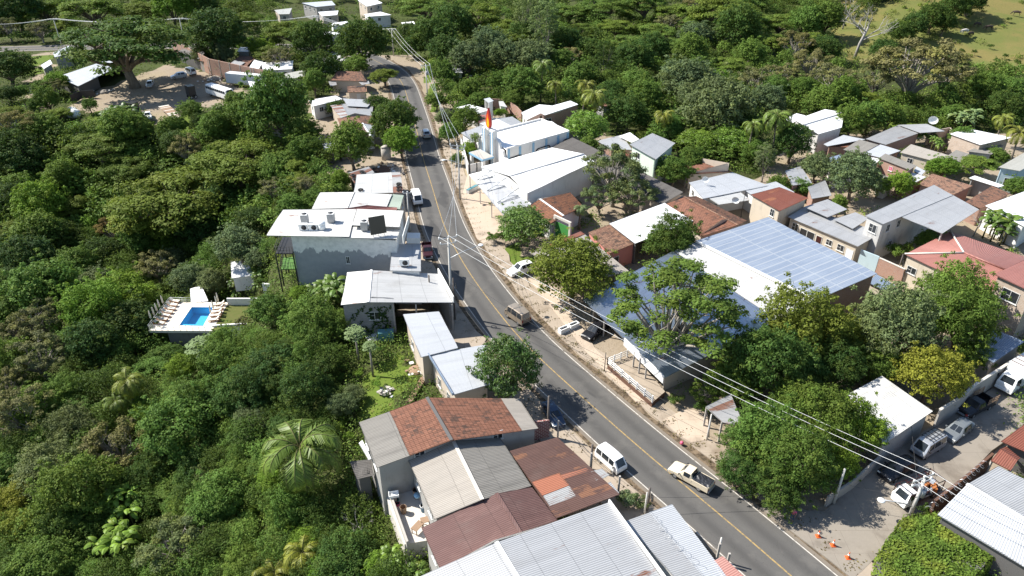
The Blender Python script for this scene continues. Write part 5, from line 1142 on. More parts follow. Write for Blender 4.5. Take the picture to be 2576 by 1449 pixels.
pole('P8', 'thin far pole among trees left of the bend', "2 485,365", 125, .14, arms=((.1, .2, 2.0, 'a'),))
pole('P9', 'far pole carrying the cables behind the great spreading tree', "1 1410,390", 145, .14, arms=((.1, .2, 2.0, 'a'),))
pole('P10', 'far pole in the woods at the top left', "1 480,392", 148, .14, arms=((.1, .2, 2.0, 'a'),))
pole('P11', 'wooden pole rising from the shadow of the glossy roadside tree', "11 268,400", 92, .15, 'wood_pole')
pole('P12', 'dark wooden pole between rusty roof and white microvan', "11 592,650", 458, .16, 'wood_pole')
pole('P13', 'dark wooden pole with cable coil by the grey shrub', "11 1018,955", 785, .16, 'wood_pole', coil=True)
pole('P14', 'short pale pole with white cap near the red tiled awning', "11 1545,1330", 1195, .12, 'pole_concrete')
pole('P14b', 'white capped post beside the grey shrub', "11 998,985", 920, .1, 'pole_concrete', name='steel_post', cat='post')
pole('P15', 'grey pole holding the corner of the small roadside canopy cables', "11 1470,425", 228, .12, 'pole_concrete')
pole('P16', 'concrete pole under the trees at the side street corner', "12 495,905", 640, .15, 'pole_concrete')
pole('P17', 'leaning concrete pole with many insulators and street lamp by the ivy', "12 1062,1015", 720, .2, arms=((.1, .4, 2.6, 'a'), (.7, .4, 2.6, 'b')), lamp=(3.6, 3.1, 2.9), box=True)
pole('P18', 'dark steel pole against the brick garden wall', "8 960,660", 468, .1, 'wood_pole')
pole('P19', 'dark pole beside the light metal roof', "3 1298,1449", 1358, .1, 'wood_pole', name='roof_mast', cat='mast')
pole('P20', 'second dark pole right of another on the light metal roof', "3 1412,1449", 1340, .1, 'wood_pole', name='roof_mast', cat='mast')
pole('P21', 'white post by the path in front of the restaurant terrace', "p 195,655", 580, .06, 'dark_metal', name='steel_post', cat='post')
pole('P22', 'thin grey mast rising over the ribbed roofs', "4 1185,1270", 1155, .07, 'pole_concrete', name='roof_mast', cat='mast')
pole('P23', 'short white mast near the blue grey flat roof', "4 655,1200", 1150, .07, 'pole_concrete', name='roof_mast', cat='mast')
pole('P24', 'thin antenna mast over the long clay tile gable', "7 1725,200", 0, .06, 'dark_metal', name='roof_mast', cat='mast')
pole('P0', 'pole out past the lower right corner carrying the cables', "12 2500,1780", 1480, .2, arms=((.1, .5, 2.6, 'a'), (.7, .5, 2.6, 'b')))
pole('PL', 'far pole beyond the left edge carrying the cables', "1 -300,425", 175, .14, arms=((.1, .2, 2.0, 'a'),))
def wire(p, q, sag, r, mat, label, group):
    o = (p + q) / 2; m = MB(); n = 14
    m.tube([p.lerp(q, i / n) - o - Vector((0, 0, sag * 4 * (i / n) * (1 - i / n))) for i in range(n + 1)], r, 4, caps=False)
    setp(m.build('power_cable', mat, None, o), label, 'cable', group)
def span(a, b, ka, kb, sag, r, mat, what):
    for i in range(3): wire(POLE[a][ka][i], POLE[b][kb][i], sag, r, mat, f'{("first", "middle", "last")[i]} of three parallel {what}', 'overhead power cables')
span('P1', 'P17', 'a', 'a', 1.2, .026, 'wire_white', 'white cables from the lamp pole to the insulator pole')
span('P17', 'P0', 'a', 'a', .8, .026, 'wire_white', 'white cables leaving the insulator pole over the corner roof')
span('P1', 'P5', 'a', 'a', 1.4, .022, 'galvanised', 'grey cables over the road between lamp pole and double arm pole')
span('P5', 'P6', 'a', 'a', 1.0, .03, 'galvanised', 'cables along the verge from the hangar to the transformer')
span('P6', 'P7', 'a', 'a', .9, .028, 'wire_white', 'cables between transformer pole and bend pole')
span('P7', 'P8', 'a', 'a', 1.5, .05, 'wire_white', 'pale cables from the bend pole into the woods')
span('P8', 'P9', 'a', 'a', 1.5, .038, 'wire_white', 'pale cables above the brick yard')
span('P9', 'P10', 'a', 'a', 1.2, .038, 'wire_white', 'pale cables above the great spreading tree')
span('P10', 'PL', 'a', 'a', 1.2, .038, 'wire_white', 'pale cables at the top left')
for a, b, s_, lab in (('P2', 'P12', .9, 'dark low cable from coil pole past the glossy tree'), ('P12', 'P13', .5, 'dark low cable above the white microvan'), ('P13', 'P14', .5, 'dark low cable over the bluish lean-to roof'), ('P3', 'P2', .2, 'short dark cable in front of the workshop'), ('P4', 'P2', .8, 'dark low cable beside the hotel'), ('P11', 'P12', .4, 'dark cable above the rusty patched roof'),
                      ('P16', 'P17', .4, 'dark cable crossing the side street mouth'), ('P15', 'P16', .7, 'dark cable through the roadside mango tree'), ('P13', 'P16', .8, 'dark cable crossing the road low beyond the cones'), ('P1', 'P15', .9, 'thin cable over the restaurant terrace'), ('P18', 'P17', 1.2, 'thin cable running down the side street')):
    wire(POLE[a]['low'] if a != 'P18' else POLE[a]['top'], POLE[b]['low'], s_, .02, 'wire_dark', lab, 'low cables')
# ---------------------------------------------------------------- vehicles
def loft(st, body, root, glass='glass', name='body'):
    """st: list of (x, wl, zb, wb, zt, wr, zr, side, top) from front to back; side/top say whether the stretch after the station has glass"""
    m = MB(); g = {}
    def ring(s):
        x, wl, zb, wb, zt, wr, zr = s[:7]
        R = [(x, 0, zb), (x, wl * .92, zb), (x, wl, zb + .12), (x, wb, zt * .72 + zb * .28), (x, wb, zt), (x, wr, zr - .05), (x, wr * .82, zr), (x, 0, zr + .015)]
        return [Vector(p) for p in R] + [Vector((p[0], -p[1], p[2])) for p in R[-2:0:-1]]
    RG = [ring(s) for s in st]; n = len(RG[0])
    V = [p for r in RG for p in r]; Fs = []
    for i in range(len(st) - 1):
        for k in range(n): Fs.append((i * n + k, i * n + (k + 1) % n, (i + 1) * n + (k + 1) % n, (i + 1) * n + k))
    Fs.append(tuple(range(n))[::-1]); Fs.append(tuple(range((len(st) - 1) * n, len(st) * n)))
    m.mesh(V, Fs, 0, False); bo = m.build(name, body, root)
    def pane(q, nm, k=.1, lift=.012):
        c = sum(q, Vector()) / 4; nn = (q[1] - q[0]).cross(q[3] - q[0]).normalized()
        out = c - Vector((c.x, 0, .6)); nn = nn if nn.dot(out + Vector((0, 0, .001))) > 0 or nn.z > .3 else -nn
        e = [p.lerp(c, k) + nn * lift for p in q]; w = MB(); w.poly(e); w.poly([p - nn * .006 for p in e][::-1]); w.build(nm, glass, root)
    for i, s in enumerate(st[:-1]):
        a, b = RG[i], RG[i + 1]
        if s[7]: pane([a[4], b[4], b[5], a[5]], 'side_window', .12); q = [b[n - 4], a[n - 4], a[n - 5], b[n - 5]]; pane(q, 'side_window', .12)
        if s[8]: pane([a[6], a[n - 6], b[n - 6], b[6]], s[8], .08)
    return bo
def wheels(root, xs, w, r=.31, tw=.2):
    for x in xs:
        for y in (-1, 1):
            m = MB(); m.tube([(x, y * (w - tw / 2) - tw / 2, r), (x, y * (w - tw / 2) + tw / 2, r)], r, 16, sm=False); wh = m.build('wheel', 'tyre', root)
            m = MB(); m.tube([(x, y * (w + .012), r), (x, y * (w - .03), r)], r * .58, 12, sm=False); m.build('rim', 'rim', wh)
def lights(root, x, w, z, mat, nm, s=(.04, .28, .14)):
    for y in (-1, 1): m = MB(); m.box((x, y * w, z), s); m.build(nm, mat, root)
def bar(root, nm, mat, c, s): m = MB(); m.box(c, s); return m.build(nm, mat, root)
def car(kind, label, front, rear, paint, cat, scale=1.0, z=0.0, name=None):
    p, q = at(*pt(front), z), at(*pt(rear), z); c = (p + q) / 2; d = p - q
    if z == 0.0: c.z = terr(c.x, c.y)
    c.z += .03 if kind != 'x' else 0
    r = empty(name or {'van': 'minivan', 'pickup': 'pickup_truck', 'sedan': 'sedan_car', 'suv': 'suv'}[kind], c, math.atan2(d.y, d.x), label, cat); r.scale = (scale,) * 3
    if kind == 'van':
        loft([(1.72, .68, .3, .7, .75, .64, .86, 0, 0), (1.64, .72, .25, .74, .92, .7, 1.0, 0, 'windscreen'), (1.12, .74, .24, .75, 1.02, .64, 1.72, 1, 0), (.38, .74, .24, .75, 1.02, .66, 1.80, 1, 0), (-.72, .74, .24, .75, 1.02, .66, 1.80, 1, 0), (-1.58, .74, .26, .75, 1.02, .64, 1.74, 0, 'rear_window'), (-1.74, .72, .3, .74, .98, .7, 1.05, 0, 0)], paint, r)
        wheels(r, (1.12, -.95), .74, .29); lights(r, 1.72, .5, .62, 'lamp_glass', 'headlight'); lights(r, -1.74, .62, .7, 'tail_red', 'tail_light', (.04, .14, .3))
        bar(r, 'bumper', 'dark_metal', (1.74, 0, .32), (.1, 1.36, .16)); bar(r, 'bumper', 'dark_metal', (-1.76, 0, .32), (.1, 1.36, .16))
        for y in (-1, 1): bar(r, 'mirror', 'dark_metal', (1.22, y * .86, 1.0), (.08, .16, .14))
    elif kind in ('sedan', 'suv'):
        k = 1.18 if kind == 'suv' else 1.0
        back = [(-1.2, .84, .28, .85, .92 * k, .62, 1.38 * k, 0, 'rear_window'), (-1.75, .84, .3, .84, .95 * k, .74, 1.02 * k, 0, 0), (-2.15, .76, .36, .78, .86 * k, .7, .96 * k, 0, 0)] if kind == 'sedan' else [(-1.62, .86, .3, .87, .95 * k, .66, 1.40 * k, 0, 'rear_window'), (-2.02, .84, .34, .85, .95 * k, .76, 1.0 * k, 0, 0), (-2.1, .8, .38, .8, .8 * k, .74, .92 * k, 0, 0)]
        loft([(2.15, .7, .34, .72, .56 * k, .66, .66 * k, 0, 0), (2.0, .8, .26, .82, .66 * k, .74, .76 * k, 0, 0), (.98, .84, .26, .85, .84 * k, .76, .95 * k, 0, 'windscreen'), (.3, .84, .26, .85, .92 * k, .62, 1.40 * k, 1, 0), (-.4, .84, .26, .85, .93 * k, .63, 1.45 * k, 1, 0)] + back, paint, r)
        wheels(r, (1.35, -1.3), .84, .32 * (1.08 if kind == 'suv' else 1)); lights(r, 2.1, .58, .56 * k, 'lamp_glass', 'headlight', (.1, .3, .14)); lights(r, -2.12, .62, .72 * k, 'tail_red', 'tail_light', (.06, .26, .16))
        bar(r, 'bumper', paint, (2.16, 0, .3), (.12, 1.4, .22)); bar(r, 'bumper', paint, (-2.16, 0, .36), (.12, 1.44, .24))
        for y in (-1, 1): bar(r, 'mirror', paint, (.85, y * .93, .92 * k), (.12, .18, .13))
    elif kind == 'pickup':
        loft([(2.2, .72, .36, .74, .62, .68, .74, 0, 0), (2.08, .78, .3, .8, .78, .74, .88, 0, 0), (1.0, .8, .3, .82, .92, .76, 1.0, 0, 'windscreen'), (.52, .8, .3, .82, .98, .64, 1.50, 1, 0), (-.28, .8, .3, .82, .98, .64, 1.52, 0, 'rear_window'), (-.5, .8, .3, .82, .96, .72, 1.0, 0, 0)], paint, r)
        b = MB(); b.box((-1.4, .77, .4), (1.8, .07, .62)); b.box((-1.4, -.77, .4), (1.8, .07, .62)); b.box((-2.27, 0, .4), (.07, 1.6, .62)); b.box((-.52, 0, .4), (.05, 1.47, .62)); b.box((-1.38, 0, .42), (1.68, 1.46, .06)); b.build('bed', paint, r)
        wheels(r, (1.35, -1.35), .8, .32); lights(r, 2.2, .54, .58, 'lamp_glass', 'headlight'); lights(r, -2.31, .7, .6, 'tail_red', 'tail_light', (.04, .12, .26)); bar(r, 'bumper', 'galvanised', (2.26, 0, .36), (.1, 1.5, .16)); bar(r, 'bumper', 'galvanised', (-2.38, 0, .34), (.1, 1.4, .14))
        for y in (-1, 1): bar(r, 'mirror', 'dark_metal', (.9, y * .92, .98), (.08, .18, .14))
    return r
RDIR = lambda c, back=False: None
v1 = car('van', 'small white microvan parked on the left edge of the road', "11 822,680", "11 665,545", 'white_paint', 'van', 1.0)
v2 = car('pickup', 'cream pickup with black tarp over its load driving away', "11 1200,650", "11 1490,810", 'cream_paint', 'pickup')
tp = MB(); tq = [(-.58, 1), (-2.2, 1)]
n_ = 9; V = []; Fs = []
for i in range(n_):
    for j in range(n_): V.append((-.56 - 1.68 * i / (n_ - 1), -.72 + 1.44 * j / (n_ - 1), 1.02 + .1 * noise.noise((i * .7, j * .6, 3)) + .1 * math.sin(math.pi * j / (n_ - 1))))
for i in range(n_ - 1):
    for j in range(n_ - 1): Fs.append((i * n_ + j, i * n_ + j + 1, (i + 1) * n_ + j + 1, (i + 1) * n_ + j))
tp.mesh(V, Fs, 0, False); o = tp.build('tarpaulin', 'black_cloth', None, v2.location); o.rotation_euler = v2.rotation_euler; setp(o, 'black plastic tarpaulin stretched over the cream pickup bed', 'tarpaulin')
car('van', 'gold minivan driving away beside the left row of parked scrap', "0 1283,792", "0 1321,818", 'gold_paint', 'van', 1.12)['label'] = 'gold minivan driving away on the right lane below the lamp pole'
car('suv', 'silver hatchback driving away near the shadows of the far trees', "2 1275,1010", "2 1292,1048", 'silver_paint', 'car')
car('van', 'white van facing the camera on the left side by the hotel', "6 1222,98", "6 1208,62", 'white_paint', 'van', 1.15)
car('suv', 'white SUV parked on the dirt beside the pale awning', "7 -15,640", "7 150,585", 'white_paint', 'car')
car('sedan', 'black car half under the restaurant roof edge', "7 560,1120", "7 690,1030", 'black_paint', 'car', 1.0)
car('van', 'silver minivan with roof rack in the sunlit side street', "12 1105,560", "12 1275,455", 'silver_paint', 'van', 1.12)
car('sedan', 'grey blue sedan parked behind the silver minivan', "12 1345,440", "12 1490,320", 'grey_paint', 'car')
car('sedan', 'dark sedan in shade at the mouth of the side street', "12 880,720", "12 1060,625", 'black_paint', 'car', 1.05)
dt = car('pickup', 'dark green pickup with slatted sides in wall shade', "12 1450,250", "12 1650,150", 'black_paint', 'pickup', 1.1)
for y in (-.8, .8):
    m = MB()
    for k in range(3): m.box((-1.4, y, 1.1 + .25 * k), (1.8, .04, .12))
    for x in (-2.2, -1.4, -.6): m.box((x, y, 1.0), (.07, .06, .75))
    m.build('side_slats', 'wood', dt)
car('pickup', 'dark red pickup tucked beside the little annex by the road', "6 1300,505", "6 1290,435", 'dark_red_paint', 'pickup')
car('sedan', 'dark blue car in tree shade beside the wooden pole', "11 350,330", "11 270,190", 'blue_paint', 'car', .95)
car('pickup', 'small white pickup in the middle of the dirt yard', "1 1125,905", "1 1108,862", 'white_paint', 'pickup'); car('sedan', 'pale green sedan in the shade of the great spreading tree', "1 1130,662", "1 1142,638", 'silver_paint', 'car')
car('suv', 'silver SUV parked near the brick yard wall', "1 1330,595", "1 1375,588", 'silver_paint', 'car'); car('van', 'white van with open door by the brick yard wall', "1 1420,555", "1 1465,572", 'white_paint', 'van', 1.15)
for y in (-1, 1): pass
def rack():
    r = [o for o in COL.objects if o.get('label', '').startswith('silver minivan')][0]; m = MB()
    for x in (-1.3, -.8, -.3, .2, .6): m.box((x, 0, 1.9), (.05, 1.2, .04))
    for y in (-.58, -.2, .2, .58): m.box((-.35, y, 1.87), (2.1, .04, .035))
    for x in (-1.3, .6):
        for y in (-.55, .55): m.box((x, y, 1.78), (.05, .05, .1))
    m.build('roof_rack', 'dark_metal', r)
rack()
def truck():
    p, q = at(*pt("12 1720,100")), at(*pt("12 2010,-90")); d = (p - q).normalized(); r = empty('box_truck', (p + q) / 2 + Vector((0, 0, .15)), math.atan2(d.y, d.x), 'white box truck parked nose out at the top of the side street', 'truck')
    loft([(3.3, .95, .5, .97, 1.2, .9, 1.3, 0, 0), (3.22, 1.0, .45, 1.0, 1.3, .95, 1.4, 0, 'windscreen'), (2.85, 1.0, .45, 1.0, 1.35, .86, 2.2, 1, 0), (1.75, 1.0, .45, 1.0, 1.35, .88, 2.25, 0, 0)], 'white_paint', r, name='cab')
    m = MB(); m.box((-.95, 0, .95), (5.0, 2.2, 2.3)); b = m.build('cargo_box', 'dull_truck', r); m = MB()
    for x in (-2.8, -1.8, -.8, .2, 1.1): m.box((x, 0, 3.253), (.12, 2.1, .03))
    m.build('roof_ribs', 'rust_iron', b); m = MB(); m.box((-.3, 0, .6), (6.2, .9, .34)); m.build('chassis', 'dark_metal', r)
    wheels(r, (2.35, -2.1), 1.0, .42, .26); lights(r, 3.3, .75, .75, 'lamp_glass', 'headlight'); bar(r, 'bumper', 'white_paint', (3.34, 0, .42), (.14, 1.9, .24))
    for y in (-1, 1): bar(r, 'mirror', 'dark_metal', (3.0, y * 1.2, 1.7), (.08, .2, .35))
plain('dull_truck', (.6, .62, .62), .5); plain('bus_window', (.03, .035, .04), .1, 0, .6, 0)
truck()
def redrack():
    p, q = at(*pt("12 960,930")), at(*pt("12 1240,800")); d = (p - q).normalized(); r = empty('flatbed_truck', (p + q) / 2 + Vector((0, 0, .15)), math.atan2(d.y, d.x), 'truck with dark red ladder rack and loaded tools by the lamp pole', 'truck')
    loft([(2.6, .8, .4, .82, 1.0, .76, 1.1, 0, 0), (2.5, .84, .38, .86, 1.15, .8, 1.22, 0, 'windscreen'), (2.1, .86, .38, .88, 1.2, .72, 1.85, 1, 0), (1.2, .86, .38, .88, 1.2, .74, 1.9, 0, 0)], 'white_paint', r, name='cab')
    m = MB(); m.box((-.7, 0, .7), (3.7, 1.8, .12)); m.build('bed', 'dark_metal', r); m = MB()
    for y in (-.85, .85):
        m.tube([(-2.5, y, .8), (-2.5, y, 2.1), (2.3, y, 2.1), (2.4, y, 1.3)], .05, 5); m.tube([(-2.5, y, 1.5), (1.1, y, 1.5)], .04, 5)
    for x in (-2.5, -1.6, -.7, .2, 1.1, 2.0): m.tube([(x, -.85, 2.1), (x, .85, 2.1)], .035, 5)
    m.build('rack', 'dark_red_paint', r); rng = random.Random(5)
    for mt in ('galvanised', 'orange_wood', 'dark_metal'):
        for i in range(5): m = MB(); m.box((rng.uniform(-2.2, .6), rng.uniform(-.6, .6), .82), (rng.uniform(.3, .9), rng.uniform(.2, .5), rng.uniform(.2, .5)), rng.uniform(0, 3)); m.build('cargo', mt, r)
    wheels(r, (1.8, -1.6), .86, .38, .24)
redrack()
def bus():
    p, q = at(*pt("1 1760,765")), at(*pt("1 1580,705")); d = (p - q).normalized(); r = empty('bus', (p + q) / 2, math.atan2(d.y, d.x), 'long white bus with dark window row parked in the dirt yard', 'bus')
    loft([(5.1, 1.0, .6, 1.05, 1.3, 1.0, 1.4, 0, 0), (5.0, 1.15, .5, 1.18, 1.7, 1.1, 1.75, 0, 'windscreen'), (4.75, 1.2, .5, 1.22, 1.7, 1.02, 2.85, 0, 0), (-4.9, 1.2, .5, 1.22, 1.7, 1.02, 2.85, 0, 'rear_window'), (-5.1, 1.18, .55, 1.2, 1.65, 1.1, 1.8, 0, 0)], 'white_paint', r)
    for y in (-1, 1):
        for i in range(10): m = MB(); m.obox((4.3 - i * .92, y * 1.215, 1.85), (-.7, 0, 0), (0, y * .012 - y * .07, .62), (0, y * .03, 0)); m.build('side_window', 'bus_window', r)
    wheels(r, (3.6, -3.0), 1.2, .48, .3); lights(r, 5.1, .8, .85, 'lamp_glass', 'headlight'); bar(r, 'bumper', 'dark_metal', (5.14, 0, .5), (.14, 2.2, .26))
bus()
def trailer(label, f, b, w, h, mat, name='cargo_trailer', legs=True):
    p, q = at(*pt(f)), at(*pt(b)); d = (p - q); L = d.length; r = empty(name, (p + q) / 2, math.atan2(d.y, d.x), label, 'trailer')
    m = MB(); m.box((0, 0, .9), (L, w, h)); m.build('body', mat, r); m = MB()
    for x in np.linspace(-L / 2 + .1, L / 2 - .1, max(2, int(L / .9))):
        for y in (-1, 1): m.box((x, y * (w / 2 + .02), .9), (.06, .04, h))
    m.build('ribs', mat, r); m = MB(); m.box((0, 0, .6), (L * .95, .9, .3)); m.build('chassis', 'dark_metal', r); wheels(r, (-L * .35, -L * .35 + 1.1), w / 2, .45, .28)
trailer('long white ribbed trailer by the brick yard wall', "1 1735,640", "1 1990,665", 2.4, 2.6, 'dull_truck'); trailer('black box trailer standing near the bus', "1 1425,745", "1 1475,735", 2.3, 2.4, 'black_cloth')
trailer('dark vehicle half hidden behind banana leaves in the yard', "1 985,835", "1 1035,845", 1.9, 1.4, 'black_cloth', 'dark_trailer')
fb = empty('flatbed_trailer', (at(*pt("1 1240,825")) + at(*pt("1 1345,915"))) / 2, 0, 'flatbed trailer with patchy worn plank deck in the yard grass', 'trailer'); d = at(*pt("1 1240,825")) - at(*pt("1 1345,915")); fb.rotation_euler.z = math.atan2(d.y, d.x); L = d.length
for nm, mt, k in (('deck', 'wood', 0), ('worn_planks', 'pale_concrete', 1)):
    m = MB(); rng = random.Random(3)
    for i in range(26):
        if (rng.random() < .45) == bool(k): m.box((-L / 2 + (i + .5) * L / 26, 0, .9), (L / 26 - .03, 2.4, .08))
    m.build(nm, mt, fb)
m = MB(); m.box((0, 0, .6), (L, .9, .25)); m.build('chassis', 'dark_metal', fb); wheels(fb, (-L * .32, -L * .32 + 1.1), 1.15, .42, .26)
bx = empty('planter_trough', at(*pt("7 425,1045")), at(*pt("7 480,1010")).x * 0 + .62, 'white and dark concrete troughs beside the yellowish tree', 'trough')
for i in (0, 1): m = MB(); x = i * 1.7 - .8; m.box((x, .3, 0), (1.5, .12, .8)); m.box((x, -.3, 0), (1.5, .12, .8)); m.box((x + .7, 0, 0), (.1, .5, .8)); m.box((x - .7, 0, 0), (.1, .5, .8)); m.box((x, 0, .0), (1.3, .5, .6), 0, 1); m.build('trough', ['white_paint', 'black_cloth'], bx)
def motorcycle():
    c = at(*pt("12 1480,285")); r = empty('motorcycle', c, 1.0, 'red and black motorcycle between grey sedan and dark pickup', 'motorcycle')
    for x in (-.62, .62): m = MB(); m.tube([(x, -.06, .3), (x, .06, .3)], .3, 14, sm=False); w = m.build('wheel', 'tyre', r); m = MB(); m.tube([(x, -.065, .3), (x, .065, .3)], .17, 10, sm=False); m.build('rim', 'rim', w)
    m = MB(); m.tube([(.15, 0, .85), (.4, 0, .8), (-.1, 0, .7)], [.08, .14, .1], 8); m.build('fuel_tank', 'red_paint', r); m = MB(); m.box((-.35, 0, .72), (.6, .24, .1)); m.build('seat', 'black_cloth', r)
    m = MB(); m.tube([(.62, 0, .3), (.45, 0, 1.0)], .035, 5); m.tube([(.42, -.35, 1.02), (.42, .35, 1.02)], .02, 5); m.build('handlebar', 'dark_metal', r); m = MB(); m.box((0, 0, .32), (.5, .28, .36)); m.build('engine', 'dark_metal', r)
motorcycle()
# ---------------------------------------------------------------- traffic cones
def cone():
    r = empty('traffic_cone'); m = MB(); m.box((0, 0, 0), (.42, .42, .04)); m.build('base', 'orange_paint', r); m = MB(); m.tube([(0, 0, .04), (0, 0, .36)], [.16, .1], 12, caps=False); m.tube([(0, 0, .52), (0, 0, .72)], [.065, .03], 12); m.build('body', 'orange_paint', r); m = MB(); m.tube([(0, 0, .36), (0, 0, .52)], [.102, .066], 12, caps=False); m.build('reflective_band', 'white_paint', r); return r
for i, (s, l) in enumerate((("12 603,1312", 'orange cone nearest the ivy block, in full sun'), ("12 490,1218", 'orange cone with white band between the other two cones'), ("12 378,1150", 'reddish cone standing in leaf shade near the road'))):
    o = cone() if i == 0 else copy_tree(c0)
    if i == 0: c0 = o
    o.location = at(*pt(s), .16); o.scale = (1.05,) * 3; setp(o, l, 'traffic cone', 'traffic cones')
m = MB(); m.ball((0, 0, .2), .22, 0, 10, 8); setp(m.build('red_bucket', 'pink_plastic', None, at(*pt("11 1280,455"), .15)), 'small pink bucket on the pavement by the canopy', 'bucket')
# ---------------------------------------------------------------- person and cattle (one skinned body each)
def skinned(name, V, E, R, mat, parent=None, sub=1, root=0):
    me = bpy.data.meshes.new(name); me.from_pydata(V, E, []); o = bpy.data.objects.new(name, me); COL.objects.link(o)
    s = o.modifiers.new('skin', 'SKIN'); o.modifiers.new('sub', 'SUBSURF').levels = sub; o.modifiers['sub'].render_levels = sub
    L = me.skin_vertices[0].data
    for i, r in enumerate(R): L[i].radius = (r, r) if not isinstance(r, tuple) else r; L[i].use_root = i == root
    dg = bpy.context.evaluated_depsgraph_get(); ev = bpy.data.meshes.new_from_object(o.evaluated_get(dg)); o.modifiers.clear(); o.data = ev; ev.materials.clear(); ev.materials.append(M(mat))
    ev.polygons.foreach_set('use_smooth', np.ones(len(ev.polygons), bool))
    return adopt(o, parent)
def person():
    e = empty('person', at(*pt("12 176,1032"), .15), 2.4, 'person in a pink top and dark jeans walking on the shaded pavement', 'person')
    V = [(0, 0, .92), (0, 0, 1.15), (0, 0, 1.36), (0, 0, 1.47), (0, .01, 1.56), (0, .02, 1.66)]; R = [.13, .12, .14, .055, .085, .075]; E = [(0, 1), (1, 2), (2, 3), (3, 4), (4, 5)]
    def add(p, r, a): V.append(p); R.append(r); E.append((a, len(V) - 1)); return len(V) - 1
    for s in (-1, 1):
        h = add((s * .1, 0, .86), .085, 0); k = add((s * .1, .1 * s, .48), .06, h); a = add((s * .1, -.08 * s if s > 0 else -.02, .09), .04, k); add((s * .11, V[a][1] + .15, .04), .035, a)
        sh = add((s * .18, 0, 1.37), .055, 2); el = add((s * .25, -.04, 1.1), .042, sh); w = add((s * .24, .1, .88), .03, el); pm = add((s * .24, .13, .82), .032, w)
        for i, f in enumerate((-.024, -.008, .008, .024)): q = add((s * .24 + f, .15, .765 - .008 * (i in (1, 2))), .009, pm); add((s * .24 + f, .14, .735 - .008 * (i in (1, 2))), .008, q)
        q = add((s * .205, .16, .80), .01, pm); add((s * .2, .175, .775), .009, q)
    skinned('body', V, E, R, 'skin', e)
    skinned('shirt', [(0, 0, .9), (0, 0, 1.12), (0, 0, 1.38), (-.19, 0, 1.37), (.19, 0, 1.37), (-.23, -.03, 1.2), (.23, -.03, 1.2)], [(0, 1), (1, 2), (2, 3), (2, 4), (3, 5), (4, 6)], [.165, .155, .165, .075, .075, .065, .065], 'pink_cloth', e)
    skinned('trousers', [(0, 0, .93), (-.1, 0, .84), (.1, 0, .84), (-.1, -.1, .48), (.1, .1, .48), (-.1, -.02, .14), (.1, -.08, .14)], [(0, 1), (0, 2), (1, 3), (2, 4), (3, 5), (4, 6)], [.16, .105, .105, .08, .08, .06, .06], 'jeans', e)
    skinned('hair', [(0, -.01, 1.69), (0, -.05, 1.62), (0, -.07, 1.5)], [(0, 1), (1, 2)], [.085, .08, .05], 'hair', e)
    for s in (-1, 1): m = MB(); m.ball((s * .032, .105, 1.6), .011); m.build('eye', 'hair', e)
    m = MB(); m.tube([(0, .1, 1.6), (0, .125, 1.565), (0, .1, 1.56)], [.008, .014, .008], 6); m.build('nose', 'skin', e)
person()
def cow(mat):
    V = [(-.75, 0, 1.15), (-.35, 0, 1.1), (.2, 0, 1.08), (.65, 0, 1.15), (.95, 0, 1.1), (1.2, 0, .8), (1.42, 0, .5), (1.55, 0, .36)]; R = [.28, .36, .38, .32, .2, .16, .14, .09]; E = [(i, i + 1) for i in range(7)]
    def add(p, r, a): V.append(p); R.append(r); E.append((a, len(V) - 1)); return len(V) - 1
    for s in (-1, 1):
        a = add((-.72, s * .2, .85), .15, 0); b = add((-.62, s * .2, .66), .1, a); c = add((-.82, s * .2, .42), .06, b); add((-.78, s * .2, .04), .06, c)
        a = add((.62, s * .2, .8), .12, 3); b = add((.64, s * .2, .42), .07, a); add((.62, s * .2, .04), .06, b); add((1.3, s * .2, .68), .035, 5)
    t = add((-.98, 0, 1.1), .04, 0); add((-1.06, 0, .6), .025, t)
    return skinned('cow', V, E, R, mat)
cd = cow('brown_hide')
for i, (s, l, rz) in enumerate((("4 1570,205", 'dark cow at the edge of the hedge shadow on the pasture', .2), ("4 1662,228", 'dark brown cow in the open right of the hedge shadow', 3.0), ("4 1522,278", 'dark cow lowest on the pasture, nearest the hedge', .5), ("4 1872,118", 'dark cow near the lone bush at the far right', 2.6))):
    o = cd if i == 0 else cd.copy()
    if i: COL.objects.link(o)
    o.location = ground(*pt(s)); o.rotation_euler.z = rz; o.scale = (1.25,) * 3; setp(o, l, 'cow', 'cattle on the hillside pasture')
o = cow('white_hide'); o.location = ground(*pt("4 1482,256")); o.rotation_euler.z = 3.3; o.scale = (1.25,) * 3; setp(o, 'pale cow lying along the hedge on the pasture', 'cow', 'cattle on the hillside pasture')
o['label'] = 'only pale cow among the dark cattle on the pasture'
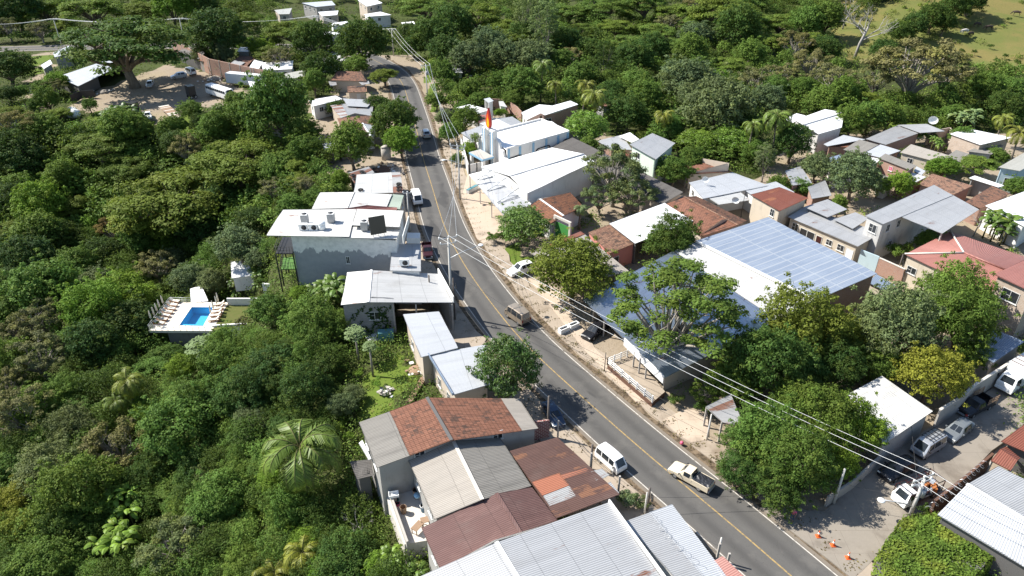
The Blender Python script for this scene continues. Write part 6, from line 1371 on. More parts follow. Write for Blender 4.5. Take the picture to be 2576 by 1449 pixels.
# ---------------------------------------------------------------- vegetation
def leaf_mat(name, trans=.25, rough=.5, spec=.35):
    t = NT(name)
    oi = t.n('ShaderNodeObjectInfo'); a = t.n('ShaderNodeAttribute', attribute_name='tint'); h = t.n('ShaderNodeAttribute', attribute_name='hue')
    c = t.mix(h.outputs['Fac'], oi.outputs['Color'], t.mix(.55, oi.outputs['Color'], (.20, .20, .03)))
    sc_ = t.n('ShaderNodeMix', data_type='RGBA', blend_type='MULTIPLY'); sc_.inputs[0].default_value = 1
    t.l(c, sc_.inputs[6]); cm = t.n('ShaderNodeCombineColor')
    for i in range(3): t.l(a.outputs['Fac'], cm.inputs[i])
    t.l(cm.outputs[0], sc_.inputs[7]); c = sc_.outputs[2]
    b = t.n('ShaderNodeBsdfPrincipled'); t.l(c, b.inputs['Base Color']); b.inputs['Roughness'].default_value = rough; b.inputs['Specular IOR Level'].default_value = spec
    tr = t.n('ShaderNodeBsdfTranslucent'); t.l(t.mix(.35, c, (.14, .19, .02), 'MIX'), tr.inputs[0])
    mx = t.n('ShaderNodeMixShader'); mx.inputs[0].default_value = trans; t.l(b.outputs[0], mx.inputs[1]); t.l(tr.outputs[0], mx.inputs[2]); t.l(mx.outputs[0], t.out.inputs[0])
    MATS[name] = t.m
leaf_mat('leaf', .34, .65, .12); leaf_mat('glossy_leaf', .25, .45, .25); leaf_mat('dull_leaf', .25, .8, .12)
def bark(name, a, b):
    t = NT(name); tc = t.n('ShaderNodeTexCoord').outputs['Object']; n = t.noise(t.scale(tc, 1, 1, .25), 5, 5, .7); t.bsdf(t.mix(t.ramp(n, .3, .7), a, b), .9, 0, .15, t.bump(n, .5, .05)); MATS[name] = t.m
bark('bark', (.11, .085, .06), (.2, .165, .125)); bark('pale_bark', (.19, .17, .14), (.3, .275, .235)); bark('palm_bark', (.13, .11, .085), (.22, .19, .15)); bark('dead_wood', (.24, .22, .2), (.38, .36, .33)); bark('banana_stem', (.09, .1, .035), (.16, .14, .06))
def leaves_mesh(name, C, N, S, T, Hu, mat, rng, ratio=.55):
    """one diamond leaf (or spray of leaves) per centre C with normal N, length S, tint T, hue Hu"""
    n = len(C)
    r = rng.normal(size=(n, 3)); t1 = np.cross(N, r); t1 /= np.linalg.norm(t1, axis=1)[:, None] + 1e-9; t2 = np.cross(N, t1)
    h = (S / 2)[:, None]; w = h * ratio
    V = np.empty((n, 4, 3), np.float32)
    V[:, 0] = C - t1 * h; V[:, 1] = C + t2 * w + N * h * .16 * rng.uniform(-1, 1, (n, 1)); V[:, 2] = C + t1 * h; V[:, 3] = C - t2 * w + N * h * .16 * rng.uniform(-1, 1, (n, 1))
    me = bpy.data.meshes.new(name)
    me.vertices.add(n * 4); me.vertices.foreach_set('co', V.ravel())
    me.loops.add(n * 4); me.loops.foreach_set('vertex_index', np.arange(n * 4, dtype=np.int32))
    me.polygons.add(n); me.polygons.foreach_set('loop_start', np.arange(0, n * 4, 4, dtype=np.int32)); me.polygons.foreach_set('loop_total', np.full(n, 4, np.int32))
    for nm, arr in (('tint', T), ('hue', Hu)):
        at_ = me.attributes.new(nm, 'FLOAT', 'FACE'); at_.data.foreach_set('value', np.asarray(arr, np.float32))
    me.materials.append(M(mat)); me.update(); me.validate()
    return me
def unit(a): return a / (np.linalg.norm(a, axis=1)[:, None] + 1e-9)
def crown(kind, seed, leaf, count, mat='leaf'):
    """crown of nominal radius 5 around its own centre"""
    g = np.random.default_rng(seed); C = []; N = []; T = []; U = []; S = []
    tips = []
    def clump(c, r, n, flat=1.0, shell=.75, tint=1.0, hue=0.0, upb=.35):
        d = unit(g.normal(size=(n, 3))); d[:, 2] = np.where(d[:, 2] < -.35, -d[:, 2] * .6, d[:, 2]); d = unit(d)
        rr = r * (shell + (1 - shell) * g.uniform(0, 1, (n, 1)) + g.normal(0, .06, (n, 1)))
        p = d * rr; p[:, 2] *= flat; C.append(c + p); nn = unit(d * np.array([1, 1, 1 / max(flat, .3)]) + g.normal(0, .55, (n, 3)) + np.array([0, 0, upb])); N.append(nn)
        T.append(np.full(n, tint) * g.uniform(.82, 1.18, n)); U.append(np.clip(hue + g.normal(0, .12, n), 0, 1)); S.append(leaf * g.uniform(.7, 1.3, n))
    if kind in ('round', 'lumpy', 'tall'):
        k = {'round': 46, 'lumpy': 44, 'tall': 40}[kind]; hz = {'round': .84, 'lumpy': .78, 'tall': 1.7}[kind]
        lob = [(unit(g.normal(size=(1, 3)))[0], g.uniform(.75, 1.12)) for _ in range(7)]
        for i in range(k):
            zz = 1 - 1.5 * (i + .5) / k; a = i * 2.39996 + g.normal(0, .12); q = math.sqrt(max(0, 1 - zz * zz)); d = np.array([q * math.cos(a), q * math.sin(a), zz])
            f = 1.0
            if kind != 'round': f = .52 + .62 * max(w_ * max(0, float(d @ l)) ** 1.5 for l, w_ in lob)
            c = d * 5 * .78 * f * g.uniform(.9, 1.06) * np.array([1, 1, hz]); r = g.uniform(1.15, 1.6) * (.72 if kind == 'tall' else 1)
            tv, hv = g.uniform(.82, 1.18), max(0, g.normal(.1, .13))
            clump(c, r, int(count / k * .75), .8, .55, tv, hv, .5); tips.append(c)
            for q2 in range(3):
                cc = c + d * r * .55 + g.normal(0, r * .5, 3); clump(cc, r * .34, count // k // 12 + 2, .8, .3, tv * g.uniform(.85, 1.2), hv + max(0, g.normal(.08, .15)), .5)
        clump(np.array([0, 0, -.3]), 3.0, count // 8, hz, .7, .8)
    elif kind == 'spread':
        k = 74
        for i in range(k):
            a = g.uniform(0, 2 * math.pi); q = math.sqrt(g.uniform(.0, 1)); c = np.array([math.cos(a) * q * 4.5, math.sin(a) * q * 4.5, 1.5 * (1 - q * q) + g.normal(0, .45) - .3])
            clump(c, g.uniform(.8, 1.5), count // k, .38, .4, g.uniform(.78, 1.22), max(0, g.normal(.2, .2)), .8); tips.append(c)
    elif kind == 'airy':
        for i in range(100):
            d = unit(g.normal(size=(1, 3)))[0]; d[2] = abs(d[2]) * 1.1 - .25; d /= np.linalg.norm(d); c = d * 5 * g.uniform(.55, 1.0) * np.array([1, 1, .85])
            clump(c, g.uniform(.5, 1.0), count // 100, .5, .35, g.uniform(.8, 1.2), max(0, g.normal(.15, .18)), .7); tips.append(c)
    elif kind == 'sparse':
        k = 48
        for i in range(k):
            d = unit(g.normal(size=(1, 3)))[0]; d[2] = abs(d[2]); c = d * 5 * g.uniform(.55, 1.0) * np.array([.95, .95, .7])
            clump(c, g.uniform(.5, 1.05), count // k, .7, .3, g.uniform(.75, 1.25), max(0, g.normal(.3, .25))); tips.append(c)
    elif kind == 'shrub':
        k = 16
        for i in range(k):
            d = unit(g.normal(size=(1, 3)))[0]; d[2] = abs(d[2]); c = d * 5 * g.uniform(.3, .9) * np.array([.9, .9, .7]); clump(c, g.uniform(1.0, 2.0), count // k, .8, .5, g.uniform(.8, 1.2), max(0, g.normal(.15, .2))); tips.append(c)
    C, N, T, U, S = map(np.concatenate, (C, N, T, U, S))
    me = leaves_mesh('crown', C.astype(np.float32), N, S, T, U, mat, g)
    return me, tips
def trunk_mesh(tips, hc, r, seed, mat='bark', stems=1, nb=10, fork=.35):
    """trunk from the ground (0,0,0) up to a crown centred at height hc, with limbs to some of the crown's clumps"""
    g = random.Random(seed); m = MB(); zf = hc * fork
    base = []
    for s in range(stems):
        a = g.uniform(0, 6.28); o = Vector((math.cos(a), math.sin(a), 0)) * (.0 if stems == 1 else r * 1.2)
        top = Vector((g.uniform(-.3, .3) + o.x * 2, g.uniform(-.3, .3) + o.y * 2, zf))
        m.tube([o + Vector((0, 0, -.6)), o + Vector((0, 0, .3)), o.lerp(top, .5), top], [r * 1.5 / stems ** .5, r * 1.1 / stems ** .5, r / stems ** .5, r * .85 / stems ** .5], 7); base.append(top)
    for i in range(nb):
        c = tips[(i * 7 + 3) % len(tips)]; e = Vector((c[0], c[1], c[2] + hc)); b = base[i % len(base)]
        mid = b.lerp(e, .5) + Vector((g.uniform(-.5, .5), g.uniform(-.5, .5), g.uniform(-.1, .6)))
        m.tube([b - Vector((0, 0, .1)), b.lerp(mid, .5) + Vector((0, 0, .15)), mid, e], [r * .6, r * .45, r * .3, r * .12], 5, caps=False)
        for j in range(2):
            q = mid.lerp(e, g.uniform(.1, .6)); m.tube([q, q + Vector((g.uniform(-1.2, 1.2), g.uniform(-1.2, 1.2), g.uniform(.3, 1.1)))], [r * .2, r * .06], 4, caps=False)
    return m.data('trunk', mat)
# kinds: (crown shape, height of the crown centre in radii, trunk radius, leaf length, leaves, material, bark, stems, limbs, variants)
KIND = {'mango': ('round', .85, .34, .36, 12500, 'leaf', 'bark', 1, 8, 4), 'broad': ('lumpy', .9, .3, .38, 12000, 'leaf', 'bark', 1, 9, 5), 'spread': ('spread', .72, .38, .3, 14000, 'leaf', 'bark', 1, 18, 3),
        'dry': ('sparse', .8, .3, .28, 8500, 'dull_leaf', 'pale_bark', 1, 26, 2), 'tall': ('tall', 1.9, .3, .34, 8000, 'leaf', 'pale_bark', 1, 10, 2), 'near': ('lumpy', .9, .3, .3, 15000, 'leaf', 'bark', 1, 10, 4),
        'nearfine': ('sparse', 1.15, .26, .26, 12000, 'leaf', 'pale_bark', 2, 24, 1), 'shrub': ('shrub', .55, .1, .5, 2200, 'leaf', 'bark', 1, 4, 3), 'nearmango': ('round', 1.0, .3, .34, 11000, 'glossy_leaf', 'bark', 1, 8, 2), 'nearspread': ('airy', 1.15, .3, .25, 16000, 'leaf', 'pale_bark', 3, 34, 1)}
PROTO = {}
for kn, (sh, hk, tr_, lf, ct, mt, bk, stm, nb, nv) in KIND.items():
    for v in range(nv):
        me, tips = crown(sh, hash((kn == kn) * 1000 + len(kn) * 31 + v * 77 + ord(kn[0])) % 99991, lf, ct, mt)
        PROTO[kn, v] = (me, trunk_mesh(tips, hk * 5, tr_, v + 5, bk, stm, nb, .3 if sh != 'spread' else .42), hk * 5)
TREES = []          # (root, kind, colour word, u, v, rpx)
CROWNS = []
TINT = {'dark': (.055, .110, .024), 'mid': (.105, .182, .034), 'bright': (.149, .253, .031), 'olive': (.138, .193, .031), 'feather': (.127, .196, .035), 'brown': (.182, .174, .079), 'grey': (.127, .171, .075), 'yellow': (.209, .226, .033), 'deep': (.042, .088, .022), 'gold': (.176, .215, .033), 'russet': (.171, .110, .044), 'pale': (.165, .242, .094)}
CW = {'dark': 'dark green', 'mid': 'mid green', 'bright': 'bright green', 'olive': 'olive', 'feather': 'feathery green', 'brown': 'brownish', 'grey': 'grey green', 'yellow': 'yellow green', 'deep': 'very dark', 'gold': 'golden green', 'russet': 'russet', 'pale': 'pale green'}
rt = random.Random(11)
def tree(kind, colour, u, v, rpx, hmul=1.0, name='tree', variant=None, zlift=None):
    sh, hk, *_ = KIND[kind]; nv = KIND[kind][9]
    rpx *= 1.2 if kind in ('mango', 'broad', 'dry', 'tall', 'near') else (1.1 if kind == 'spread' else 1)
    d = to_px(ground(u, v, 3))[2]; R = rpx * d / F
    for _ in range(3):
        p = ground(u, v, hk * R * hmul); d = to_px((p.x, p.y, p.z + hk * R * hmul))[2]; R = rpx * d / F
    v_ = rt.randrange(nv) if variant is None else variant
    me, tm, hc = PROTO[kind, v_]
    s = R / 5
    b = Vector((p.x, p.y, terr(p.x, p.y)))
    r = empty('bush' if kind == 'shrub' else name, b, rt.uniform(0, 6.28)); q_ = rt.uniform(.86, 1.16) if rpx < 70 else 1; r.scale = (s * q_, s / q_, s * hmul * rt.uniform(.85, 1.2)); r['category'] = 'tree' if kind != 'shrub' else 'bush'
    inst('trunk' if kind != 'shrub' else 'stems', tm, r)
    c = inst('crown', me, r); c.location = (0, 0, hc)
    k = TINT[colour]; f = rt.uniform(.85, 1.18); j = rt.uniform(-.1, .1)
    c.color = (k[0] * f * (1 + j), k[1] * f, k[2] * f * (1 - j), 1)
    TREES.append((r, kind, colour, u, v, rpx)); CROWNS.append((u, v, rpx))
    return r
# ---- palms and bananas
def frond(m_list, L, up, droop, az, tip=.0, leafl=.9, n=22, g=None, origin=Vector()):
    P = []; d = Vector((math.cos(az), math.sin(az), 0)); p = origin.copy(); a = up
    for i in range(12): P.append(p.copy()); p = p + (d * math.cos(a) + Vector((0, 0, math.sin(a)))) * L / 11; a -= droop / 11 * (1 + i * .08)
    return P, d
def palm_crown(seed, L=4.0, nf=20, hue=.15):
    g = np.random.default_rng(seed); V = []; T = []; U = []; rach = MB()
    for i in range(nf):
        az = i * 2.399 + g.normal(0, .15); lev = i / nf; up = 1.25 - 1.35 * lev + g.normal(0, .1); P, d = frond(None, L * g.uniform(.85, 1.1), up, 2.0 + .4 * g.uniform(), az)
        rach.tube(P, [.05 - .0035 * k for k in range(12)], 4, caps=False); side = Vector((-d.y, d.x, 0)); hv = float(np.clip(hue + .55 * max(0, lev - .72) * 3 + g.normal(0, .08), 0, 1)); tv = g.uniform(.8, 1.2)
        for k in range(34):
            s = .12 + .88 * k / 34; x = s * 11; j = min(10, int(x)); p = P[j].lerp(P[j + 1], x - j); tan = (P[j + 1] - P[j]).normalized(); ll = .8 * math.sin(math.pi * (.12 + .8 * s)) ** .7 * L / 4
            for sg in (-1, 1):
                o = (side * sg * .8 + tan * .55 + Vector((0, 0, -.35 + g.normal(0, .12)))).normalized(); e = p + o * ll; w = tan * .06 * L / 4
                V.append((p - w, p + w, e + w * .3, e - w * .3)); T.append(tv * g.uniform(.8, 1.2)); U.append(hv)
    me = bpy.data.meshes.new('crown'); n = len(V); me.vertices.add(n * 4); me.vertices.foreach_set('co', np.array(V, np.float32).ravel()); me.loops.add(n * 4); me.loops.foreach_set('vertex_index', np.arange(n * 4, dtype=np.int32)); me.polygons.add(n); me.polygons.foreach_set('loop_start', np.arange(0, n * 4, 4, dtype=np.int32)); me.polygons.foreach_set('loop_total', np.full(n, 4, np.int32))
    for nm, arr in (('tint', T), ('hue', U)): me.attributes.new(nm, 'FLOAT', 'FACE').data.foreach_set('value', np.asarray(arr, np.float32))
    me.materials.append(M('glossy_leaf')); me.update()
    m = MB(); 
    for k in range(7): a = k * .9; m.ball((.28 * math.cos(a), .28 * math.sin(a), -.25), .16, 0, 7, 5)
    return me, rach.data('rachis', 'banana_stem'), m.data('coconuts', 'nut')
plain('nut', (.2, .14, .04), .6)
PALM = [palm_crown(3, 4.0, 26), palm_crown(4, 4.0, 18, .3), palm_crown(9, 4.0, 22, .1)]
def palm(u, v, rpx, label, h=8.0, colour='mid', var=0, lean=.6, vert=1.0):
    rpx *= 1.25; h *= .85
    p = ground(u, v, h); R = rpx * to_px((p.x, p.y, p.z + h))[2] / F; s = R / 4
    b = Vector((p.x, p.y, terr(p.x, p.y))); r = empty('palm_tree', b, rt.uniform(0, 6.28), label, 'palm tree')
    lx = math.cos(rt.uniform(0, 6.28)) * lean; ly = lean * .5
    m = MB(); m.tube([(-lx, -ly, -.4), (-lx * .8, -ly * .8, h * .3), (-lx * .3, -ly * .3, h * .65), (0, 0, h)], [.26, .19, .16, .14], 8); m.build('trunk', 'palm_bark', r)
    cm, rc, nt = PALM[var]; c = inst('crown', cm, r); c.location = (0, 0, h); c.scale = (s, s, s * vert); k = TINT[colour]; f = rt.uniform(.9, 1.15); c.color = (k[0] * f, k[1] * f, k[2] * f, 1)
    q = inst('fronds', rc, c); q2 = inst('coconuts', nt, r); q2.location = (0, 0, h)
    CROWNS.append((u, v, rpx * .6)); return r
def banana_mesh(seed, n=11, L=2.4):
    g = np.random.default_rng(seed); V = []; Fs = []; T = []; U = []
    for i in range(n):
        az = i * 2.4 + g.normal(0, .3); P, d = frond(None, L * g.uniform(.8, 1.15), 1.35 - .75 * i / n + g.normal(0, .1), 1.3 + g.uniform(0, .5), az); side = Vector((-d.y, d.x, 0)); tv = g.uniform(.8, 1.25); hv = .7 if g.uniform() < .1 else max(0, g.normal(.15, .1)); b = len(V); rows = 0
        for k in range(3, 12):
            s = (k - 3) / 8; w = .36 * math.sin(math.pi * min(1, .12 + s * .86)) ** .6 * L / 2.4; p = P[k]; dz = Vector((0, 0, -.35 * w)); V += [p - side * w + dz, p + Vector((0, 0, .03)), p + side * w + dz]; rows += 1
        for k in range(rows - 1):
            for q in (0, 1):
                a = b + k * 3 + q
                if g.uniform() < .12: continue
                Fs.append((a, a + 1, a + 4, a + 3)); T.append(tv * g.uniform(.85, 1.1)); U.append(hv)
    me = bpy.data.meshes.new('leaves'); me.from_pydata([tuple(v) for v in V], [], Fs)
    for nm, arr in (('tint', T), ('hue', U)): me.attributes.new(nm, 'FLOAT', 'FACE').data.foreach_set('value', np.asarray(arr, np.float32))
    me.materials.append(M('glossy_leaf')); me.update(); return me
BAN = [banana_mesh(i) for i in range(4)]
def banana(u, v, rpx, label, n=6, colour='mid', hh=2.2):
    p = ground(u, v, 2.5); R = rpx * to_px((p.x, p.y, p.z + 2.5))[2] / F; r = empty('banana_plant', Vector((p.x, p.y, terr(p.x, p.y))), 0, label, 'banana plants'); k = TINT[colour]
    for i in range(n):
        a = i * 2.4; q = R * .75 * math.sqrt(i / n); x, y = q * math.cos(a), q * math.sin(a); h = hh * rt.uniform(.7, 1.2); z = terr(p.x + x, p.y + y) - r.location.z
        m = MB(); m.tube([(x, y, z - .2), (x + .05, y, z + h)], [.14, .09], 7); m.build('stem', 'banana_stem', r)
        c = inst('leaves', BAN[(i + n) % 4], r); c.location = (x, y, z + h - .25); c.rotation_euler.z = rt.uniform(0, 6.28); s = max(.7, min(1.5, R / 3)) * rt.uniform(.85, 1.1); c.scale = (s, s, s); f = rt.uniform(.8, 1.2); c.color = (k[0] * f, k[1] * f, k[2] * f, 1)
    CROWNS.append((u, v, rpx)); return r
def dead(u, vb, h, label, spread=.5, seed=1, name='dead_tree'):
    p = ground(u, vb); r = empty(name, p, 0, label, 'dead tree'); g = random.Random(seed); m = MB()
    top = Vector((h * .12, 0, h * .55)); m.tube([(0, 0, -.5), (h * .03, 0, h * .25), top], [h * .03, h * .024, h * .018], 7); m.build('trunk', 'dead_wood', r); b = MB()
    def br(o, d, L, rad, dep):
        e = o + d * L; mid = o.lerp(e, .5) + Vector((g.uniform(-.1, .1), g.uniform(-.1, .1), g.uniform(-.02, .1))) * L; b.tube([o, mid, e], [rad, rad * .75, rad * .4], 5, caps=False)
        if dep:
            for _ in range(3): br(o.lerp(e, g.uniform(.4, 1)), (d + Vector((g.uniform(-1, 1), g.uniform(-1, 1), g.uniform(-.3, .7))) * .75).normalized(), L * .58, rad * .5, dep - 1)
    for i in range(6): a = i * 1.05 + g.uniform(-.2, .2); br(top * g.uniform(.55, 1), Vector((math.cos(a) * spread, math.sin(a) * spread, g.uniform(.35, .9))).normalized(), h * .36, h * .012, 3)
    b.build('branches', 'dead_wood', r); return r
def papaya(u, v, rpx, label, colour='grey'):
    p = ground(u, v, 4); h = 4; R = rpx * to_px((p.x, p.y, p.z + 4))[2] / F; r = empty('papaya_tree', Vector((p.x, p.y, terr(p.x, p.y))), 0, label, 'tree'); m = MB(); m.tube([(0, 0, -.3), (0, 0, h)], [.16, .1], 7); m.build('trunk', 'pale_bark', r)
    g = np.random.default_rng(int(u)); C = []; N = []; S = []
    for i in range(26):
        az = i * 2.4; e = 1.2 - 1.3 * i / 26; c = np.array([math.cos(az) * math.cos(e), math.sin(az) * math.cos(e), math.sin(e)]) * R * g.uniform(.7, 1)
        for k in range(7): a = k * .9; o = np.array([math.cos(a), math.sin(a), -.2]) * R * .22; C.append(c + o); N.append(unit((np.array([c * .3 / R + np.array([0, 0, 1])])))[0]); S.append(R * .42)
    n = len(C); me = leaves_mesh('crown', np.array(C, np.float32), np.array(N), np.array(S), g.uniform(.8, 1.2, n), np.zeros(n), 'leaf', g, .4); c = inst('crown', me, r); c.location = (0, 0, h); k = TINT[colour]; c.color = (*[x * 1.5 for x in k], 1)
    CROWNS.append((u, v, rpx)); return r
# ---------------------------------------------------------------- which tree stands where (u, v of the crown's middle and its half width as the photo shows them)
def trees(kind, colour, s):
    for w in s.split():
        a = [float(x) for x in w.split(',')]; tree(kind, colour, a[0], a[1], a[2], a[3] if len(a) > 3 else 1.0)
# top left
big = tree('spread', 'dark', 312, 115, 148, .9, variant=0)
trees('mango', 'deep', "40,25,50 510,20,35 545,95,62 15,165,50 20,235,22 35,370,55 60,395,50 440,362,34 505,300,24")
trees('spread', 'olive', "110,35,50 230,25,70 350,30,45 590,60,48 160,66,26 145,285,33 20,278,28 250,372,78 600,408,105")
trees('broad', 'bright', "430,18,45 655,120,28 620,115,20 140,205,28")
trees('dry', 'brown', "20,75,30 100,75,33 50,320,55 470,385,40 140,222,26 700,150,36")
trees('broad', 'mid', "300,330,50 345,325,38 335,305,28 100,310,40 225,265,16 115,215,28 540,330,40 430,325,30 120,255,28 95,268,20 590,250,24 620,290,48 480,280,28 45,228,20")
trees('broad', 'grey', "560,140,28 565,70,35 510,140,25")
# upper middle, left of the road
trees('broad', 'mid', "694,275,72,1.3 690,420,45 720,408,40 770,385,38 884,372,52 895,160,33 790,213,28 670,190,20 760,340,40")
trees('mango', 'dark', "991,307,52 787,107,45 911,117,55 947,267,25 811,173,40 690,240,24 850,270,22")
trees('spread', 'olive', "735,85,58 760,415,36 966,187,36,1.2 754,450,40 680,140,40 937,97,26")
trees('broad', 'bright', "1009,362,38 857,457,24 990,345,22")
trees('dry', 'brown', "660,380,38 690,480,35 770,470,35")
trees('spread', 'feather', "1074,20,58 1211,48,58 1260,67,48 1300,95,40 1180,30,40")
trees('mango', 'dark', "1091,93,48 1120,135,38 1027,87,26 1040,120,25 1135,65,45")
trees('broad', 'grey', "1177,150,45 1271,143,40 1338,140,48 1121,293,28 1230,120,40")
trees('tall', 'pale', "1318,40,34 1375,50,42 1350,25,36")
trees('broad', 'mid', "1111,190,33 1171,227,32 1254,207,25 1097,253,24 1171,300,32 1127,340,24 1315,217,44 1150,400,16 1200,250,24 1290,250,26")
trees('broad', 'bright', "1184,375,22 1257,282,14 1230,250,16")
# upper right woods
trees('tall', 'dark', "1518,140,32")
trees('broad', 'mid', "1455,187,40 1535,195,30 1608,213,40,1.2 1621,255,42 1681,317,40 1738,140,45 1748,195,45 1905,385,33 1888,140,38 1695,430,40 1400,150,35")
trees('spread', 'feather', "1588,110,48 1655,83,45 1521,17,58 1621,15,58 1705,110,48 1821,36,85 1838,165,48 1435,25,48 1460,75,40 1960,60,48 1700,30,55 1755,60,45 1550,65,45 1890,15,45")
trees('mango', 'dark', "1595,153,40 1855,80,50 1310,90,34 1480,120,34 1541,240,30 1578,293,40 2072,120,36 1420,100,36 1640,130,36 1540,265,26")
trees('dry', 'brown', "1435,140,30 1755,10,35 2042,165,46 1972,193,48 2099,200,48 2205,210,44 2382,185,56 1900,200,45 2000,120,40 1680,60,35")
bigdry = tree('dry', 'brown', 2310, 162, 112, 1.0, variant=0)
trees('broad', 'grey', "1748,87,40 1731,193,68 1805,280,72 1745,250,40 1820,230,38 1930,260,38 1870,250,36")
trees('nearmango', 'bright', "1475,325,55,.8 1755,352,48,.8 1838,350,50,.8")
trees('broad', 'mid', "2079,50,44 1949,227,30 2072,253,44 2262,80,26 2482,228,40 2549,220,34 2399,283,28 2185,293,43 2139,310,38 2232,297,34 2020,230,35 2120,240,40 2020,60,40")
trees('mango', 'dark', "2300,72,28 2345,52,32 2402,20,34 2375,62,26 2440,2,34 2222,128,30 2532,268,42 1992,367,42 2270,85,26 1880,330,34")
trees('tall', 'grey', "1925,410,27,.8")
trees('broad', 'grey', "2149,450,56 2055,420,38")
trees('broad', 'bright', "2265,467,30 2372,420,33 1660,285,18 1815,195,24")
trees('spread', 'olive', "2465,413,48 2050,100,36 1940,110,40 2180,250,36")
trees('dry', 'grey', "1545,450,78 1590,490,60 1510,500,45")
trees('shrub', 'dark', "2505,153,12 2528,142,11 2558,160,14 2492,117,9 2452,133,11 2538,50,9 2475,30,8 2420,130,10")
trees('shrub', 'mid', "2299,347,33 2340,350,25 1688,490,28 2265,633,42 2300,650,30 2350,640,24 1270,600,32 1290,585,28 1235,600,22 1450,540,24")
# left forest
trees('broad', 'bright', "110,523,58 230,560,28 417,613,33")
trees('broad', 'mid', "100,590,66 187,673,50 343,610,45 100,726,78 33,783,45 677,783,45 60,460,45 160,450,45 790,500,32 740,520,40 850,480,22")
trees('spread', 'olive', "430,500,135,1.1 383,540,95 33,576,46 320,430,60 540,430,55 175,520,50")
trees('mango', 'deep', "43,505,42 500,560,58 67,650,58 333,816,66 233,876,58 700,910,58 150,610,44 260,640,44 640,560,40 560,500,45 40,700,45")
trees('dry', 'russet', "283,580,40")
trees('broad', 'grey', "600,613,54 253,710,44 483,700,40 533,713,34 207,833,40 650,650,30 440,650,35")
trees('near', 'bright', "300,743,72 233,790,76")
trees('dry', 'brown', "393,670,52 117,816,58 43,833,50 100,900,72 612,812,18")
trees('near', 'mid', "784,803,66 837,823,42 560,878,44 417,893,40 567,916,60 787,876,48 20,920,55")
trees('near', 'bright', "467,926,34 754,735,22")
papaya(510, 876, 36, 'big leaved pale tree against the pool retaining wall'); papaya(894, 843, 26, 'papaya like tree below the block workshop'); papaya(930, 875, 18, 'smaller papaya like tree right of another below the workshop')
trees('shrub', 'mid', "857,950,20 868,925,18 640,680,30 660,700,26 560,700,22 930,900,14 960,880,14")
trees('near', 'deep', "811,933,46 650,985,60 777,990,62")
# left foreground
trees('dry', 'brown', "50,1050,75 300,1126,82 20,980,50")
trees('near', 'mid', "100,1016,58 450,1083,98 517,1033,68 207,1250,84 83,1415,80 550,1270,70 600,1200,52 617,1410,52 20,1180,50 170,980,50")
trees('near', 'grey', "187,1083,54 117,1192,74 520,1206,36 640,1060,45 250,1210,45 864,1020,32 890,990,24")
trees('near', 'dark', "600,1000,66 500,1182,52 877,1412,72 730,1080,50 700,980,40 380,1200,55 170,1330,55")
trees('near', 'yellow', "40,1266,56 60,1330,45")
trees('dry', 'grey', "450,1382,88 500,1330,50")
trees('near', 'bright', "370,1040,40 690,1210,40 790,1360,45 960,1430,40 830,1440,40")
trees('broad', 'mid', "737,1290,46,1.3 700,1310,36")
trees('shrub', 'bright', "690,1180,30 720,1240,30 640,1290,34 860,1070,26 880,1100,24 950,965,20 905,940,18 845,1080,22")
# right side, near the road
glossy = tree('nearmango', 'dark', 1276, 918, 88, 1.3, variant=0); glossy['label'] = 'glossy dark green tree standing alone at the left edge of the road'
fore = tree('nearmango', 'mid', 1317, 560, 68, .95, variant=1); fore['label'] = 'rounded leafy tree in front of the hangar canopy'
lt = tree('near', 'gold', 1442, 676, 90, 1.0, variant=0); lt['label'] = 'yellowish tree between the pale awning and the road'
rain = tree('nearspread', 'feather', 1712, 770, 190, .9, variant=0); rain['label'] = 'tall open tree with many pale branches over the restaurant roof'
trees('near', 'gold', "2015,838,92,1.1 2110,865,56,1.1"); trees('near', 'dark', "1930,905,85,1.2 2010,915,66,1.2 2110,930,58,1.1"); trees('near', 'grey', "2258,845,92,1.15 2180,850,56,1.1"); trees('near', 'mid', "2399,740,74,1.2 2420,820,72,1.2 2455,890,42 1850,965,56 2200,920,52,1.1 2330,800,66,1.2")
trees('near', 'yellow', "2349,935,74,1.25"); trees('near', 'mid', "1925,1095,74,1.1 2065,1050,78,1.2 2015,1165,80,1.1 1990,1020,56"); trees('near', 'bright', "2150,1085,62,1.1 2105,1170,46"); trees('near', 'dark', "1855,1190,48 1955,1225,58 1890,1110,60")
trees('near', 'dark', "1690,612,62"); trees('shrub', 'grey', "1588,1262,38 1560,1250,24 1620,1270,24"); trees('shrub', 'dark', "1770,1035,28 1700,1010,26 2325,1286,24"); trees('shrub', 'bright', "1570,915,14 1590,945,12 1610,965,14 1640,1000,14")
trees('nearspread', 'feather', "1850,900,70,.8 1790,985,52,.8")
trees('broad', 'mid', "1720,300,34 2330,610,26 2015,470,26 2110,520,24 1960,470,26 2210,470,24 2420,350,26 2290,385,18 2505,390,26 1745,410,34 1660,395,26 1480,370,26 1150,330,22 1165,270,20 1140,225,20 2560,470,30")
dead(2150, 145, 17, 'tall bare dead tree against the grassy hillside', .75, 4); dead(727, 385, 8, 'grey leafless tree near the rusty roadside roofs', 1.0, 7); dead(894, 1352, 3.6, 'tangle of grey dry branches below the back yard', 1.3, 9, 'dry_shrub'); dead(620, 1130, 3.5, 'small dry grey bush in the dense green slope', 1.0, 12, 'dry_shrub'); dead(2120, 70, 9, 'second bare tree trunk at the top of the grassy hillside', .6, 15); dead(2450, 590, 4, 'dry brown twigs by banana plants behind the red hip roof', 1.1, 17, 'dry_shrub')
